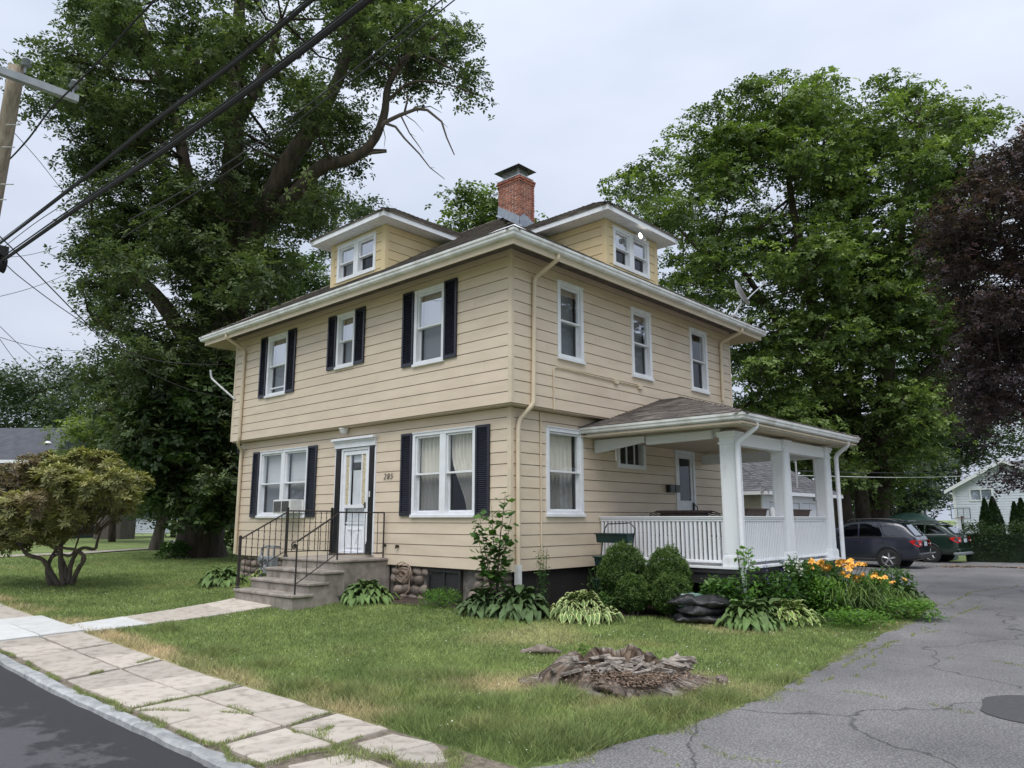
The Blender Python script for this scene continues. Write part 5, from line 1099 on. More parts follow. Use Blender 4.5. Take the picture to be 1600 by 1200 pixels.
# ------------------------------------------------------------------ cars
def car(name, label, loc, rz, paint, H=1.70, LN=4.6, Wd=1.80, wagon=False):
    root = empty(name, loc, label, 'car', None, rz)
    hr = H
    S = [(-2.30, .48, .72, .74, .62), (-2.24, .34, .84, .86, .72), (-2.0, .26, .93, .96, .82), (-1.45, .25, 1.00, 1.04, .87), (-.98, .25, 1.05, 1.09, .89), (-.62, .25, 1.06, 1.34, .90), (-.25, .25, 1.07, hr - .10, .90), (.2, .25, 1.08, hr - .02, .90), (.8, .25, 1.09, hr, .90), (1.35, .25, 1.10, hr - .02, .90), (1.72, .25, 1.11, hr - .06, .89), (1.95, .27, 1.11, hr - .24, .88), (2.14, .30, 1.09, hr - .48, .86), (2.26, .36, 1.04, 1.07, .83), (2.32, .42, .86, .88, .78), (2.28, .34, .52, .54, .74)]
    sc = LN / 4.62; b = MB(); n = 0; rows = []
    for x, zb, zl, zr_, w in S:
        w = w * Wd / 1.8; x *= sc
        gh = max(0, min(1, (zr_ - zl) / .5)); wr = w - .20 * gh - .03
        row = [(x, w * .86, zb), (x, w * .98, zb + .10), (x, w * 1.0, zb + (zl - zb) * .5), (x, w * .985, zl - .05), (x, w * .955, zl), (x, wr + .03, zr_ - .05 * gh - .005), (x, wr - .06, zr_), (x, 0, zr_ + .02 * gh)]
        row += [(x, -q[1], q[2]) for q in row[-2::-1]]; rows.append(row); n = len(row)
    b.add([p for r in rows for p in r], [(i * n + j, i * n + j + 1, (i + 1) * n + j + 1, (i + 1) * n + j) for i in range(len(S) - 1) for j in range(n - 1)] + [tuple(range(n)), tuple((len(S) - 1) * n + j for j in range(n))] + [(i * n, (i + 1) * n, (i + 1) * n + n - 1, i * n + n - 1) for i in range(len(S) - 1)])
    o = b.build('body', paint, root, smooth=True, local=True); sub = o.modifiers.new('sub', 'SUBSURF'); sub.levels = 1; sub.render_levels = 2
    WL[root] = Vector((0, 0, 0)); K = dict(parent=root, local=True)
    def side_y(x, t):
        """outer y of greenhouse at height fraction t"""
        xs_ = [s[0] * sc for s in S]; i = max(0, min(len(S) - 2, next((k for k in range(len(S) - 1) if xs_[k + 1] >= x), 0))); f = (x - xs_[i]) / max(1e-6, xs_[i + 1] - xs_[i]); f = min(max(f, 0), 1)
        L0, L1 = rows[i], rows[i + 1]; a = Vector(L0[4]).lerp(Vector(L1[4]), f); c = Vector(L0[5]).lerp(Vector(L1[5]), f); return a.lerp(c, t)
    for s in (-1, 1):
        for nm, poly in (('side_window', [(-.55, .05), (.30, .05), (.30, .90), (-.12, .86)]), ('side_window', [(.36, .05), (1.13, .05), (1.13, .90), (.36, .92)]), ('side_window', [(1.19, .06), (1.88, .12), (1.80, .34), (1.52, .82), (1.19, .88)])):
            w = MB(); P = []
            m_ = len(poly)
            for i in range(m_):
                a, c = poly[i], poly[(i + 1) % m_]
                for k in range(4): f = k / 4; q = side_y((a[0] + (c[0] - a[0]) * f) * sc, a[1] + (c[1] - a[1]) * f); P.append((q.x, s * (q.y + .012), q.z))
            w.poly(P); w.build(nm, 'carglass', recalc=False, **K)
        tr = MB(); P = [side_y(x * sc, .0) for x in np.linspace(-.7, 1.95, 12)]; tr.tube([(p.x, s * (p.y + .008), p.z + .005) for p in P], .012, 5)
        P = [side_y(x * sc, .97) for x in np.linspace(-.2, 1.55, 10)]; tr.tube([(p.x, s * (p.y + .008), p.z) for p in P], .01, 5); tr.build('window_trim', 'rim' if wagon else 'car_black', **K)
        rl = MB(); rl.tube([(-.1 * sc, s * .60, hr - .05), (.05, s * .60, hr + .035), (.8, s * .60, hr + .055), (1.4, s * .60, hr + .03), (1.6 * sc, s * .60, hr - .05)], .02, 6, sx=1.); rl.build('roof_rail', 'car_black', smooth=True, **K)
        for xw in (-1.36, 1.32):
            xw *= sc; ar = MB(); ar.lathe([(.001, .0), (.40, .0), (.415, -.03), (.40, -.05)], (xw, s * (Wd / 2 + .004), .37), 'y', 26); ar.build('wheel_arch', 'car_black', **K)
            wh = MB(); y0 = s * (Wd / 2 - .12); e = s
            wh.lathe([(.22, .0), (.31, .01), (.345, .05), (.345, .17), (.31, .205), (.235, .205)] if s > 0 else [(.22, 0), (.31, -.01), (.345, -.05), (.345, -.17), (.31, -.205), (.235, -.205)], (xw, y0 - s * .06, .345), 'y', 28); wt = wh.build('wheel', 'tyre', smooth=True, **K)
            rm_ = MB(); yy = y0 + s * .12
            rm_.lathe([(.245, .02 * s), (.225, .0), (.215, -.05 * s)], (xw, yy, .345), 'y', 28); rm_.lathe([(.001, .02 * s), (.05, .015 * s), (.06, -.02 * s)], (xw, yy - .01 * s, .345), 'y', 14)
            for k in range(5):
                a = k * 2 * math.pi / 5 + .3
                for da in (-.09, .09):
                    p0 = Vector((xw + .045 * math.cos(a), yy - .005 * s, .345 + .045 * math.sin(a))); p1 = Vector((xw + .225 * math.cos(a + da), yy - .01 * s, .345 + .225 * math.sin(a + da))); rm_.tube([p0, p1], [.022, .018], 6)
            rm_.build('rim', 'rim', wt, smooth=True, local=True)
            dk = MB(); dk.lathe([(.001, -.06 * s), (.23, -.06 * s)], (xw, yy, .345), 'y', 20); dk.build('brake_disc', 'car_black', wt, local=True)
        cl = MB(); cl.box((-1.0 * sc, s * (Wd / 2 - .03) - .03, .24), (.95 * sc, s * (Wd / 2 - .03) + .03, .36)); cl.build('sill', 'car_black', bevel=.02, **K)
        tl = MB(); P = [(2.02, .93, 1.00), (2.20, .84, 1.04), (2.335, .60, 1.02), (2.345, .62, .83), (2.29, .84, .80), (2.1, .925, .90)]; y_k = Wd / 1.8
        if s: tl.prism([(p[0] * sc + .012, s * (p[1] - .02) * y_k, p[2] - .02) for p in P], (.012, s * .012, 0)); tl.build('tail_light', 'tail_red', **K)
        t2 = MB(); t2.prism([(2.335 * sc, s * .80 * y_k, .90), (2.35 * sc, s * .66 * y_k, .90), (2.35 * sc, s * .66 * y_k, .84), (2.33 * sc, s * .80 * y_k, .84)], (.014, s * .02, 0)); t2.build('reversing_light', 'lamp_clear', **K)
        hd = MB()
        for x in (.12, 1.02): hd.box((x * sc, s * (Wd / 2 + .004) - .012, .93), (x * sc + .18, s * (Wd / 2 + .004) + .012, .955))
        hd.build('door_handle', paint, bevel=.006, **K)
        dl = MB()
        for x in (-.62, .33, 1.16): dl.box((x * sc, s * (Wd / 2 - .004) - .006, .40), (x * sc + .008, s * (Wd / 2 - .004) + .006, 1.02))
        dl.build('door_gap', 'car_black', **K)
        mi = MB(); mi.box((-.62 * sc, s * .92, 1.08), (-.44 * sc, s * 1.06, 1.2)) if s > 0 else mi.box((-.62 * sc, -1.06, 1.08), (-.44 * sc, -.92, 1.2)); mi.build('mirror', paint, bevel=.03, **K)
    rw = MB(); P = []
    for x, y, z in ((1.84, .62, hr - .13), (2.16, .70, 1.17), (2.16, -.70, 1.17), (1.84, -.62, hr - .13)): P.append((x * sc + .05, y, z))
    rw.add([P[0], P[1], P[2], P[3], ((P[0][0] + .03), 0, P[0][2]), ((P[1][0] + .04), 0, P[1][2])], [(0, 1, 5, 4), (4, 5, 2, 3)]); rw.build('rear_window', 'carglass', recalc=False, **K)
    ws = MB(); ws.add([(-.93 * sc - .02, .70, 1.13), (-.30 * sc - .02, .60, hr - .12), (-.30 * sc - .02, -.60, hr - .12), (-.93 * sc - .02, -.70, 1.13)], [(0, 1, 2, 3)]); ws.build('windscreen', 'carglass', recalc=False, **K)
    spo = MB(); spo.box((1.72 * sc, -.60, hr - .045), (1.98 * sc, .60, hr - .015)); spo.build('spoiler', paint, bevel=.01, **K)
    bp_ = MB(); bp_.box((2.12 * sc, -.80, .36), (2.36 * sc, .80, .56)); bp_.build('bumper', 'car_black' if not wagon else paint, bevel=.04, **K)
    if wagon: b2_ = MB(); b2_.box((2.1 * sc, -.82, .30), (2.39 * sc, .82, .42)); b2_.build('bumper_trim', 'meter', bevel=.03, **K)
    np_ = MB(); np_.box((2.345 * sc, -.16, .80), (2.365 * sc, .16, .95)); np_.build('number_plate', 'plate', **K)
    em_ = MB(); em_.lathe([(.001, .012), (.045, .01), (.055, 0)], (2.36 * sc, 0, 1.02), 'x', 16); em_.v = [(v[0], v[1] * 1.5, v[2]) for v in em_.v]; em_.build('badge', 'rim', **K)
    em2 = MB(); em2.box((2.352 * sc, .34, .86), (2.362 * sc, .52, .89)); em2.build('badge', 'rim', **K)
    return root
c1 = G(1390, 889)
car('parked_car', 'dark blue SUV parked nearest the garage with its rear toward the driveway', (c1.x - 1.36, c1.y + .95, g(c1.x, c1.y) + .0), .03, 'blue_car', H=1.70)
c2 = G(1446, 877)
car('parked_car', 'dark green wagon with chrome window trim parked behind the dark blue SUV', (c2.x - .9, c2.y + .2, .02), -.06, 'green_car', H=1.60, LN=4.8, wagon=True)
for o in bpy.data.objects:
    if o.name.startswith('parked_car'): o['group'] = 'cars parked behind the house'
# tarp covered load beyond the cars
tq = at(1432, 800, 33); b = MB(); nu, nv = 30, 14; vs = []
for i in range(nu + 1):
    for j in range(nv + 1):
        u, v = i / nu * 2 - 1, j / nv * 2 - 1; h = (1 - abs(u) ** 5) ** .5 * (1 - abs(v) ** 4) ** .5
        vs.append((tq.x + u * 1.55 - .55, tq.y + 1 + v * 1.1, 0 + 2.02 * h * (.86 + .14 * math.cos(u * 2.2)) + .04 * noise.noise(Vector((u * 7, v * 5, 0)))))
b.add(vs, [(i * (nv + 1) + j, i * (nv + 1) + j + 1, (i + 1) * (nv + 1) + j + 1, (i + 1) * (nv + 1) + j) for i in range(nu) for j in range(nv)]); b.build('tarp_cover', 'tarp', None, 'green tarp draped over a parked load beyond the two cars', 'tarp', smooth='full')

# ------------------------------------------------------------------ garage
ga = empty('garage', (-4, 15, 0), 'grey sided garage with white doors and a hipped grey roof seen through the porch', 'garage')
gx0, gx1, gy_0, gy_1, gz = -6.6, -1.25, 12.3, 17.9, 2.52
b = MB(); b.box((gx0, gy_0, -.05), (gx1, gy_1, gz)); gw = b.build('wall', 'garage_siding', ga)
z = .0
while z < gz - .05:
    b = MB(); F = frame_front(gy_0); b.add([F(gx0, .03, z), F(gx1, .03, z), F(gx1, .004, z + .135), F(gx0, .004, z + .135), F(gx0, 0, z), F(gx1, 0, z)], [(0, 1, 2, 3), (0, 4, 5, 1)]); b.build('siding_board', 'garage_siding', gw); z += .135
b = MB(); b.box((gx1 + .001, gy_0 - .03, 2.26), (gx1 + .04, gy_1, gz)); b.box((gx1 + .001, gy_0 - .035, 0), (gx1 + .05, gy_0 + .45, 2.26)); b.box((gx1 + .001, 15.02, 0), (gx1 + .05, 15.25, 2.26)); b.box((gx1 + .001, 17.6, 0), (gx1 + .05, gy_1, 2.26)); b.build('door_casing', 'white', ga)
for ya, yb2 in ((12.76, 15.01), (15.26, 17.59)):
    d = MB(); d.box((gx1 + .002, ya, .02), (gx1 + .02, yb2, 2.24)); d = d.build('garage_door', 'white', ga)
    b = MB()
    for r_ in range(4):
        for k in range(4): w = (yb2 - ya) / 4; b.box((gx1 + .021, ya + k * w + .05, .08 + r_ * .55), (gx1 + .032, ya + (k + 1) * w - .05, .55 + r_ * .55))
    b.build('door_panel', 'white', d)
E0, E1, E2, E3 = (gx0 - .3, gy_0 - .3, gz + .05), (gx1 + .3, gy_0 - .3, gz + .05), (gx1 + .3, gy_1 + .3, gz + .05), (gx0 - .3, gy_1 + .3, gz + .05); hw_ = (E1[0] - E0[0]) / 2; gs = .58; zt = gz + .05 + gs * hw_; yr = 17.0; kf = (E2[1] - yr) / hw_
b = MB(); b.add([E0, E1, E2, E3, (E0[0] + hw_, E0[1] + hw_, zt), (E0[0] + hw_, yr, zt)], [(0, 1, 4), (1, 2, 5, 4), (2, 3, 5), (3, 0, 4, 5), (0, 1, 2, 3)]); gr = b.build('roof', 'shingle_grey', ga, recalc=False)
plane_tabs(gr, E0, (1, 0, 0), (0, 1, 0), E1[0] - E0[0], gs, hw_, mat_='shingle_grey'); kk_ = math.sqrt(1 + gs * gs)
shingles(gr, E1, (0, 1, 0), (-1, 0, gs), None, 0, int(hw_ * kk_ / .145), lambda v: (v / kk_, E2[1] - E1[1] - v / kk_ * kf), mat_='shingle_grey')
hipcaps(gr, E1, (E0[0] + hw_, E0[1] + hw_, zt), 'shingle_grey'); hipcaps(gr, E2, (E0[0] + hw_, yr, zt), 'shingle_grey')
b = MB(); b.box((E0[0], E0[1] - .03, gz - .06), (E1[0], E0[1], gz + .045)); b.box((E1[0], E1[1] - .03, gz - .06), (E1[0] + .03, E2[1], gz + .045)); b.build('fascia', 'white', ga)
for yy, l_ in ((14.2, 0), (16.3, 0)): b = MB(); b.lathe([(.001, .02), (.07, .02), (.09, -.08), (.001, -.08)], (gx1 + .12, yy, 2.42), n=10); b.build('flood_light', 'plastic_white', ga)
# service mast on the garage roof and its wires
mp_ = at(1244, 735, 24.5); ms_ = MB(); ms_.tube([mp_ - Vector((0, 0, .9)), mp_ + Vector((0, 0, .35))], .03, 7); ms_.lathe([(.001, .16), (.06, .14), (.09, .05), (.05, 0)], tuple(mp_ + Vector((0, 0, .32))), n=10); ms_.build('service_mast', 'galv', ga)

# ------------------------------------------------------------------ neighbours
wh_ = empty('neighbour_house', (-1, 50, 0), 'white sided gabled house beyond the hedge at the far right', 'house')
x0, x1, y0 = -4.15, 2.0, 48.2; ze = 3.75; xm = (x0 + x1) / 2; za = 5.45
b = MB(); b.prism([(x0, y0, -.1), (x1, y0, -.1), (x1, y0, ze), (xm, y0, za), (x0, y0, ze)], (0, 9, 0)); ww = b.build('wall', 'vinyl_white', wh_)
z = 0
while z < za - .1:
    if z < ze: a, c = x0, x1
    else: f = (z + .1 - ze) / (za - ze); a, c = x0 + (xm - x0) * f, x1 + (xm - x1) * f
    b = MB(); b.add([(a, y0 - .03, z), (c, y0 - .03, z), (c, y0 - .004, z + .17), (a, y0 - .004, z + .17), (a, y0, z), (c, y0, z)], [(0, 1, 2, 3), (0, 4, 5, 1)]); b.build('siding_board', 'vinyl_white', ww); z += .17
sl_ = (za - ze) / (xm - x0); b = MB()
for s, xe in ((-1, x0), (1, x1)): xo = xe + s * .45; b.prism([(xm, y0 - .35, za + .12), (xo, y0 - .35, ze - .45 * sl_ + .12), (xo, y0 - .35, ze - .45 * sl_ + .04), (xm, y0 - .35, za + .04)], (0, 9.7, 0))
b.build('roof', 'shingle_grey', wh_)
b = MB()
for s, xe in ((-1, x0), (1, x1)): xo = xe + s * .45; b.prism([(xm, y0 - .38, za + .13), (xo, y0 - .38, ze - .45 * sl_ + .13), (xo, y0 - .38, ze - .45 * sl_ - .1), (xm, y0 - .38, za - .1)], (0, .028, 0))
b.box((x0 - .03, y0 - .05, 0), (x0 + .12, y0 - .031, ze)); b.build('bargeboard', 'white', wh_)
fw = frame_front(y0); w_ = MB(); ring(w_, fw, -3.2, -1.85, 2.9, 3.72, .08, .0, .06); w_.box((-2.56, 0, 2.98), (-2.50, .05, 3.64), 0, fw); w_ = w_.build('window', 'white', wh_); pane(fw, -3.13, -2.56, 2.98, 3.64, .042, 'glass', w_); pane(fw, -2.5, -1.93, 2.98, 3.64, .042, 'glass', w_)
b = MB(); b.prism([(-3.0, 55, 3.4), (-3.0, 58.5, 6.1), (-3.0, 62, 3.4)], (12, 0, 0)); b.box((-2.8, 55.3, 0), (9, 61, 3.5)); b.build('rear_wing', 'shingle_grey', wh_)

lh = empty('neighbour_house', (-40, 4, .6), 'dark green house with a grey shingle roof behind the rhododendron', 'house')
Rh, Fh = Vector((.735, .678, 0)).normalized(), Vector((-.678, .735, 0)).normalized(); o_ = at(62, 719, 42); TL = lambda u, v, z: Vector((o_.x, o_.y, 0)) + Rh * u + Fh * v + Vector((0, 0, z))
ez = o_.z
b = MB(); b.box((-13, .5, 0), (-.4, 8.5, ez + .02), 0, TL); lw = b.build('wall', 'house_green', lh)
b = MB(); b.prism([TL(-13.4, 0, ez), TL(-13.4, 4.5, ez + 2.35), TL(-13.4, 9, ez), TL(-13.4, 9, ez - .12), TL(-13.4, 0, ez - .12)], Rh * 13.4); b.build('roof', 'shingle_dark', lh)
b = MB(); b.box((-13.4, -.03, ez - .16), (0, -.002, ez + .02), 0, TL); b.box((-.0, -.03, ez - .16), (.03, 9, ez - .02), 0, TL); b.build('fascia', 'white', lh)
b = MB(); b.tube([TL(-1.0, 2.2, ez + 1.1), TL(-1.0, 2.2, ez + 1.75)], .09, 10); b.build('vent_pipe', 'cap', lh); b = MB(); b.lathe([(.22, -.02), (.10, .1), (.09, .12)], tuple(TL(-1.0, 2.2, ez + 1.18)), n=12); b.build('vent_flashing', 'plastic_white', lh)
fl = lambda u, d, z: TL(u, .5 - d, z); w_ = MB(); ring(w_, fl, -2.3, -1.4, ez - 1.2, ez - .35, .07, 0, .05); w_.box((-2.3, 0, ez - .8), (-1.4, .045, ez - .75), 0, fl); w_ = w_.build('window', 'white', lh); pane(fl, -2.24, -1.46, ez - 1.14, ez - .4, .03, 'glass', w_)
z = .3
while z < ez - .1:
    b = MB(); b.add([fl(-13, .03, z), fl(-.4, .03, z), fl(-.4, .004, z + .2), fl(-13, .004, z + .2)], [(0, 1, 2, 3)]); b.build('siding_board', 'house_green', lw, recalc=False); z += .2
# sheds at the far left
sh_ = empty('garden_shed', (-40, 9, .6), 'small weathered board shed far back beyond the rhododendron', 'shed'); q = G(166, 842); TS = lambda u, v, z: Vector((q.x, q.y, .6)) + Rh * u + Fh * v + Vector((0, 0, z))
b = MB(); b.box((-.75, .03, -.1), (.75, 1.8, 1.9), 0, TS); b.build('wall', 'shed_wood', sh_); b = MB()
for k in range(9): b.box((-.76 + k * .17, 0, -.1), (-.76 + k * .17 + .155, .028, 1.9), 0, TS)
b.build('board', 'shed_wood', sh_, kind='stuff'); b = MB(); b.prism([TS(-.95, -.2, 1.85), TS(-.95, .9, 2.4), TS(-.95, 2, 1.85), TS(-.95, 2, 1.8), TS(-.95, -.2, 1.8)], Rh * 1.9); b.build('roof', 'shingle_dark', sh_)
q2 = G(214, 833); TS2 = lambda u, v, z: Vector((q2.x, q2.y, .6)) + Rh * u + Fh * v + Vector((0, 0, z)); s2 = empty('garden_shed', tuple(TS2(0, 0, 0)), 'low pale sided outbuilding between the board shed and the big oak', 'shed')
b = MB(); b.box((-1.2, 0, -.1), (1.4, 3, 1.3), 0, TS2); w2 = b.build('wall', 'vinyl_white', s2)
for k in range(8): b = MB(); b.add([TS2(-1.2, -.03, k * .16), TS2(1.4, -.03, k * .16), TS2(1.4, -.003, k * .16 + .16), TS2(-1.2, -.003, k * .16 + .16)], [(0, 1, 2, 3)]); b.build('siding_board', 'vinyl_white', w2, recalc=False)
b = MB(); b.prism([TS2(-1.4, -.2, 1.3), TS2(-1.4, 1.5, 1.9), TS2(-1.4, 3.2, 1.3)], Rh * 3); b.build('roof', 'shingle_dark', s2)
# basketball hoop
hq = at(1502, 811, 40); bh = empty('basketball_hoop', (hq.x, hq.y, 0), 'small basketball hoop on a black pole in front of the white house', 'basketball hoop')
b = MB(); b.tube([(hq.x, hq.y + .2, 0), (hq.x, hq.y + .2, 1.9)], .07, 8); b.build('pole', 'cap', bh)
b = MB(); ring(b, frame_front(hq.y), hq.x - .46, hq.x + .46, 1.74, 2.33, .03, 0, .03); b.box((hq.x - .15, 0, 1.77), (hq.x - .13, .02, 2.3), 0, frame_front(hq.y)); b.box((hq.x + .13, 0, 1.77), (hq.x + .15, .02, 2.3), 0, frame_front(hq.y)); b.build('backboard_frame', 'cap', bh)
pane(frame_front(hq.y), hq.x - .43, hq.x + .43, 1.77, 2.3, .01, 'glass_clear', bh, 'backboard'); b = MB(); b.tube([(hq.x + .18 * math.cos(t), hq.y - .22 + .18 * math.sin(t), 1.82) for t in np.linspace(0, 6.283, 20)], .012, 5); b.build('rim', 'tail_red', bh)
for k in range(8): 
    t = k * math.pi / 4; b = MB() if k == 0 else b; b.tube([(hq.x + .17 * math.cos(t), hq.y - .22 + .17 * math.sin(t), 1.81), (hq.x + .1 * math.cos(t + .4), hq.y - .22 + .1 * math.sin(t + .4), 1.5)], .006, 4)
b.build('net', 'plastic_white', bh)

# ------------------------------------------------------------------ utility pole and wires
pt, pb_ = at(27, 104, 13), at(-18, 360, 13.0); dirp = (pt - pb_); base = pb_ - dirp * (pb_.z / dirp.z)
up_ = empty('utility_pole', tuple(base), 'weathered wooden utility pole with a grey crossarm at the left edge', 'utility pole')
b = MB(); K = 16; b.tube([base.lerp(pt, k / K) for k in range(K + 1)], [.148 - .022 * k / K for k in range(K + 1)], 18, wob=.06); b.build('shaft', 'pole', up_, smooth='full')
a0, a1 = atp(-60, 88, 0, pt.x + .18), atp(122, 155, 0, pt.x + .18); d_ = (a1 - a0).normalized(); upv = Vector((0, 0, 1)); b = MB(); nn = d_.cross(upv).normalized()
b.prism([a0 - nn * .055 - upv * .075, a0 + nn * .055 - upv * .075, a0 + nn * .055 + upv * .06, a0 - nn * .055 + upv * .06], a1 - a0); b.build('crossarm', 'arm', up_, bevel=.006)
for pp in (atp(40, 106, 0, pt.x + .18), atp(115, 140, 0, pt.x + .18)):
    b = MB(); b.lathe([(.02, -.1), (.02, .02), (.07, .03), (.085, .06), (.05, .075), (.075, .10), (.045, .12), (.065, .145), (.03, .19), (.001, .2)], tuple(pp), n=14); b.build('insulator', 'meter', up_, smooth=True)
for (px, py) in ((22, 195), (14, 288), (3, 312), (16, 230)):
    b = MB(); p_ = at(px - 2, py, 12.85); b.tube([p_ - CR * .12, p_ + CR * .10], .011, 5); b.build('pole_step', 'galv', up_)
b = MB()
b.tube([pt - upv * .55 + nn * -.14, pt - upv * .75 + nn * -.12], .03, 6); b.build('bracket', 'galv', up_)
def wire(label, pts, r, m='wire', plane=None, D=None, sag=0, grp='overhead wires along the street'):
    if plane is not None: P = [atp(px, py, plane[0], plane[1]) for px, py in pts]
    else: P = [at(px, py, d) for px, py, d in pts]
    Q = []; n = 26
    if len(P) == 2:
        for k in range(n + 1): t = k / n; Q.append(P[0].lerp(P[1], t) - Vector((0, 0, sag * 4 * t * (1 - t))))
    else:
        for i in range(len(P) - 1):
            a, c = P[i], P[i + 1]; pa = P[i - 1] if i else a * 2 - c; pc = P[i + 2] if i + 2 < len(P) else c * 2 - a
            for k in range(8):
                t = k / 8; Q.append(.5 * ((2 * a) + (c - pa) * t + (2 * pa - 5 * a + 4 * c - pc) * t * t + (3 * a - pa - 3 * c + pc) * t ** 3))
        Q.append(P[-1])
    b = MB(); b.tube(Q, r, 6); return b.build('overhead_wire', m, None, label, 'wire', grp, smooth=True)
Y_ = (1, -6.75)
wire('upper thick black cable crossing from the left edge to the top', [(-40, 408), (0, 380), (120, 288), (240, 192), (370, 96), (492, -4), (560, -60)], .018, plane=Y_)
wire('thin wire close above the upper thick black cable', [(-40, 404), (0, 376), (120, 284), (240, 187), (368, 91), (486, -6), (555, -60)], .006, plane=Y_)
wire('heaviest black cable bundle running below the upper cable', [(-40, 436), (0, 410), (110, 333), (220, 260), (290, 212), (440, 104), (578, -2), (640, -50)], .024, plane=Y_)
wire('thin black strand lashed over the heaviest cable bundle', [(-40, 430), (0, 404), (110, 327), (220, 254), (290, 205), (440, 96), (570, -4), (630, -50)], .009, plane=Y_)
wire('thin grey wire between the two thick cables', [(-20, 398), (0, 390), (60, 345), (160, 282), (250, 228), (300, 195)], .005, 'wire_grey', plane=Y_)
wire('dark sagging wire from the pole crossarm up to the top edge', [(-30, 276), (0, 262), (40, 222), (78, 172), (112, 138), (160, 90), (200, 44), (240, 2), (262, -24)], .015, plane=(1, -6.2))
wire('thin wire crossing in front of the oak toward the top centre', [(200, 345), (300, 290), (400, 225), (500, 150), (590, 80), (690, 0), (740, -40)], .005, 'wire_grey', plane=Y_)
wire('second thin wire crossing in front of the oak toward the top centre', [(190, 372), (300, 305), (400, 238), (500, 162), (600, 88), (700, 8), (760, -40)], .004, 'wire_grey', plane=Y_)
wire('service wire sloping down from the left edge to the house corner', [(-10, 360, 12.5), (28, 397, 13), (80, 450, 14), (130, 500, 15), (180, 540, 16), (240, 562, 17.4), (300, 569, 18.6), (367, 569, 20.3)], .011, 'wire_grey', grp='service wires to the house')
wire('lower service wire sloping from the cable clamp down behind the steps', [(8, 412, 12.5), (30, 432, 13), (80, 470, 14), (130, 505, 15), (180, 545, 16), (230, 580, 17), (300, 610, 18.5), (366, 625, 20.2)], .008, 'wire_grey', grp='service wires to the house')
wire('thin wire from the pole step down across the sky', [(20, 205, 13), (60, 250, 14), (100, 300, 15), (130, 330, 16)], .006, 'wire_grey', grp='service wires to the house')
for k, (p0, p1) in enumerate((((0, 463, 30), (120, 420, 40)), ((0, 402, 30), (90, 385, 40)), ((0, 527, 30), (120, 548, 40)), ((0, 510, 30), (110, 600, 40)), ((0, 530, 30), (60, 600, 40)))):
    wire(['faint wire rising right, middle of the left sky', 'faint wire just below the thick cables', 'faint wire dropping gently to the left tree', 'faint wire dropping steeply to the left tree', 'lowest faint wire at the left edge'][k], [p0, p1], .012, 'wire_grey', sag=.15, grp='faint wires in the left sky')
b = MB(); kc = atp(4, 398, 1, -6.75)
for k in range(5): b.tube([kc + Vector((.0 + .12 * math.cos(t) - .03 * k, .03 * k - .06, .14 * math.sin(t) - .08)) for t in np.linspace(.5 + k * .4, 5.6 + k * .2, 14)], .014, 6)
b.box(tuple(kc + Vector((-.16, -.06, -.02))), tuple(kc + Vector((.05, .06, .12)))); b.build('cable_clamp', 'wire', None, 'looped black cable clamp hanging on the cables at the left edge', 'cable clamp')
for k, yy in enumerate(((736, 738), (743, 744))):
    p0, p1 = at(1247, yy[0], 24.5), at(1600, yy[1] - 4, 46); wire(['upper', 'lower'][k] + ' wire running from the garage mast toward the white house', [(1247, yy[0], 24.5), (1400, yy[0] + 3, 32), (1500, yy[0] + 1, 40), (1640, yy[1] - 7, 52)], .014, 'plastic_white' if k else 'wire_grey', grp='wires from the garage mast')

# ------------------------------------------------------------------ trees
def poly_lobes(poly, n, rpx, D, dd, holes=(), mind=.55):
    P = np.array(poly, float); lo, hi = P.min(0), P.max(0); out_ = []; tries = 0
    while len(out_) < n and tries < 40000:
        tries += 1; q = lo + rng.random(2) * (hi - lo)
        if not inpoly(q[None], poly)[0]: continue
        r = rpx * rng.uniform(.7, 1.3)
        e = 9e9
        for i in range(len(P)):
            a, c = P[i], P[(i + 1) % len(P)]; t = np.clip(np.dot(q - a, c - a) / max(1e-9, np.dot(c - a, c - a)), 0, 1); e = min(e, np.linalg.norm(q - a - (c - a) * t))
        r *= .45 + .55 * min(1, e / (1.5 * rpx))
        if e < r * .35: continue
        if any(np.hypot(q[0] - h[0], q[1] - h[1]) < h[2] + r * .5 for h in holes): continue
        dep = rng.uniform(-1, 1) * dd * min(1, e / (rpx * 2.2) + .25)
        if any(np.hypot(q[0] - o[0], q[1] - o[1]) < (r + o[2]) * mind * .5 and abs(dep - (o[3] - D)) < 1.2 for o in out_): continue
        out_.append((q[0], q[1], r, D + dep))
    return out_
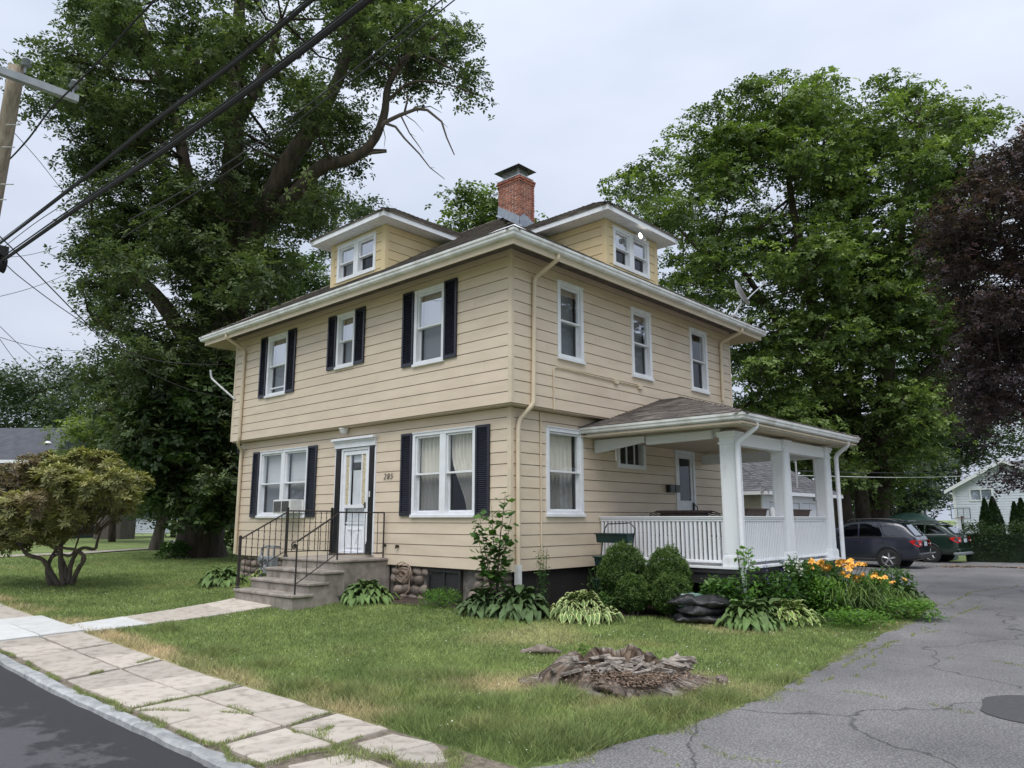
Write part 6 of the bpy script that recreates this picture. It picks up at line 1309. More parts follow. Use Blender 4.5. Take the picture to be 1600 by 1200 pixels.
def foliage(lobes, nleaf, size, spray=.42, flat=.4, up=.7, aspect=.6, shell=.55, droop=.2, tintbias=0., tvar=.14, per=26, ros=0, lift=.25):
    """lobes: (px, py, r_px, D). leaves gathered in sprays, optionally as rosettes of ros leaves; returns V, tint, spray centres"""
    C = []; R = []
    for px, py, r, D in lobes: C.append(at(px, py, D)); R.append(r * D / FPX)
    R = np.array(R); w = R ** 2; w = w / w.sum(); Vs = []; T = []; SP = []; k0 = max(1, ros)
    for (c, r, ww) in zip(C, R, w):
        n = int(nleaf * ww / k0); pr = max(3, per // k0); ns = max(3, n // pr)
        d = rng.normal(size=(ns, 3)); d /= np.linalg.norm(d, axis=1)[:, None]; rad = r * (shell + (1 - shell) * rng.random(ns) ** .6)
        sc = np.array(c) + d * rad[:, None] * np.array([1, 1, .82]); SP.append(sc)
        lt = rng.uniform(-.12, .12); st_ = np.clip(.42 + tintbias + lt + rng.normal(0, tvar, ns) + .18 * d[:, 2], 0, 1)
        k = np.repeat(np.arange(ns), pr); off = np.clip(rng.normal(size=(len(k), 3)), -1.8, 1.8) * np.array([spray, spray, spray * flat]) * rng.uniform(.6, 1.15, ns)[k][:, None]
        # the spray sags outwards from its middle
        off[:, 2] -= (off[:, 0] ** 2 + off[:, 1] ** 2) * .22 / max(spray, .1)
        P = sc[k] + off; tt = np.clip(st_[k] + rng.normal(0, .12, len(k)), 0, 1)
        if not ros: Vs.append(leaf_quads(P, size, up, aspect, droop)); T.append(tt); continue
        q = len(P); ax = rng.normal(0, .45, (q, 3)) + np.array([0, 0, 1.]) + .35 * d[k]; ax /= np.linalg.norm(ax, axis=1)[:, None]; t0 = np.cross(ax, rng.normal(size=(q, 3))); t0 /= np.linalg.norm(t0, axis=1)[:, None]; b0 = np.cross(ax, t0)
        V = np.empty((q * ros, 4, 3)); TT = np.empty(q * ros)
        for i in range(ros):
            an = 2 * math.pi * i / ros + rng.uniform(-.35, .35, q); rd = t0 * np.cos(an)[:, None] + b0 * np.sin(an)[:, None]; dr = rd + ax * rng.uniform(lift - .45, lift + .3, q)[:, None]; dr /= np.linalg.norm(dr, axis=1)[:, None]
            sd3 = np.cross(ax, rd); L2 = size * rng.uniform(.65, 1.25, q)[:, None]; j = np.arange(q) * ros + i; s0 = P + dr * L2 * .12
            V[j, 0] = s0; V[j, 1] = P + dr * L2 * .6 + sd3 * L2 * aspect * .5; V[j, 2] = P + dr * L2 * 1.08 - ax * L2 * .15; V[j, 3] = P + dr * L2 * .6 - sd3 * L2 * aspect * .5; TT[j] = np.clip(tt + rng.normal(0, .1, q), 0, 1)
        Vs.append(V.reshape(-1, 3)); T.append(TT)
    return np.concatenate(Vs), np.concatenate(T), [(c, r, s) for c, r, s in zip(C, R, SP)]
def tree(name, label, base, trunks, lobes, nleaf, size, lm, bark='bark', group=None, twigs=6, **kw):
    """trunks: list of polylines [(px,py,D,radius)...]"""
    root = empty(name, base, label, 'tree', group); tm = MB(); pts = []
    for tr in trunks:
        P = [at(a, b_, d) for a, b_, d, r in tr]; Rr = [q[3] for q in tr]; Q = []; QR = []
        for i in range(len(P) - 1):
            a, c = P[i], P[i + 1]; pa = P[i - 1] if i else a * 2 - c; pc = P[i + 2] if i + 2 < len(P) else c * 2 - a
            for k in range(5):
                t = k / 5; Q.append(.5 * ((2 * a) + (c - pa) * t + (2 * pa - 5 * a + 4 * c - pc) * t * t + (3 * a - pa - 3 * c + pc) * t ** 3)); QR.append(Rr[i] + (Rr[i + 1] - Rr[i]) * t)
        Q.append(P[-1]); QR.append(Rr[-1]); tm.tube(Q, QR, 14 if Rr[0] > .15 else 8, wob=.14); pts += [(q, r) for q, r in zip(Q, QR)]
    V, T, info = foliage(lobes, nleaf, size, **kw)
    PA = np.array([p for p, _ in pts]); PR = np.array([r for _, r in pts]); bm_ = MB()
    for c, r, sp in info:
        d = np.linalg.norm(PA - np.array(c), axis=1) + np.maximum(0, PA[:, 2] - c.z) * .8; i = int(d.argmin()); a = Vector(PA[i]); rr = min(PR[i] * .5, .03 + r * .035)
        mid = a.lerp(c, .5) + Vector((0, 0, -.12 * (c - a).length)) + Vector([random.uniform(-.15, .15) * r for _ in range(3)])
        bm_.tube([a, a.lerp(mid, .5) + (mid - a) * .02, mid, mid.lerp(c, .55), c], [rr, rr * .85, rr * .68, rr * .5, rr * .35], 6, cap=False)
        for s in sp[:twigs]:
            s = Vector(s); m = c.lerp(s, .5) + Vector([random.uniform(-.08, .08) for _ in range(3)]); bm_.tube([mid.lerp(c, random.uniform(.4, 1)), m, s], [rr * .35, rr * .22, .006], 4, cap=False)
    tm.build('trunk', bark, root, smooth='full', recalc=False); bm_.build('limbs', bark, root, smooth='full', recalc=False)
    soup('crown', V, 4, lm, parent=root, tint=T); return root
# giant oak
D = 27
oak_out = [(110, -70), (85, 20), (50, 95), (55, 165), (95, 200), (105, 240), (115, 300), (130, 350), (112, 400), (116, 460), (122, 520), (150, 560), (90, 575), (84, 610), (150, 640), (185, 700), (200, 760), (235, 800), (260, 830), (330, 800), (395, 830), (400, 760), (395, 700), (400, 600), (420, 520), (455, 470), (500, 430), (520, 380), (545, 330), (560, 280), (600, 262), (608, 232), (612, 160), (680, 142), (715, 128), (748, 150), (735, 120), (750, 88), (722, 45), (712, -10), (690, -70)]
holes = [(222, 118, 22), (330, 60, 8), (418, 200, 14), (300, 240, 9), (228, 22, 16), (470, 8, 14), (265, 190, 10), (110, 190, 18), (250, 460, 10), (535, 120, 10), (640, 215, 20), (430, 100, 8)]
lobes = poly_lobes(oak_out, 190, 40, D, 4.2, holes, .7)
lobes += [(300, 430, 34, 24.5), (335, 560, 36, 24.8), (395, 560, 30, 25), (300, 510, 32, 24.5), (330, 330, 30, 25), (345, 640, 36, 24.6), (410, 330, 26, 25.5), (260, 620, 34, 24.6), (380, 290, 24, 25), (440, 400, 26, 25.2), (735, 125, 16, 26), (742, 150, 12, 26), (715, 100, 22, 26), (690, 122, 16, 26), (660, 125, 18, 27), (640, 110, 24, 27), (700, 60, 24, 26), (555, 252, 16, 26), (45, 130, 18, 27), (50, 165, 16, 27), (30, 100, 12, 27)]
oak_tr = [[(310, 880, D, 1.05), (312, 850, D, .86), (320, 790, D, .74), (335, 700, D, .64), (350, 590, D, .56), (357, 480, D, .50), (358, 380, D, .44), (362, 280, D, .38), (368, 180, D, .30), (372, 60, D, .22), (378, -60, D, .14)],
          [(352, 560, D, .40), (372, 470, D - .5, .38), (405, 350, D - 1, .36), (450, 255, D - 1.4, .33), (500, 180, D - 1.4, .25), (540, 90, D - 1.2, .18), (550, -10, D - 1, .12)],
          [(405, 350, D - 1, .28), (465, 300, D - 1.5, .26), (500, 262, D - 2, .22), (550, 248, D - 2, .17), (582, 222, D - 2, .15), (600, 180, D - 2, .13), (608, 130, D - 2, .11), (640, 85, D - 2, .09), (690, 50, D - 2, .05)],
          [(430, 330, D - 1, .18), (480, 275, D - 1, .16), (530, 250, D - 1.4, .13), (575, 238, D - 1.4, .10), (604, 236, D - 1.4, .06)],
          [(608, 130, D - 2, .08), (645, 80, D - 2, .06)], [(632, 82, D - 2, .07), (670, 90, D - 2, .05), (710, 110, D - 2, .03)], [(598, 165, D - 2, .06), (640, 130, D - 2, .05), (690, 130, D - 2, .03), (740, 145, D - 2, .02)],
          [(345, 640, D, .34), (300, 545, D - .6, .30), (250, 470, D - 1, .25), (205, 430, D - 1, .18), (150, 400, D - 1, .10)],
          [(356, 470, D, .30), (325, 400, D, .28), (295, 290, D, .24), (275, 190, D, .18), (240, 90, D, .12), (215, 10, D, .07)],
          [(330, 690, D, .30), (285, 600, D + 1, .26), (215, 540, D + 1, .18), (150, 500, D + 1, .1)], [(358, 400, D, .2), (320, 330, D + 1, .2), (240, 250, D + 1, .15), (170, 190, D + 1, .1), (110, 150, D + 1, .06)],
          [(366, 230, D, .2), (330, 150, D, .16), (290, 60, D, .1)], [(368, 200, D, .2), (410, 120, D, .16), (440, 30, D, .1)], [(345, 600, D, .3), (395, 520, D, .22), (420, 440, D, .16)]]
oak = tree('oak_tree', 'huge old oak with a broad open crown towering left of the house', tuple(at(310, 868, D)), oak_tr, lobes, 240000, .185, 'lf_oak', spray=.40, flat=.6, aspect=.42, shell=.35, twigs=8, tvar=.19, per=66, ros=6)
dead = MB()
for pl_, r0 in (([(582, 215), (600, 192), (625, 180), (652, 170), (668, 172), (690, 190), (698, 215), (710, 242)], .085), ([(652, 170), (672, 166), (690, 176)], .03), ([(600, 192), (618, 198), (632, 216), (655, 240), (672, 262), (695, 280)], .05), ([(626, 180), (640, 208), (656, 230), (662, 240)], .03), ([(628, 176), (648, 190), (662, 206)], .02), ([(632, 176), (638, 150), (628, 136), (612, 130)], .04), ([(598, 196), (602, 215), (600, 232)], .02), ([(690, 190), (700, 200)], .012), ([(560, 246), (585, 238), (604, 236)], .06), ([(640, 208), (650, 214)], .01), ([(672, 262), (680, 262)], .01)):
    P = [at(x, y, 25 - .004 * (x - 580)) for x, y in pl_]; dead.tube(P, [r0 * (1 - .8 * i / (len(P) - 1)) for i in range(len(P))], 7)
dead.build('dead_limb', 'deadwood', oak, smooth='full', recalc=False)
# Norway maple foliage filling the lower left beside the oak
low = [(195, 640), (240, 590), (300, 560), (380, 560), (400, 620), (400, 800), (380, 832), (345, 820), (300, 812), (262, 815), (235, 790), (200, 760), (190, 700)]
tree('maple_tree', 'dark dense young maple crown hanging in front of the oak trunk beside the house', tuple(G(395, 862)), [[(395, 870, 26, .16), (380, 780, 26, .13), (350, 690, 25.6, .1), (320, 620, 25.5, .06)], [(380, 780, 26, .1), (300, 740, 25, .07), (240, 700, 25, .04)]],
     poly_lobes(low, 44, 30, 25.2, 1.2, (), .7), 34000, .20, 'lf_maple_dark', spray=.42, flat=.25, aspect=.7, shell=.45, per=50, ros=5, lift=-.1)
# leaning trunk left of the oak
tree('small_tree', 'small slanting trunk just left of the big oak on the lawn', tuple(G(244, 856)), [[(243, 860, 31, .30), (248, 835, 31, .22), (256, 800, 31, .17), (262, 760, 31, .12), (262, 700, 31, .08)]], [(250, 700, 30, 31), (225, 760, 26, 31), (240, 795, 22, 31), (275, 740, 26, 31)], 4200, .16, 'lf_maple_dark', spray=.4, flat=.5, bark='bark_grey')
# two big maples at the right
mA = [(945, 275), (962, 232), (1000, 222), (1060, 205), (1090, 158), (1140, 140), (1195, 112), (1255, 104), (1312, 125), (1345, 160), (1360, 400), (1340, 650), (1320, 780), (1240, 760), (1180, 700), (1140, 640), (1120, 560), (1080, 500), (1035, 430), (1020, 370), (985, 320), (955, 310)]
mB = [(1320, 160), (1345, 135), (1385, 115), (1425, 112), (1460, 152), (1500, 150), (1530, 150), (1552, 175), (1550, 260), (1535, 420), (1510, 560), (1490, 680), (1440, 740), (1400, 790), (1330, 780), (1250, 770), (1290, 500)]
HA = [(1190, 300, 9), (1235, 345, 8), (1130, 330, 8), (1170, 420, 7), (1225, 470, 8), (1060, 290, 8)]
HB = [(1395, 270, 10), (1440, 330, 9), (1360, 370, 7), (1420, 430, 8), (1400, 520, 7), (1470, 250, 7)]
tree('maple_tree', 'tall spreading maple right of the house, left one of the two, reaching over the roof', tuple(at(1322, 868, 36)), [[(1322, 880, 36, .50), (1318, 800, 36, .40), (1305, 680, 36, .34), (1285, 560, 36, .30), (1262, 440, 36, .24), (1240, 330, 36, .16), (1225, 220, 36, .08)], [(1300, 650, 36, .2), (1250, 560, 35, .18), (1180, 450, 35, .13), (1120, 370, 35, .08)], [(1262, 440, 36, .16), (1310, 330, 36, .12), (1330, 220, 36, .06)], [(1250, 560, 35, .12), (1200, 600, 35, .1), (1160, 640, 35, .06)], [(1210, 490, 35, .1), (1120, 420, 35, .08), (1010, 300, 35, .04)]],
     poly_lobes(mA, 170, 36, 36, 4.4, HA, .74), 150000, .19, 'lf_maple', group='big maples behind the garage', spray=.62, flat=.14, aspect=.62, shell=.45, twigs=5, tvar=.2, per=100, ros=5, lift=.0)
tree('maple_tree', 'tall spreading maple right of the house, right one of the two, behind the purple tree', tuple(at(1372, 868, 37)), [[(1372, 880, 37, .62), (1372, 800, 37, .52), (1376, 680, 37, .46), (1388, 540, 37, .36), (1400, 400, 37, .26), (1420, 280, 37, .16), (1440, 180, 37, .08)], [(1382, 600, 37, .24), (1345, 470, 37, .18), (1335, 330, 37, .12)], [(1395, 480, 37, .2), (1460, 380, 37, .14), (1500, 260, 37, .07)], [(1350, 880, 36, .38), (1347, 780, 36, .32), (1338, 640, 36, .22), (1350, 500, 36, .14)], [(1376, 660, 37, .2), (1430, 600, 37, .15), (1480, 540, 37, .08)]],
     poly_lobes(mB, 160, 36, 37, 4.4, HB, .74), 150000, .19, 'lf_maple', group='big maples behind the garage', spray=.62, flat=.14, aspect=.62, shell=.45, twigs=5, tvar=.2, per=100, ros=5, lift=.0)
# purple leaved plum at the right edge
pu = [(1700, 150), (1640, 190), (1590, 190), (1548, 222), (1500, 268), (1455, 325), (1442, 385), (1470, 420), (1492, 480), (1478, 545), (1500, 600), (1495, 640), (1520, 690), (1562, 684), (1585, 645), (1640, 630), (1700, 640)]
tree('purple_tree', 'purple leaved tree overhanging the driveway at the right edge', tuple(G(1740, 960)), [[(1760, 960, 17, .26), (1740, 800, 17, .22), (1700, 640, 17, .16), (1640, 500, 17, .11), (1570, 380, 17, .07), (1520, 320, 17, .03)], [(1700, 640, 17, .1), (1620, 640, 16.5, .07), (1560, 610, 16.5, .03)], [(1760, 840, 16, .06), (1660, 760, 16, .04), (1600, 745, 16, .025), (1560, 742, 16, .012)], [(1650, 520, 17, .08), (1560, 500, 17, .05), (1500, 480, 17, .02)]],
     poly_lobes(pu, 150, 25, 17, 2.4, [(1585, 600, 8)], .65) + [(1600, 742, 10, 16), (1575, 745, 8, 16), (1558, 738, 6, 16), (1585, 755, 7, 16), (1592, 728, 6, 16)], 95000, .10, 'lf_purple', spray=.26, flat=.4, aspect=.5, shell=.35, twigs=8, per=60, ros=5, tvar=.2)
# backdrop trees
def bgtree(label, poly, D, n, rpx, nleaf, size, lm='lf_far', dd=3, trunk=None, base=None, name='background_tree', **kw):
    xs_ = [p[0] for p in poly]; ys_ = [p[1] for p in poly]; cx = (max(max(min(xs_), -20), -60) + min(max(xs_), 1640)) / 2; bt = at(cx, 811, D); bt.z = g(bt.x, bt.y)
    ym = 811 + (1.75 - bt.z) * FPX / D; tr = [[(cx, ym + 4, D, .18), (cx + 3, (ym + min(ys_)) / 2 + 20, D, .13), (cx, min(ys_) + .35 * (max(ys_) - min(ys_)), D, .08)]]
    return tree(name, label, tuple(bt), tr, poly_lobes(poly, n, rpx, D, dd, (), .8), nleaf, size, lm, group='background trees', twigs=4, **kw)
kwf = dict(spray=.6, flat=.3, aspect=.6, shell=.4, per=50, ros=5, lift=0.)
bgtree('green treetop showing behind the ridge on both sides of the chimney', [(662, 332), (690, 305), (725, 290), (760, 286), (800, 290), (835, 315), (850, 345), (850, 400), (690, 400)], 34, 16, 24, 9000, .2, 'lf_maple', **kwf)
bgtree('rounded dark tree far left beyond the grey roofed house', [(-40, 590), (0, 570), (50, 552), (100, 556), (140, 580), (160, 620), (160, 700), (-40, 710)], 62, 34, 24, 16000, .32, 'lf_far', dd=5, spray=.9, flat=.5)
bgtree('bright green tree between the grey roofed house and the oak', [(70, 715), (88, 670), (130, 640), (170, 612), (220, 600), (270, 640), (280, 740), (230, 800), (200, 790), (150, 760), (110, 740)], 38, 34, 24, 17000, .22, 'lf_light', **kwf)
bgtree('dark green tree mass behind the shed left of the oak', [(130, 745), (180, 740), (260, 720), (400, 720), (410, 835), (330, 848), (215, 818), (150, 800)], 50, 26, 22, 13000, .28, 'lf_maple_dark', **kwf)
bgtree('conifer tops peeping over the front dormer', [(500, 350), (515, 310), (540, 300), (560, 315), (588, 300), (600, 330), (600, 400), (500, 420)], 48, 14, 14, 6000, .2, 'lf_far', spray=.5, flat=.3)
bgtree('leafy tree filling the gap between the oak and the front dormer', [(400, 560), (420, 440), (470, 390), (500, 380), (530, 395), (540, 470), (480, 560)], 42, 24, 24, 12000, .24, 'lf_maple_dark', **kwf)
bgtree('shadowy trees behind the garage and porch', [(1130, 640), (1200, 600), (1330, 620), (1330, 790), (1240, 745), (1150, 720)], 46, 24, 26, 13000, .26, 'lf_maple_dark', **kwf)
bgtree('trees closing the view behind the parked cars', [(1290, 640), (1380, 640), (1470, 660), (1490, 740), (1486, 850), (1400, 850), (1290, 840)], 58, 36, 22, 18000, .3, 'lf_far', dd=5, **kwf)
bgtree('tall hazy tree behind the white house, near the power wires', [(1420, 700), (1440, 620), (1500, 600), (1540, 640), (1570, 660), (1560, 720), (1500, 725), (1470, 800), (1430, 800)], 66, 30, 20, 15000, .34, 'lf_far', dd=5, spray=.9, flat=.45)
bgtree('sparse tree above the roof of the white house at the right edge', [(1560, 650), (1600, 620), (1680, 600), (1700, 740), (1600, 722), (1560, 700)], 70, 16, 18, 7000, .34, 'lf_far', dd=4, spray=.9, flat=.4)

# ------------------------------------------------------------------ shrubs
def blob_leaves(c, r, n, size, up=.3, aspect=.4, shell=.76, noise_=.17, seed=0):
    d = rng.normal(size=(n, 3)); d /= np.linalg.norm(d, axis=1)[:, None]; d[:, 2] = np.abs(d[:, 2]) * np.where(rng.random(n) < .8, 1, -.6)
    k = np.array([1 + noise_ * noise.noise(Vector((q[0] * 3 + seed, q[1] * 3, q[2] * 3))) + noise_ * .7 * noise.noise(Vector((q[0] * 8 + seed, q[1] * 8, q[2] * 8))) for q in d])
    rad = k * (shell + (1 - shell) * rng.random(n) ** .5); P = np.array(c) + d * rad[:, None] * np.array(r)
    T = np.clip((k - 1) / noise_ * .5 + .36 + .28 * d[:, 2] + rng.normal(0, .16, n), 0, 1); V = leaf_quads(P, size, up, aspect); return V, T  # leaf tint lightens toward the top, imitating light from above
def ballshrub(label, px, py, wpx, hpx, group, lm='lf_box', n=17000, size=.036, name='boxwood', yy=None):
    q = GY(px, yy); Dd = (q - CP).dot(CF); r = wpx * Dd / FPX / 2; h = hpx * Dd / FPX
    root = empty(name, (q.x, q.y, g(q.x, q.y)), label, 'shrub', group); c = (q.x, q.y, g(q.x, q.y) + h * .42)
    V, T = blob_leaves(c, (r, r, h * .58), n, size, seed=px); soup('foliage', V, 4, lm, parent=root, tint=T)
    b = MB(); n_, m_ = 18, 10; vs = []
    for i in range(m_ + 1):
        for j in range(n_): th, ph = math.pi * i / m_, 2 * math.pi * j / n_; d = Vector((math.sin(th) * math.cos(ph), math.sin(th) * math.sin(ph), math.cos(th))); k = .66 + .1 * noise.noise(d * 2 + Vector((px, 0, 0))); vs.append((c[0] + d.x * r * k, c[1] + d.y * r * k, c[2] + d.z * h * .58 * k))
    b.add(vs, [(i * n_ + j, i * n_ + (j + 1) % n_, (i + 1) * n_ + (j + 1) % n_, (i + 1) * n_ + j) for i in range(m_) for j in range(n_)]); b.build('inner_growth', 'lf_box', root, smooth='full')
    b = MB(); [b.tube([(q.x + math.cos(a) * .05, q.y + math.sin(a) * .05, root.location.z - .03), (q.x + math.cos(a) * r * .4, q.y + math.sin(a) * r * .4, c[2] - h * .2)], [.02, .012], 6) for a in (0, 1.3, 2.5, 3.9, 5.1)]; b.build('stem', 'bark_rhodo', root); return root
BG_ = 'clipped boxwoods in front of the porch'
ballshrub('tall rounded boxwood in front of the green planter stand', 974, 948, 78, 104, BG_, yy=2.02)
ballshrub('tall boxwood beside the porch balusters, right of its twin', 1044, 950, 74, 104, BG_, yy=2.22)
ballshrub('low boxwood nearest the lawn beside the variegated hosta', 990, 954, 56, 62, BG_, n=11000, yy=1.66)
ballshrub('low boxwood nearest the mulch bags', 1048, 954, 70, 70, BG_, n=13000, yy=2.0)
# hedge and arborvitae
def boxhedge(label, pts, h, w, lm, n, size, name='hedge', cat='hedge'):
    root = empty(name, (*pts[0], 0), label, cat); Vs = []; Ts = []; b = MB()
    for (a, c) in zip(pts[:-1], pts[1:]):
        a, c = Vector(a), Vector(c); d = c - a; ln = d.length; nrm2 = Vector((-d.y, d.x)).normalized(); m_ = int(n * ln)
        u = rng.random(m_); v = rng.uniform(-.5, .5, m_) * w; z = rng.random(m_) ** .6 * h; edge = rng.random(m_)
        v = np.where(edge < .45, np.sign(v) * w * .5, v); z = np.where(edge > .75, h, z); z = z + .12 * rng.normal(size=m_) * (z > h * .8); v = v + .08 * rng.normal(size=m_)
        P = np.stack([a.x + d.x * u + nrm2.x * v, a.y + d.y * u + nrm2.y * v, z + .1 * np.sin(u * ln * 4)], 1); Vs.append(leaf_quads(P, size, .4, .5)); Ts.append(np.clip(.25 + .4 * z / h * rng.random(m_) + rng.normal(0, .15, m_), 0, 1))
        b.prism([(a.x - nrm2.x * w * .35, a.y - nrm2.y * w * .35, 0), (a.x + nrm2.x * w * .35, a.y + nrm2.y * w * .35, 0), (a.x + nrm2.x * w * .35, a.y + nrm2.y * w * .35, h * .82), (a.x - nrm2.x * w * .35, a.y - nrm2.y * w * .35, h * .82)], (d.x, d.y, 0))
    soup('foliage', np.concatenate(Vs), 4, lm, parent=root, tint=np.concatenate(Ts)); b.build('inner_growth', 'lf_hedge', root); return root
boxhedge('long dark green hedge along the back of the driveway at the right', [(.75, 27.3), (3.2, 28.0), (9, 29.2), (16, 30)], 1.38, 1.0, 'lf_hedge', 1500, .10)
def arb(label, px, ptop, wpx, D):
    q = at(px, 811, D); q.z = g(q.x, q.y); h = at(px, ptop, D).z - q.z; r = wpx * D / FPX / 2; root = empty('arborvitae', tuple(q), label, 'tree', 'arborvitae by the white house'); n = 4200
    t = rng.random(n) ** .8; a = rng.uniform(0, 6.283, n); prof_ = np.minimum(1, (1 - t) * 2.1) ** .8 * np.minimum(1, .75 + t); rad = r * prof_ * (.82 + .25 * rng.random(n)); P = np.stack([q.x + np.cos(a) * rad, q.y + np.sin(a) * rad, q.z + t * h], 1)
    soup('foliage', leaf_quads(P, .15, .1, .4, -.6), 4, 'lf_arb', parent=root, tint=np.clip(.4 + .15 * np.sin(a * 3) + rng.normal(0, .15, n), 0, 1))
    b = MB(); b.tube([tuple(q), (q.x, q.y, q.z + h * .5), (q.x, q.y, q.z + h * .92)], [r * .75, r * .7, .03], 8); b.build('inner_growth', 'lf_arb', root)
arb('left arborvitae of the pair below the white house window', 1541, 779, 20, 42); arb('right taller arborvitae of the pair below the white house window', 1554, 776, 24, 42)
arb('left arborvitae of the pair at the right edge', 1587, 784, 18, 42); arb('right arborvitae of the pair at the right edge', 1598, 778, 24, 42)
# rhododendron
rh = G(97, 915); D = (rh - CP).dot(CF); rr0 = empty('rhododendron', tuple(rh), 'old rhododendron with bare twisted stems and yellowish leaves on the left lawn', 'shrub'); b = MB()
def rp(pl, r0, r1=.015, dz=0):
    P = [at(x, y, D + dz * (i / len(pl))) for i, (x, y) in enumerate(pl)]; Q = []
    for i in range(len(P) - 1):
        a, c = P[i], P[i + 1]; pa = P[i - 1] if i else a * 2 - c; pc = P[i + 2] if i + 2 < len(P) else c * 2 - a
        for k in range(4): t = k / 4; Q.append(.5 * ((2 * a) + (c - pa) * t + (2 * pa - 5 * a + 4 * c - pc) * t * t + (3 * a - pa - 3 * c + pc) * t ** 3))
    Q.append(P[-1]); b.tube(Q, [r0 + (r1 - r0) * i / (len(Q) - 1) for i in range(len(Q))], 9, wob=.25)
for pl_, r0, dz in (([(80, 917), (74, 890), (82, 868), (98, 842), (104, 800)], .075, .4), ([(92, 917), (78, 892), (66, 874), (42, 866), (28, 848), (6, 832), (-20, 810)], .08, -.5), ([(100, 915), (95, 880), (96, 850), (108, 830), (128, 810), (140, 780)], .08, .3), ([(112, 914), (122, 890), (132, 872), (120, 860), (98, 856), (62, 848), (40, 830)], .07, -.3), ([(108, 912), (110, 885), (118, 866), (130, 856), (148, 858), (152, 846), (157, 828), (148, 812), (150, 780)], .07, .5), ([(86, 905), (76, 880), (90, 866), (110, 868), (120, 850), (126, 826)], .05, .2), ([(104, 905), (100, 880), (84, 856), (60, 840), (50, 800)], .05, .6), ([(118, 900), (126, 884), (128, 870)], .04, 0), ([(98, 850), (130, 815), (120, 790), (116, 770)], .035, .8), ([(60, 850), (30, 800), (10, 770)], .035, -.8), ([(148, 812), (185, 790), (215, 770)], .03, .3), ([(157, 826), (180, 805), (196, 800)], .02, .2)):
    rp([(97 + (x - 97) * 1.0, y) for x, y in pl_], r0 * .82, .014, dz)
b.build('trunk', 'bark_rhodo', rr0, smooth='full', recalc=False)
rho = [(-50, 758), (-20, 742), (5, 732), (30, 718), (70, 710), (120, 704), (165, 712), (200, 728), (232, 748), (226, 768), (210, 790), (186, 812), (158, 806), (130, 822), (85, 850), (40, 862), (-50, 866)]
lob = poly_lobes(rho, 88, 23, D, 1.5, (), .7)
def rosettes(lobs, n, L_, m, mname, lift=.5, k=8, width=.26, label='foliage', par=None):
    C = []; W = np.array([l[2] ** 2 for l in lobs]); W = W / W.sum()
    for l, w in zip(lobs, W):
        c = np.array(at(l[0], l[1], l[3])); r = l[2] * l[3] / FPX; q = max(2, int(n * w)); d = rng.normal(size=(q, 3)); d /= np.linalg.norm(d, axis=1)[:, None]; d[:, 2] = np.abs(d[:, 2]) * np.where(rng.random(q) < .75, 1, -1)
        C.append(np.concatenate([c + d * r * rng.uniform(.55, 1.05, q)[:, None] * np.array([1, 1, .8]), d], 1))
    C = np.concatenate(C); q = len(C); V = np.empty((q * k, 4, 3)); T = np.empty(q * k)
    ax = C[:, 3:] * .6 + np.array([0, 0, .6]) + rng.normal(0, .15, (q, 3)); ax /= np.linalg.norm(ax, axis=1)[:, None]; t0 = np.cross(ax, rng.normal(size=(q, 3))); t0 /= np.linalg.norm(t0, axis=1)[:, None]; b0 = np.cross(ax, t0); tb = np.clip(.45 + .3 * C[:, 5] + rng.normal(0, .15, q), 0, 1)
    for i in range(k):
        a = 2 * math.pi * i / k + rng.uniform(-.2, .2, q); rd = t0 * np.cos(a)[:, None] + b0 * np.sin(a)[:, None]; up_ = rng.uniform(lift - .4, lift + .4, q)[:, None]; dr = rd + ax * up_; dr /= np.linalg.norm(dr, axis=1)[:, None]; sd = np.cross(ax, rd); L2 = L_ * rng.uniform(.7, 1.2, q)[:, None]
        j = np.arange(q) * k + i; V[j, 0] = C[:, :3]; V[j, 1] = C[:, :3] + dr * L2 * .55 + sd * L2 * width * .5; V[j, 2] = C[:, :3] + dr * L2 - ax * L2 * .12; V[j, 3] = C[:, :3] + dr * L2 * .55 - sd * L2 * width * .5; T[j] = np.clip(tb + rng.normal(0, .1, q), 0, 1)
    return soup(label, V.reshape(-1, 3), 4, m, parent=par, tint=T)
rosettes([l for l in lob if not (l[0] < 60 and l[1] < 790)], 3300, .155, 'lf_rhodo', None, par=rr0); rosettes([l for l in lob if l[0] < 75 and l[1] < 800], 900, .14, 'lf_rhodo_red', None, par=rr0)
b = MB()
for l in lob:
    c = at(l[0], l[1], l[3]); s0 = at(100 + (l[0] - 100) * .45, 835, D); b.tube([s0, s0.lerp(c, .5) + Vector((0, 0, -.05)), c], [.022, .015, .007], 5, cap=False)
    for _ in range(4): e = c + Vector([random.uniform(-1, 1) * l[2] * l[3] / FPX for _ in range(3)]); b.tube([c, e], [.008, .004], 4, cap=False)
b.build('twigs', 'bark_rhodo', rr0, recalc=False)

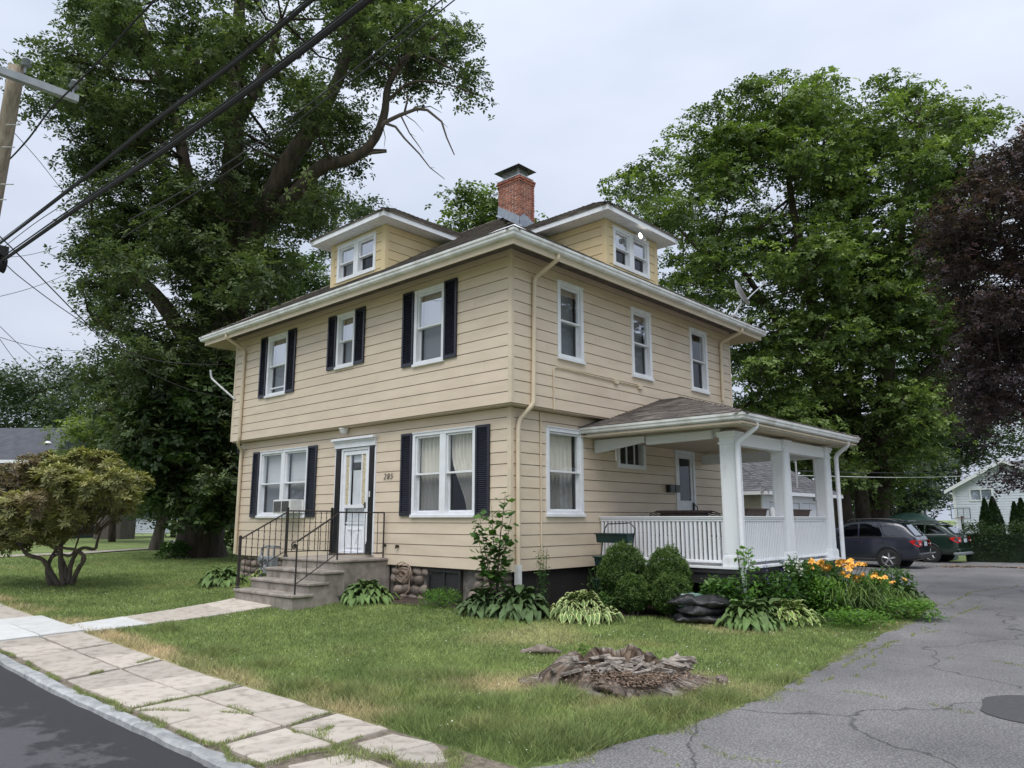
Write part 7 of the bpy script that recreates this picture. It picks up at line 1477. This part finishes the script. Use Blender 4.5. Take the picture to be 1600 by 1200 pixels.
# ------------------------------------------------------------------ border plants
def hosta_leaf(name, mats, arc, L_=.30, W2=.09, edge=.25, fold=.35):
    """petiole then a blade; arc (rise, out, droop)"""
    rise, outl, droop = arc; b = MB(); nl, nw = 7, 6; vs = []
    p0 = Vector((outl * .35, 0, rise * .8))
    for i in range(nl + 1):
        t = i / nl; w = W2 * (math.sin(math.pi * min(1, t ** .75 * .97 + .03))) ** .7 if t < 1 else .002
        cx = outl * .35 + L_ * t * (1 - .15 * t * droop); cz = rise * (.8 + .35 * t) - droop * L_ * t * t * .95
        for j in range(nw + 1):
            s = j / nw * 2 - 1; vs.append((cx, s * w, cz + fold * abs(s) * w + .006 * math.sin(t * 14 + s * 3)))
    k = nw + 1; fs = [(i * k + j, i * k + j + 1, (i + 1) * k + j + 1, (i + 1) * k + j) for i in range(nl) for j in range(nw)]
    b.add(vs, fs); 
    if len(mats) > 1: b.m = [1 if j in (0, nw - 1) or i >= nl - 1 else 0 for i in range(nl) for j in range(nw)]
    b.tube([(0, 0, 0), (outl * .15, 0, rise * .5), p0], [.007, .006, .004], 4, cap=False)
    return mesh_only(b, name, mats, smooth='full')
def hset(key, mats, **kw): return [hosta_leaf('leaf', mats, a, **kw) for a in ((.30, .12, .2), (.25, .26, .48), (.17, .36, .72), (.10, .44, .62))]
HL = {'green': hset('g', ['hosta']), 'dark': hset('d', ['hosta_dark'], L_=.26, W2=.085), 'edge': hset('e', ['hosta', 'hosta_edge'], L_=.25, W2=.075), 'lime': hset('l', ['hosta_lime', 'hosta_edge'], L_=.24, W2=.06)}
def hosta(label, px, py, wpx, kind, n=70, sc=None, push=0, hs=1., cat='hosta', q=None):
    q = q or G(px, py) + Vector((CF.x, CF.y, 0)) * push; q.z = g(q.x, q.y); Dd = (q - CP).dot(CF); R = wpx * Dd / FPX / 2; root = empty('hosta', tuple(q), label, cat, 'hostas along the house'); s0 = sc or R / .68
    for k in range(n):
        f = (k + .5) / n; v = min(3, int(f ** .85 * 4)); a = k * 2.39996 + random.uniform(-.3, .3); rb = R * (.06 + .62 * f * math.sqrt(random.random())); s = s0 * random.uniform(.72, 1.12)
        m = Matrix.Translation((math.cos(a) * rb, math.sin(a) * rb, .0)) @ Matrix.Rotation(a + random.uniform(-.35, .35), 4, 'Z') @ Matrix.Rotation(random.uniform(-.25, .15), 4, 'Y') @ Matrix.Rotation(random.uniform(-.35, .35), 4, 'X') @ Matrix.Diagonal((s, s * random.uniform(.85, 1.15), s * hs, 1))
        inst(HL[kind][v], root, m, 'leaf')
    return root
hosta('dark green hosta left of the front steps', 347, 913, 74, 'green', 95, hs=1.4, sc=.78)
hosta('leafy green hosta between the front steps and the cobbles', 570, 938, 112, 'green', 200, hs=1.6, sc=.66, q=GY(570, -.62))
hosta('small hosta half behind the gas meter left of the steps', 412, 905, 54, 'lime', 50, hs=1.3)
hosta('dark broad leaved hosta below the sapling, left part', 752, 948, 84, 'dark', 130, hs=1.6, sc=.70, q=GY(757, -.28))
hosta('dark broad leaved hosta at the corner downspout, beside the variegated one', 812, 950, 92, 'dark', 130, hs=1.6, sc=.85, q=GY(812, -.05))
hosta('big variegated hosta with cream edged leaves at the house corner', 906, 962, 158, 'edge', 420, sc=.62, hs=1.9, q=GY(906, .62))
hosta('bright green hosta right of the mulch bags', 1152, 952, 104, 'green', 220, sc=.68, hs=1.8, q=GY(1168, 2.15))
hosta('yellowish variegated hosta under the white porch post', 1226, 962, 124, 'lime', 240, sc=.66, hs=1.6, q=GX(1230, 3.25))
hosta('small green hosta at the foot of the porch downspout', 1196, 925, 60, 'green', 80, sc=.7, hs=1.7, q=GX(1190, 2.95))
hosta('large green hosta right of the day lilies at the driveway edge', 1402, 932, 104, 'green', 230, sc=.66, hs=1.6, q=GX(1408, 3.75))
hosta('green hosta behind the day lilies', 1362, 915, 74, 'dark', 90, sc=.8, hs=1.6, q=GX(1360, 3.35))
# sapling by the corner
q = GY(772, -.12); q.z = g(q.x, q.y); Dd = (q - CP).dot(CF); sp_ = empty('sapling', tuple(q), 'leafy maple sapling growing at the front corner of the house', 'sapling'); b = MB(); LC = []
for (x1, y1) in ((790, 768), (768, 790), (748, 800), (782, 815), (800, 800), (745, 835), (760, 850), (790, 850), (775, 880)):
    e = at(x1, y1, Dd + random.uniform(-.15, .15)); m = q.lerp(e, .5) + Vector((random.uniform(-.06, .06), random.uniform(-.06, .06), .1)); b.tube([q, q.lerp(m, .5) + Vector((0, 0, .05)), m, e], [.012, .010, .008, .003], 5)
    for k in range(34):
        t = random.uniform(.3, 1.); c = m.lerp(e, (t - .5) * 2) if t > .5 else q.lerp(m, t * 2); LC.append(c + Vector([random.gauss(0, .085) for _ in range(3)]))
b.build('stem', 'bark_rhodo', sp_, smooth='full')
LC = np.array([tuple(c) for c in LC]); soup('crown', leaf_quads(LC, .15, .9, .75, .3), 4, 'lf_plant', parent=sp_, tint=np.clip(rng.normal(.5, .2, len(LC)), 0, 1))
def leafy(label, px, py, wpx, hpx, m, n, size, name='plant', cat='plant', push=0, up=.5, aspect=.5, grp=None, stems=6, top=1., q=None):
    q = q or G(px, py) + Vector((CF.x, CF.y, 0)) * push; q.z = g(q.x, q.y); Dd = (q - CP).dot(CF); r = wpx * Dd / FPX / 2; h = hpx * Dd / FPX; root = empty(name, tuple(q), label, cat, grp)
    t = rng.random(n) ** .8; a = rng.uniform(0, 6.283, n); rad = r * np.sqrt(rng.random(n)) * (1 - .35 * t * top); P = np.stack([q.x + np.cos(a) * rad, q.y + np.sin(a) * rad, q.z + t * h * (1 - .3 * (rad / r) ** 2)], 1)
    cl = rng.normal(0, .03, (max(4, n // 12), 3)); P += cl[rng.integers(0, len(cl), n)]
    soup('foliage', leaf_quads(P, size, up, aspect), 4, m, parent=root, tint=np.clip(.2 + .4 * t + rng.normal(0, .18, n), 0, 1)); b = MB()
    for k in range(stems): a_ = random.uniform(0, 6.28); b.tube([tuple(q), (q.x + math.cos(a_) * r * .4, q.y + math.sin(a_) * r * .4, q.z + h * .55), (q.x + math.cos(a_) * r * .6, q.y + math.sin(a_) * r * .6, q.z + h * .95)], [.008, .006, .003], 4)
    b.build('stem', 'lf_plant', root); return root
leafy('tall thin weed climbing the conduit between the corner window and the downspout', 848, 935, 26, 100, 'lf_plant', 260, .05, 'weed', 'weed', q=GX(848, .12), top=.9)
leafy('low weedy plants at the foot of the porch stand', 935, 935, 60, 60, 'lf_plant', 260, .05, 'weed', 'weed', q=GX(938, .35))
leafy('shaggy grass tuft under the basement window', 690, 946, 84, 26, 'lf_bright', 1200, .06, 'plant', 'plant', q=GY(690, -.22), up=.1, aspect=.2)
leafy('light green shrubbery beside the big oak trunk', 372, 866, 50, 60, 'lf_light', 900, .16, 'shrub', 'shrub', 0)
leafy('darker undergrowth at the foot of the oak', 270, 872, 60, 26, 'lf_plant', 600, .14, 'shrub', 'shrub', 0)
leafy('dark pachysandra behind the gas meter along the left wall', 375, 880, 60, 34, 'lf_maple_dark', 700, .12, 'shrub', 'shrub', 2)
leafy('leafy vine climbing the porch corner downspout', 1172, 905, 44, 120, 'lf_bright', 260, .10, 'vine', 'vine', q=GX(1168, 2.92), top=.7)
leafy('bushy vine sprawling along the side of the porch floor', 1215, 918, 90, 74, 'lf_plant', 900, .09, 'vine', 'vine', q=GX(1212, 2.98))
leafy('mixed perennial under the porch, by the middle post', 1262, 925, 90, 60, 'lf_plant', 1000, .08, 'plant', 'plant', q=GX(1262, 3.0))
leafy('feathery green perennial at the end of the porch', 1310, 930, 80, 54, 'lf_bright', 1100, .07, 'plant', 'plant', q=GX(1305, 3.0))
leafy('bright green ground cover at the bed corner by the driveway', 1420, 968, 110, 30, 'lf_bright', 1500, .07, 'ground_cover', 'plant', 0, up=1.2)
leafy('light green ground cover in front of the day lilies', 1340, 978, 130, 24, 'lf_bright', 1500, .06, 'ground_cover', 'plant', 0, up=1.2)
leafy('low weeds in front of the yellowish hosta', 1240, 972, 150, 16, 'lf_plant', 1100, .05, 'ground_cover', 'plant', 0, up=1.)
leafy('green perennial mound between the lilies and the large hosta', 1378, 950, 60, 50, 'lf_bright', 900, .07, 'plant', 'plant', .2)
leafy('straggling green perennials past the end of the porch', 1345, 905, 90, 40, 'lf_plant', 900, .09, 'plant', 'plant', q=GX(1345, 2.9))
leafy('tall leafy perennial hiding the porch skirt between the vine and the middle post', 1248, 905, 90, 84, 'lf_plant', 1300, .10, 'plant', 'plant', q=GX(1246, 2.95))
leafy('broad leaved plant against the porch skirt left of the corner downspout', 1130, 905, 90, 66, 'lf_plant', 900, .11, 'plant', 'plant', q=GY(1128, 2.35))
leafy('rangy green plant under the far end of the porch', 1288, 905, 80, 74, 'lf_plant', 1100, .09, 'plant', 'plant', q=GX(1288, 2.98))
leafy('pale green mound in front of the purple spikes', 1290, 935, 84, 60, 'lf_bright', 1300, .07, 'plant', 'plant', q=GX(1284, 3.35))
leafy('bushy weeds where the bed meets the parked cars', 1392, 905, 90, 46, 'lf_plant', 1100, .09, 'plant', 'plant', q=GX(1395, 3.2))
leafy('low dark ground cover along the left end of the boxwoods', 935, 950, 60, 26, 'lf_plant', 500, .05, 'ground_cover', 'plant', q=GX(940, .75))
# day lilies
def strap(L_, h, w=.014, n=8):
    b = MB(); vs = []
    for i in range(n + 1):
        t = i / n; x = L_ * t; z = h * (1 - (1 - t * 1.55) ** 2 * 1.0) if True else 0; z = h * (2.3 * t - 1.9 * t * t); ww = w * (1 - t) ** .6 * .5 + .001
        vs += [(x, -ww, z), (x, 0, z - .004), (x, ww, z)]
    b.add(vs, [(i * 3 + j, i * 3 + j + 1, (i + 1) * 3 + j + 1, (i + 1) * 3 + j) for i in range(n) for j in range(2)]); return b
ST = [mesh_only(strap(L_, h), 'blade', 'hosta' if k % 2 else 'hosta_lime') for k, (L_, h) in enumerate(((.42, .55), (.55, .48), (.34, .62), (.62, .38)))]
def lily_flower():
    b = MB()
    for k in range(6):
        a = k * math.pi / 3; d = Vector((math.cos(a), math.sin(a), 0)); s = Vector((-d.y, d.x, 0)); r = .05 if k % 2 else .042
        P = [Vector((0, 0, 0)), d * r * .35 + Vector((0, 0, .035)), d * r * .9 + Vector((0, 0, .05)), d * r * 1.35 + Vector((0, 0, .035))]; W3_ = [.004, .014, .018, .003]
        vs = [v for p, w in zip(P, W3_) for v in (p - s * w, p + s * w)]; b.add(vs, [(0, 1, 3, 2), (2, 3, 5, 4), (4, 5, 7, 6)])
    return mesh_only(b, 'flower', 'flower_orange', smooth='full')
LF = lily_flower()
def lily(label, px, py, wpx, nb, nf, push, group='day lilies in the side bed', q=None):
    q = q or G(px, py) + Vector((CF.x, CF.y, 0)) * push; q.z = g(q.x, q.y); Dd = (q - CP).dot(CF); R = wpx * Dd / FPX / 2; root = empty('day_lily', tuple(q), label, 'flower', group)
    for k in range(nb):
        a = random.uniform(0, 6.28); rb = R * .35 * math.sqrt(random.random()); s = random.uniform(.8, 1.25) * R / .5
        inst(random.choice(ST), root, Matrix.Translation((math.cos(a) * rb, math.sin(a) * rb, 0)) @ Matrix.Rotation(a + random.uniform(-.6, .6), 4, 'Z') @ Matrix.Diagonal((s, s * 1.3, s * random.uniform(.85, 1.15), 1)), 'blade')
    sm = MB()
    for k in range(nf):
        a = random.uniform(0, 6.28); r = R * .8 * math.sqrt(random.random()); z = random.uniform(.52, .72) * R / .5; c = Vector((math.cos(a) * r, math.sin(a) * r, z)); sm.tube([(c.x * .2, c.y * .2, 0), (c.x * .6, c.y * .6, z * .6), tuple(c)], .005, 4)
        inst(LF, root, Matrix.Translation(c) @ Matrix.Rotation(random.uniform(0, 6), 4, 'Z') @ Matrix.Rotation(random.uniform(.2, 1.3), 4, 'Y') @ Matrix.Scale(random.uniform(1.0, 1.35), 4), 'flower')
    sm.build('stalk', 'lf_plant', root, local=True)
lily('dense clump of orange day lilies, left and fullest of the clumps', 1322, 962, 112, 190, 24, .25)
lily('orange day lily clump right of the fullest one', 1360, 962, 84, 120, 11, 0, q=GX(1362, 3.95))
lily('leafy day lily clump with a single orange bloom at the right end', 1398, 948, 60, 70, 2, 0, q=GX(1400, 3.8))
lily('day lily leaves without flowers behind the yellowish hosta', 1262, 942, 70, 80, 0, .5)
def spike(label, px, py, top, m, q, n=7):
    q.z = g(q.x, q.y); Dd = (q - CP).dot(CF); root = empty('flower_spike', tuple(q), label, 'flower'); b = MB(); P = []
    for k in range(n):
        e = at(px + random.uniform(-14, 14), top + random.uniform(-8, 14), Dd + random.uniform(-.1, .1)); b.tube([tuple(q), tuple(q.lerp(e, .6)), tuple(e)], .004, 4)
        for j in range(26): P.append(tuple(e - Vector((0, 0, .011 * j)) + Vector([random.gauss(0, .022) for _ in range(3)])))
    b.build('stalk', 'lf_plant', root); soup('blossom', leaf_quads(np.array(P), .035, .2, .8), 4, m, parent=root)
spike('purple flower spikes below the side of the porch', 1232, 930, 884, 'flower_purple', GX(1232, 3.1), 3)
spike('pale purple flower spikes left of the day lilies', 1284, 938, 902, 'flower_purple', GX(1284, 3.3), 2)
spike('cluster of small white flowers beside the middle porch post', 1240, 925, 868, 'flower_white', GX(1240, 3.0), 4)
spike('pale purple spikes close to the porch downspout', 1208, 928, 888, 'flower_purple', GX(1208, 3.05), 1)

# ------------------------------------------------------------------ grass
STC = np.array([3.84, -2.44])
def stump_uv(P): d = P - STC; return d[:, 0] * .735 + d[:, 1] * .678, -d[:, 0] * .678 + d[:, 1] * .735
def dryness(P):
    x, y = P[:, 0], P[:, 1]
    n = np.array([noise.noise(Vector((a * 1.3, b_ * 1.3, 0))) for a, b_ in P]); n2 = np.array([noise.noise(Vector((a * .5, b_ * .5, 5))) for a, b_ in P])
    e = np.clip((-4.75 + .35 * n - y) / .3, 0, 1) * (y < -4.3) * (x < 3.3); u, v = stump_uv(P); rs = np.hypot(u / 1.05, v / .65); s = np.clip(1.35 - rs, 0, 1) * .9
    left = np.clip(1 - np.hypot(u + 1.3, (v + .1) * 1.3) / .9, 0, 1)
    dn = np.clip((n2 - .2) * 2., 0, .35) * (x > -1)
    bag_ = np.clip(1 - np.hypot(x - 2.9, y - 2.0) / .9, 0, 1) * .8
    return np.clip(np.maximum.reduce([e * (.5 + n), s, left, dn, bag_]), 0, 1)
dg = ground.data; a_ = dg.attributes.new('dry', 'FLOAT', 'POINT'); co = np.empty(len(dg.vertices) * 3); dg.vertices.foreach_get('co', co); co = co.reshape(-1, 3); near = (np.abs(co[:, 0]) < 16) & (np.abs(co[:, 1]) < 14); dv = np.zeros(len(co)); dv[near] = dryness(co[near][:, :2]); a_.data.foreach_set('value', dv.astype(np.float32))
def blades(name, P, hmin, hmax, w, lean=.5, m='blade', dry=None, **kw):
    n = len(P); h = rng.uniform(hmin, hmax, n) if np.isscalar(hmin) else rng.uniform(hmin, hmax); a = rng.uniform(0, 6.283, n); z = gnp(P[:, 0], P[:, 1]) - .012 + kw.pop('dz', 0)
    ww = w * rng.uniform(.7, 1.3, n); la = rng.uniform(0, 6.283, n); le = h * lean * rng.random(n) * 1.6
    V = np.empty((n, 3, 3)); V[:, 0] = np.stack([P[:, 0] - np.cos(a) * ww, P[:, 1] - np.sin(a) * ww, z], 1); V[:, 1] = np.stack([P[:, 0] + np.cos(a) * ww, P[:, 1] + np.sin(a) * ww, z], 1); V[:, 2] = np.stack([P[:, 0] + np.cos(la) * le, P[:, 1] + np.sin(la) * le, z + h], 1)
    return soup(name, V.reshape(-1, 3), 3, m, tint=dryness(P) if dry is None else dry, attr='dry', kind='stuff', **kw)
WALKP = [(-4.42, -5.13), (-3.56, -5.13), (-4.0, -1.9), (-5.45, -1.9)]
HOUSEP = [(-9.7, .1), (-.2, .1), (-.2, 8), (-9.7, 8)]; STEPP = [(-5.45, -2.05), (-3.32, -2.05), (-3.32, .2), (-5.45, .2)]
drv = [(x, y) for x, y in DRIVE]
def scatter(poly, dens, reject):
    P = np.array(poly); lo, hi = P.min(0), P.max(0); n = int(np.prod(hi - lo) * dens); Q = lo + rng.random((n, 2)) * (hi - lo); k = inpoly(Q, poly)
    for r in reject: k &= ~inpoly(Q, r)
    return Q[k]
LAWN = [(-22, -5.2), (-3.2, -5.2), (4.9, -5.2), (5.35, -3.5), (5.4, -1), (5.1, 2), (4.6, 6), (4, 9), (1, 10), (1, 2), (.3, 1), (-3, .2), (-10, .2), (-14, 6), (-22, 8)]
Q = scatter(LAWN, 5200, [WALKP, HOUSEP, STEPP, drv, BED]); dc_ = np.hypot(Q[:, 0] - CP.x, Q[:, 1] - CP.y); keep = rng.random(len(Q)) < np.clip((7.2 / dc_) ** 1.7, .035, 1); Q = Q[keep]; dc_ = dc_[keep]
u, v = stump_uv(Q); kk = (np.hypot(u / .93, v / .50) > 1) & ~((np.abs(u) < .45) & (v < 0) & (v > -.72)); Q = Q[kk]; dc_ = dc_[kk]
dr = dryness(Q); thin = rng.random(len(Q)) > dr * .45; Q = Q[thin]; dc_ = dc_[thin]
tuft = np.array([noise.noise(Vector((x * 1.7, y * 1.7, 3))) for x, y in Q]); longz = np.clip(1 - np.hypot((Q[:, 0] - 3.4) / 2.3, (Q[:, 1] + 4.3) / 1.1), 0, 1)
hm = .024 + .010 * (tuft > .1) + .055 * longz * (.25 + 1.3 * (tuft > .02)) + .03 * np.clip(1 - (Q[:, 1] + 5.3) / .8, 0, 1)
blades('lawn_grass', Q, hm * .6, hm * 1.5 + .012, .0024 + .00042 * np.clip(dc_ - 4, 0, 14), .95)
# clumps of long grass by the public sidewalk
Tc = [(G(px, py), s) for px, py, s in ((560, 1085, .32), (690, 1100, .3), (470, 1075, .3), (800, 1105, .4), (880, 1150, .45), (960, 1130, .4), (760, 1140, .35), (1040, 1110, .35), (870, 1090, .35), (620, 1060, .35), (700, 1060, .4), (340, 1020, .3), (420, 1040, .3), (930, 1165, .3), (1230, 1065, .25), (1130, 1095, .3), (830, 1165, .25), (260, 985, .25))]
P = []; H = []
for c, s in Tc:
    n = int(1500 * s / .3); d = rng.normal(0, s * .5, (n, 2)); P.append(np.array([c.x, c.y]) + d); H.append(np.exp(-(d ** 2).sum(1) / (s * s)) * .075 + .03)
P = np.concatenate(P); H = np.concatenate(H); k = ~inpoly(P, drv) & (P[:, 1] > -5.33); u, v = stump_uv(P); k &= np.hypot(u / 1.0, v / .6) > 1; P, H = P[k], H[k]
blades('long_grass', P, H * .5, H * 1.6, .0042, 1.1, dry=np.clip(rng.normal(.05, .12, len(P)), 0, .6))
# grass and weeds in kerb strip, paving joints and driveway cracks
def strip(pts, wd, dens, h=.03):
    out_ = []
    for (a, c) in zip(pts[:-1], pts[1:]):
        a, c = np.array(a[:2]), np.array(c[:2]); ln = np.linalg.norm(c - a); n = int(ln * dens); t = rng.random(n)
        B = a + (c - a) * t[:, None]; nv = np.array([noise.noise(Vector((q[0] * 2.3, q[1] * 2.3, 9))) for q in B]); keep = nv > -.12
        wob_ = np.array([[noise.noise(Vector((q[0] * 3, q[1] * 3, 4))), noise.noise(Vector((q[0] * 3, q[1] * 3, 14)))] for q in B]) * min(.10, wd * 3)
        out_.append((B + wob_ + rng.normal(0, 1, (n, 2)) * (wd * np.clip(.35 + nv * 2, .2, 1.3))[:, None])[keep])
    return np.concatenate(out_)
W_px = lambda l: [tuple(G(x, y)[:2]) for x, y in l]
J = [strip([(-16, -6.46), (4.4, -6.46)], .030, 1000)]
for a, s, d in ((( -.95, -.4), .03, 900), ((1.1, 1.3), .03, 700), ((2.75, 2.92), .022, 500), ((3.55, 3.6), .03, 700)): J.append(strip([(a[0], -5.25), (a[1], -6.4)], s, d))
J.append(strip([(1.3, -5.79), (3.6, -5.79)], .025, 350)); J.append(strip([(3.6, -5.8), (4.8, -5.78)], .09, 1800)); J.append(strip([(3.9, -6.35), (4.8, -6.2)], .1, 1400)); J.append(strip([(4.3, -5.3), (5.0, -5.8)], .09, 1400)); J.append(strip([(1.45, -6.4), (1.9, -6.0), (2.3, -5.82)], .02, 600))
J.append(strip([(3.0, -5.3), (3.3, -5.75)], .03, 900))
jp = np.concatenate(J); blades('joint_grass', jp, .012, .04, .003, .9, dry=np.clip(rng.normal(.1, .2, len(jp)), 0, 1), dz=.018)
CR_ = [[(1060, 1140), (1100, 1168), (1140, 1186), (1220, 1192)], [(1010, 1170), (1040, 1180), (1060, 1200)], [(1210, 1080), (1330, 1082), (1430, 1098), (1520, 1115)], [(1340, 1060), (1360, 1040), (1385, 1010), (1430, 990), (1480, 985)], [(1280, 1075), (1320, 1040), (1350, 1025), (1400, 1000)], [(1480, 1030), (1530, 1030), (1600, 1042)], [(1440, 985), (1500, 960), (1540, 945)], [(1470, 950), (1520, 925), (1600, 915)]]
cp_ = np.concatenate([strip(W_px(l), .022, 260) for l in CR_] + [strip([(p[0] + .03, p[1]) for p in DRIVE[2:13]], .05, 900)])
blades('crack_weeds', cp_, .008, .03, .0035, 1., dry=np.clip(rng.normal(.15, .2, len(cp_)), 0, 1), dz=.016)
# driveway cracks as thin dark seams
# clover flowers
cl = scatter(LAWN, 26, [WALKP, HOUSEP, STEPP, drv, BED]); nn = np.array([noise.noise(Vector((x * .8, y * .8, 21))) for x, y in cl]); cl = cl[nn > -.02]; P = np.stack([cl[:, 0], cl[:, 1], gnp(cl[:, 0], cl[:, 1]) + .05], 1)
soup('clover_flowers', leaf_quads(P, .014, 1., .9), 4, 'flower_white', kind='stuff')
# weeds sprouting in the stump and leaf litter by the hedge
ws_ = np.array([tuple(at(px + random.gauss(0, 7), py + random.gauss(0, 8), d)) for px, py, d in ((912, 1018, 9.25), (1025, 1056, 8.75)) for _ in range(120)]); soup('stump_weed', leaf_quads(ws_, .045, .6, .6), 4, 'lf_bright', tint=rng.uniform(.3, 1, len(ws_)), kind='stuff')
ll = strip(W_px([(1470, 886), (1530, 886), (1600, 888), (1680, 890)]), .35, 260); P = np.stack([ll[:, 0], ll[:, 1], gnp(ll[:, 0], ll[:, 1]) + .03], 1); soup('leaf_litter', leaf_quads(P, .10, 2, .6), 4, 'chips', kind='stuff')
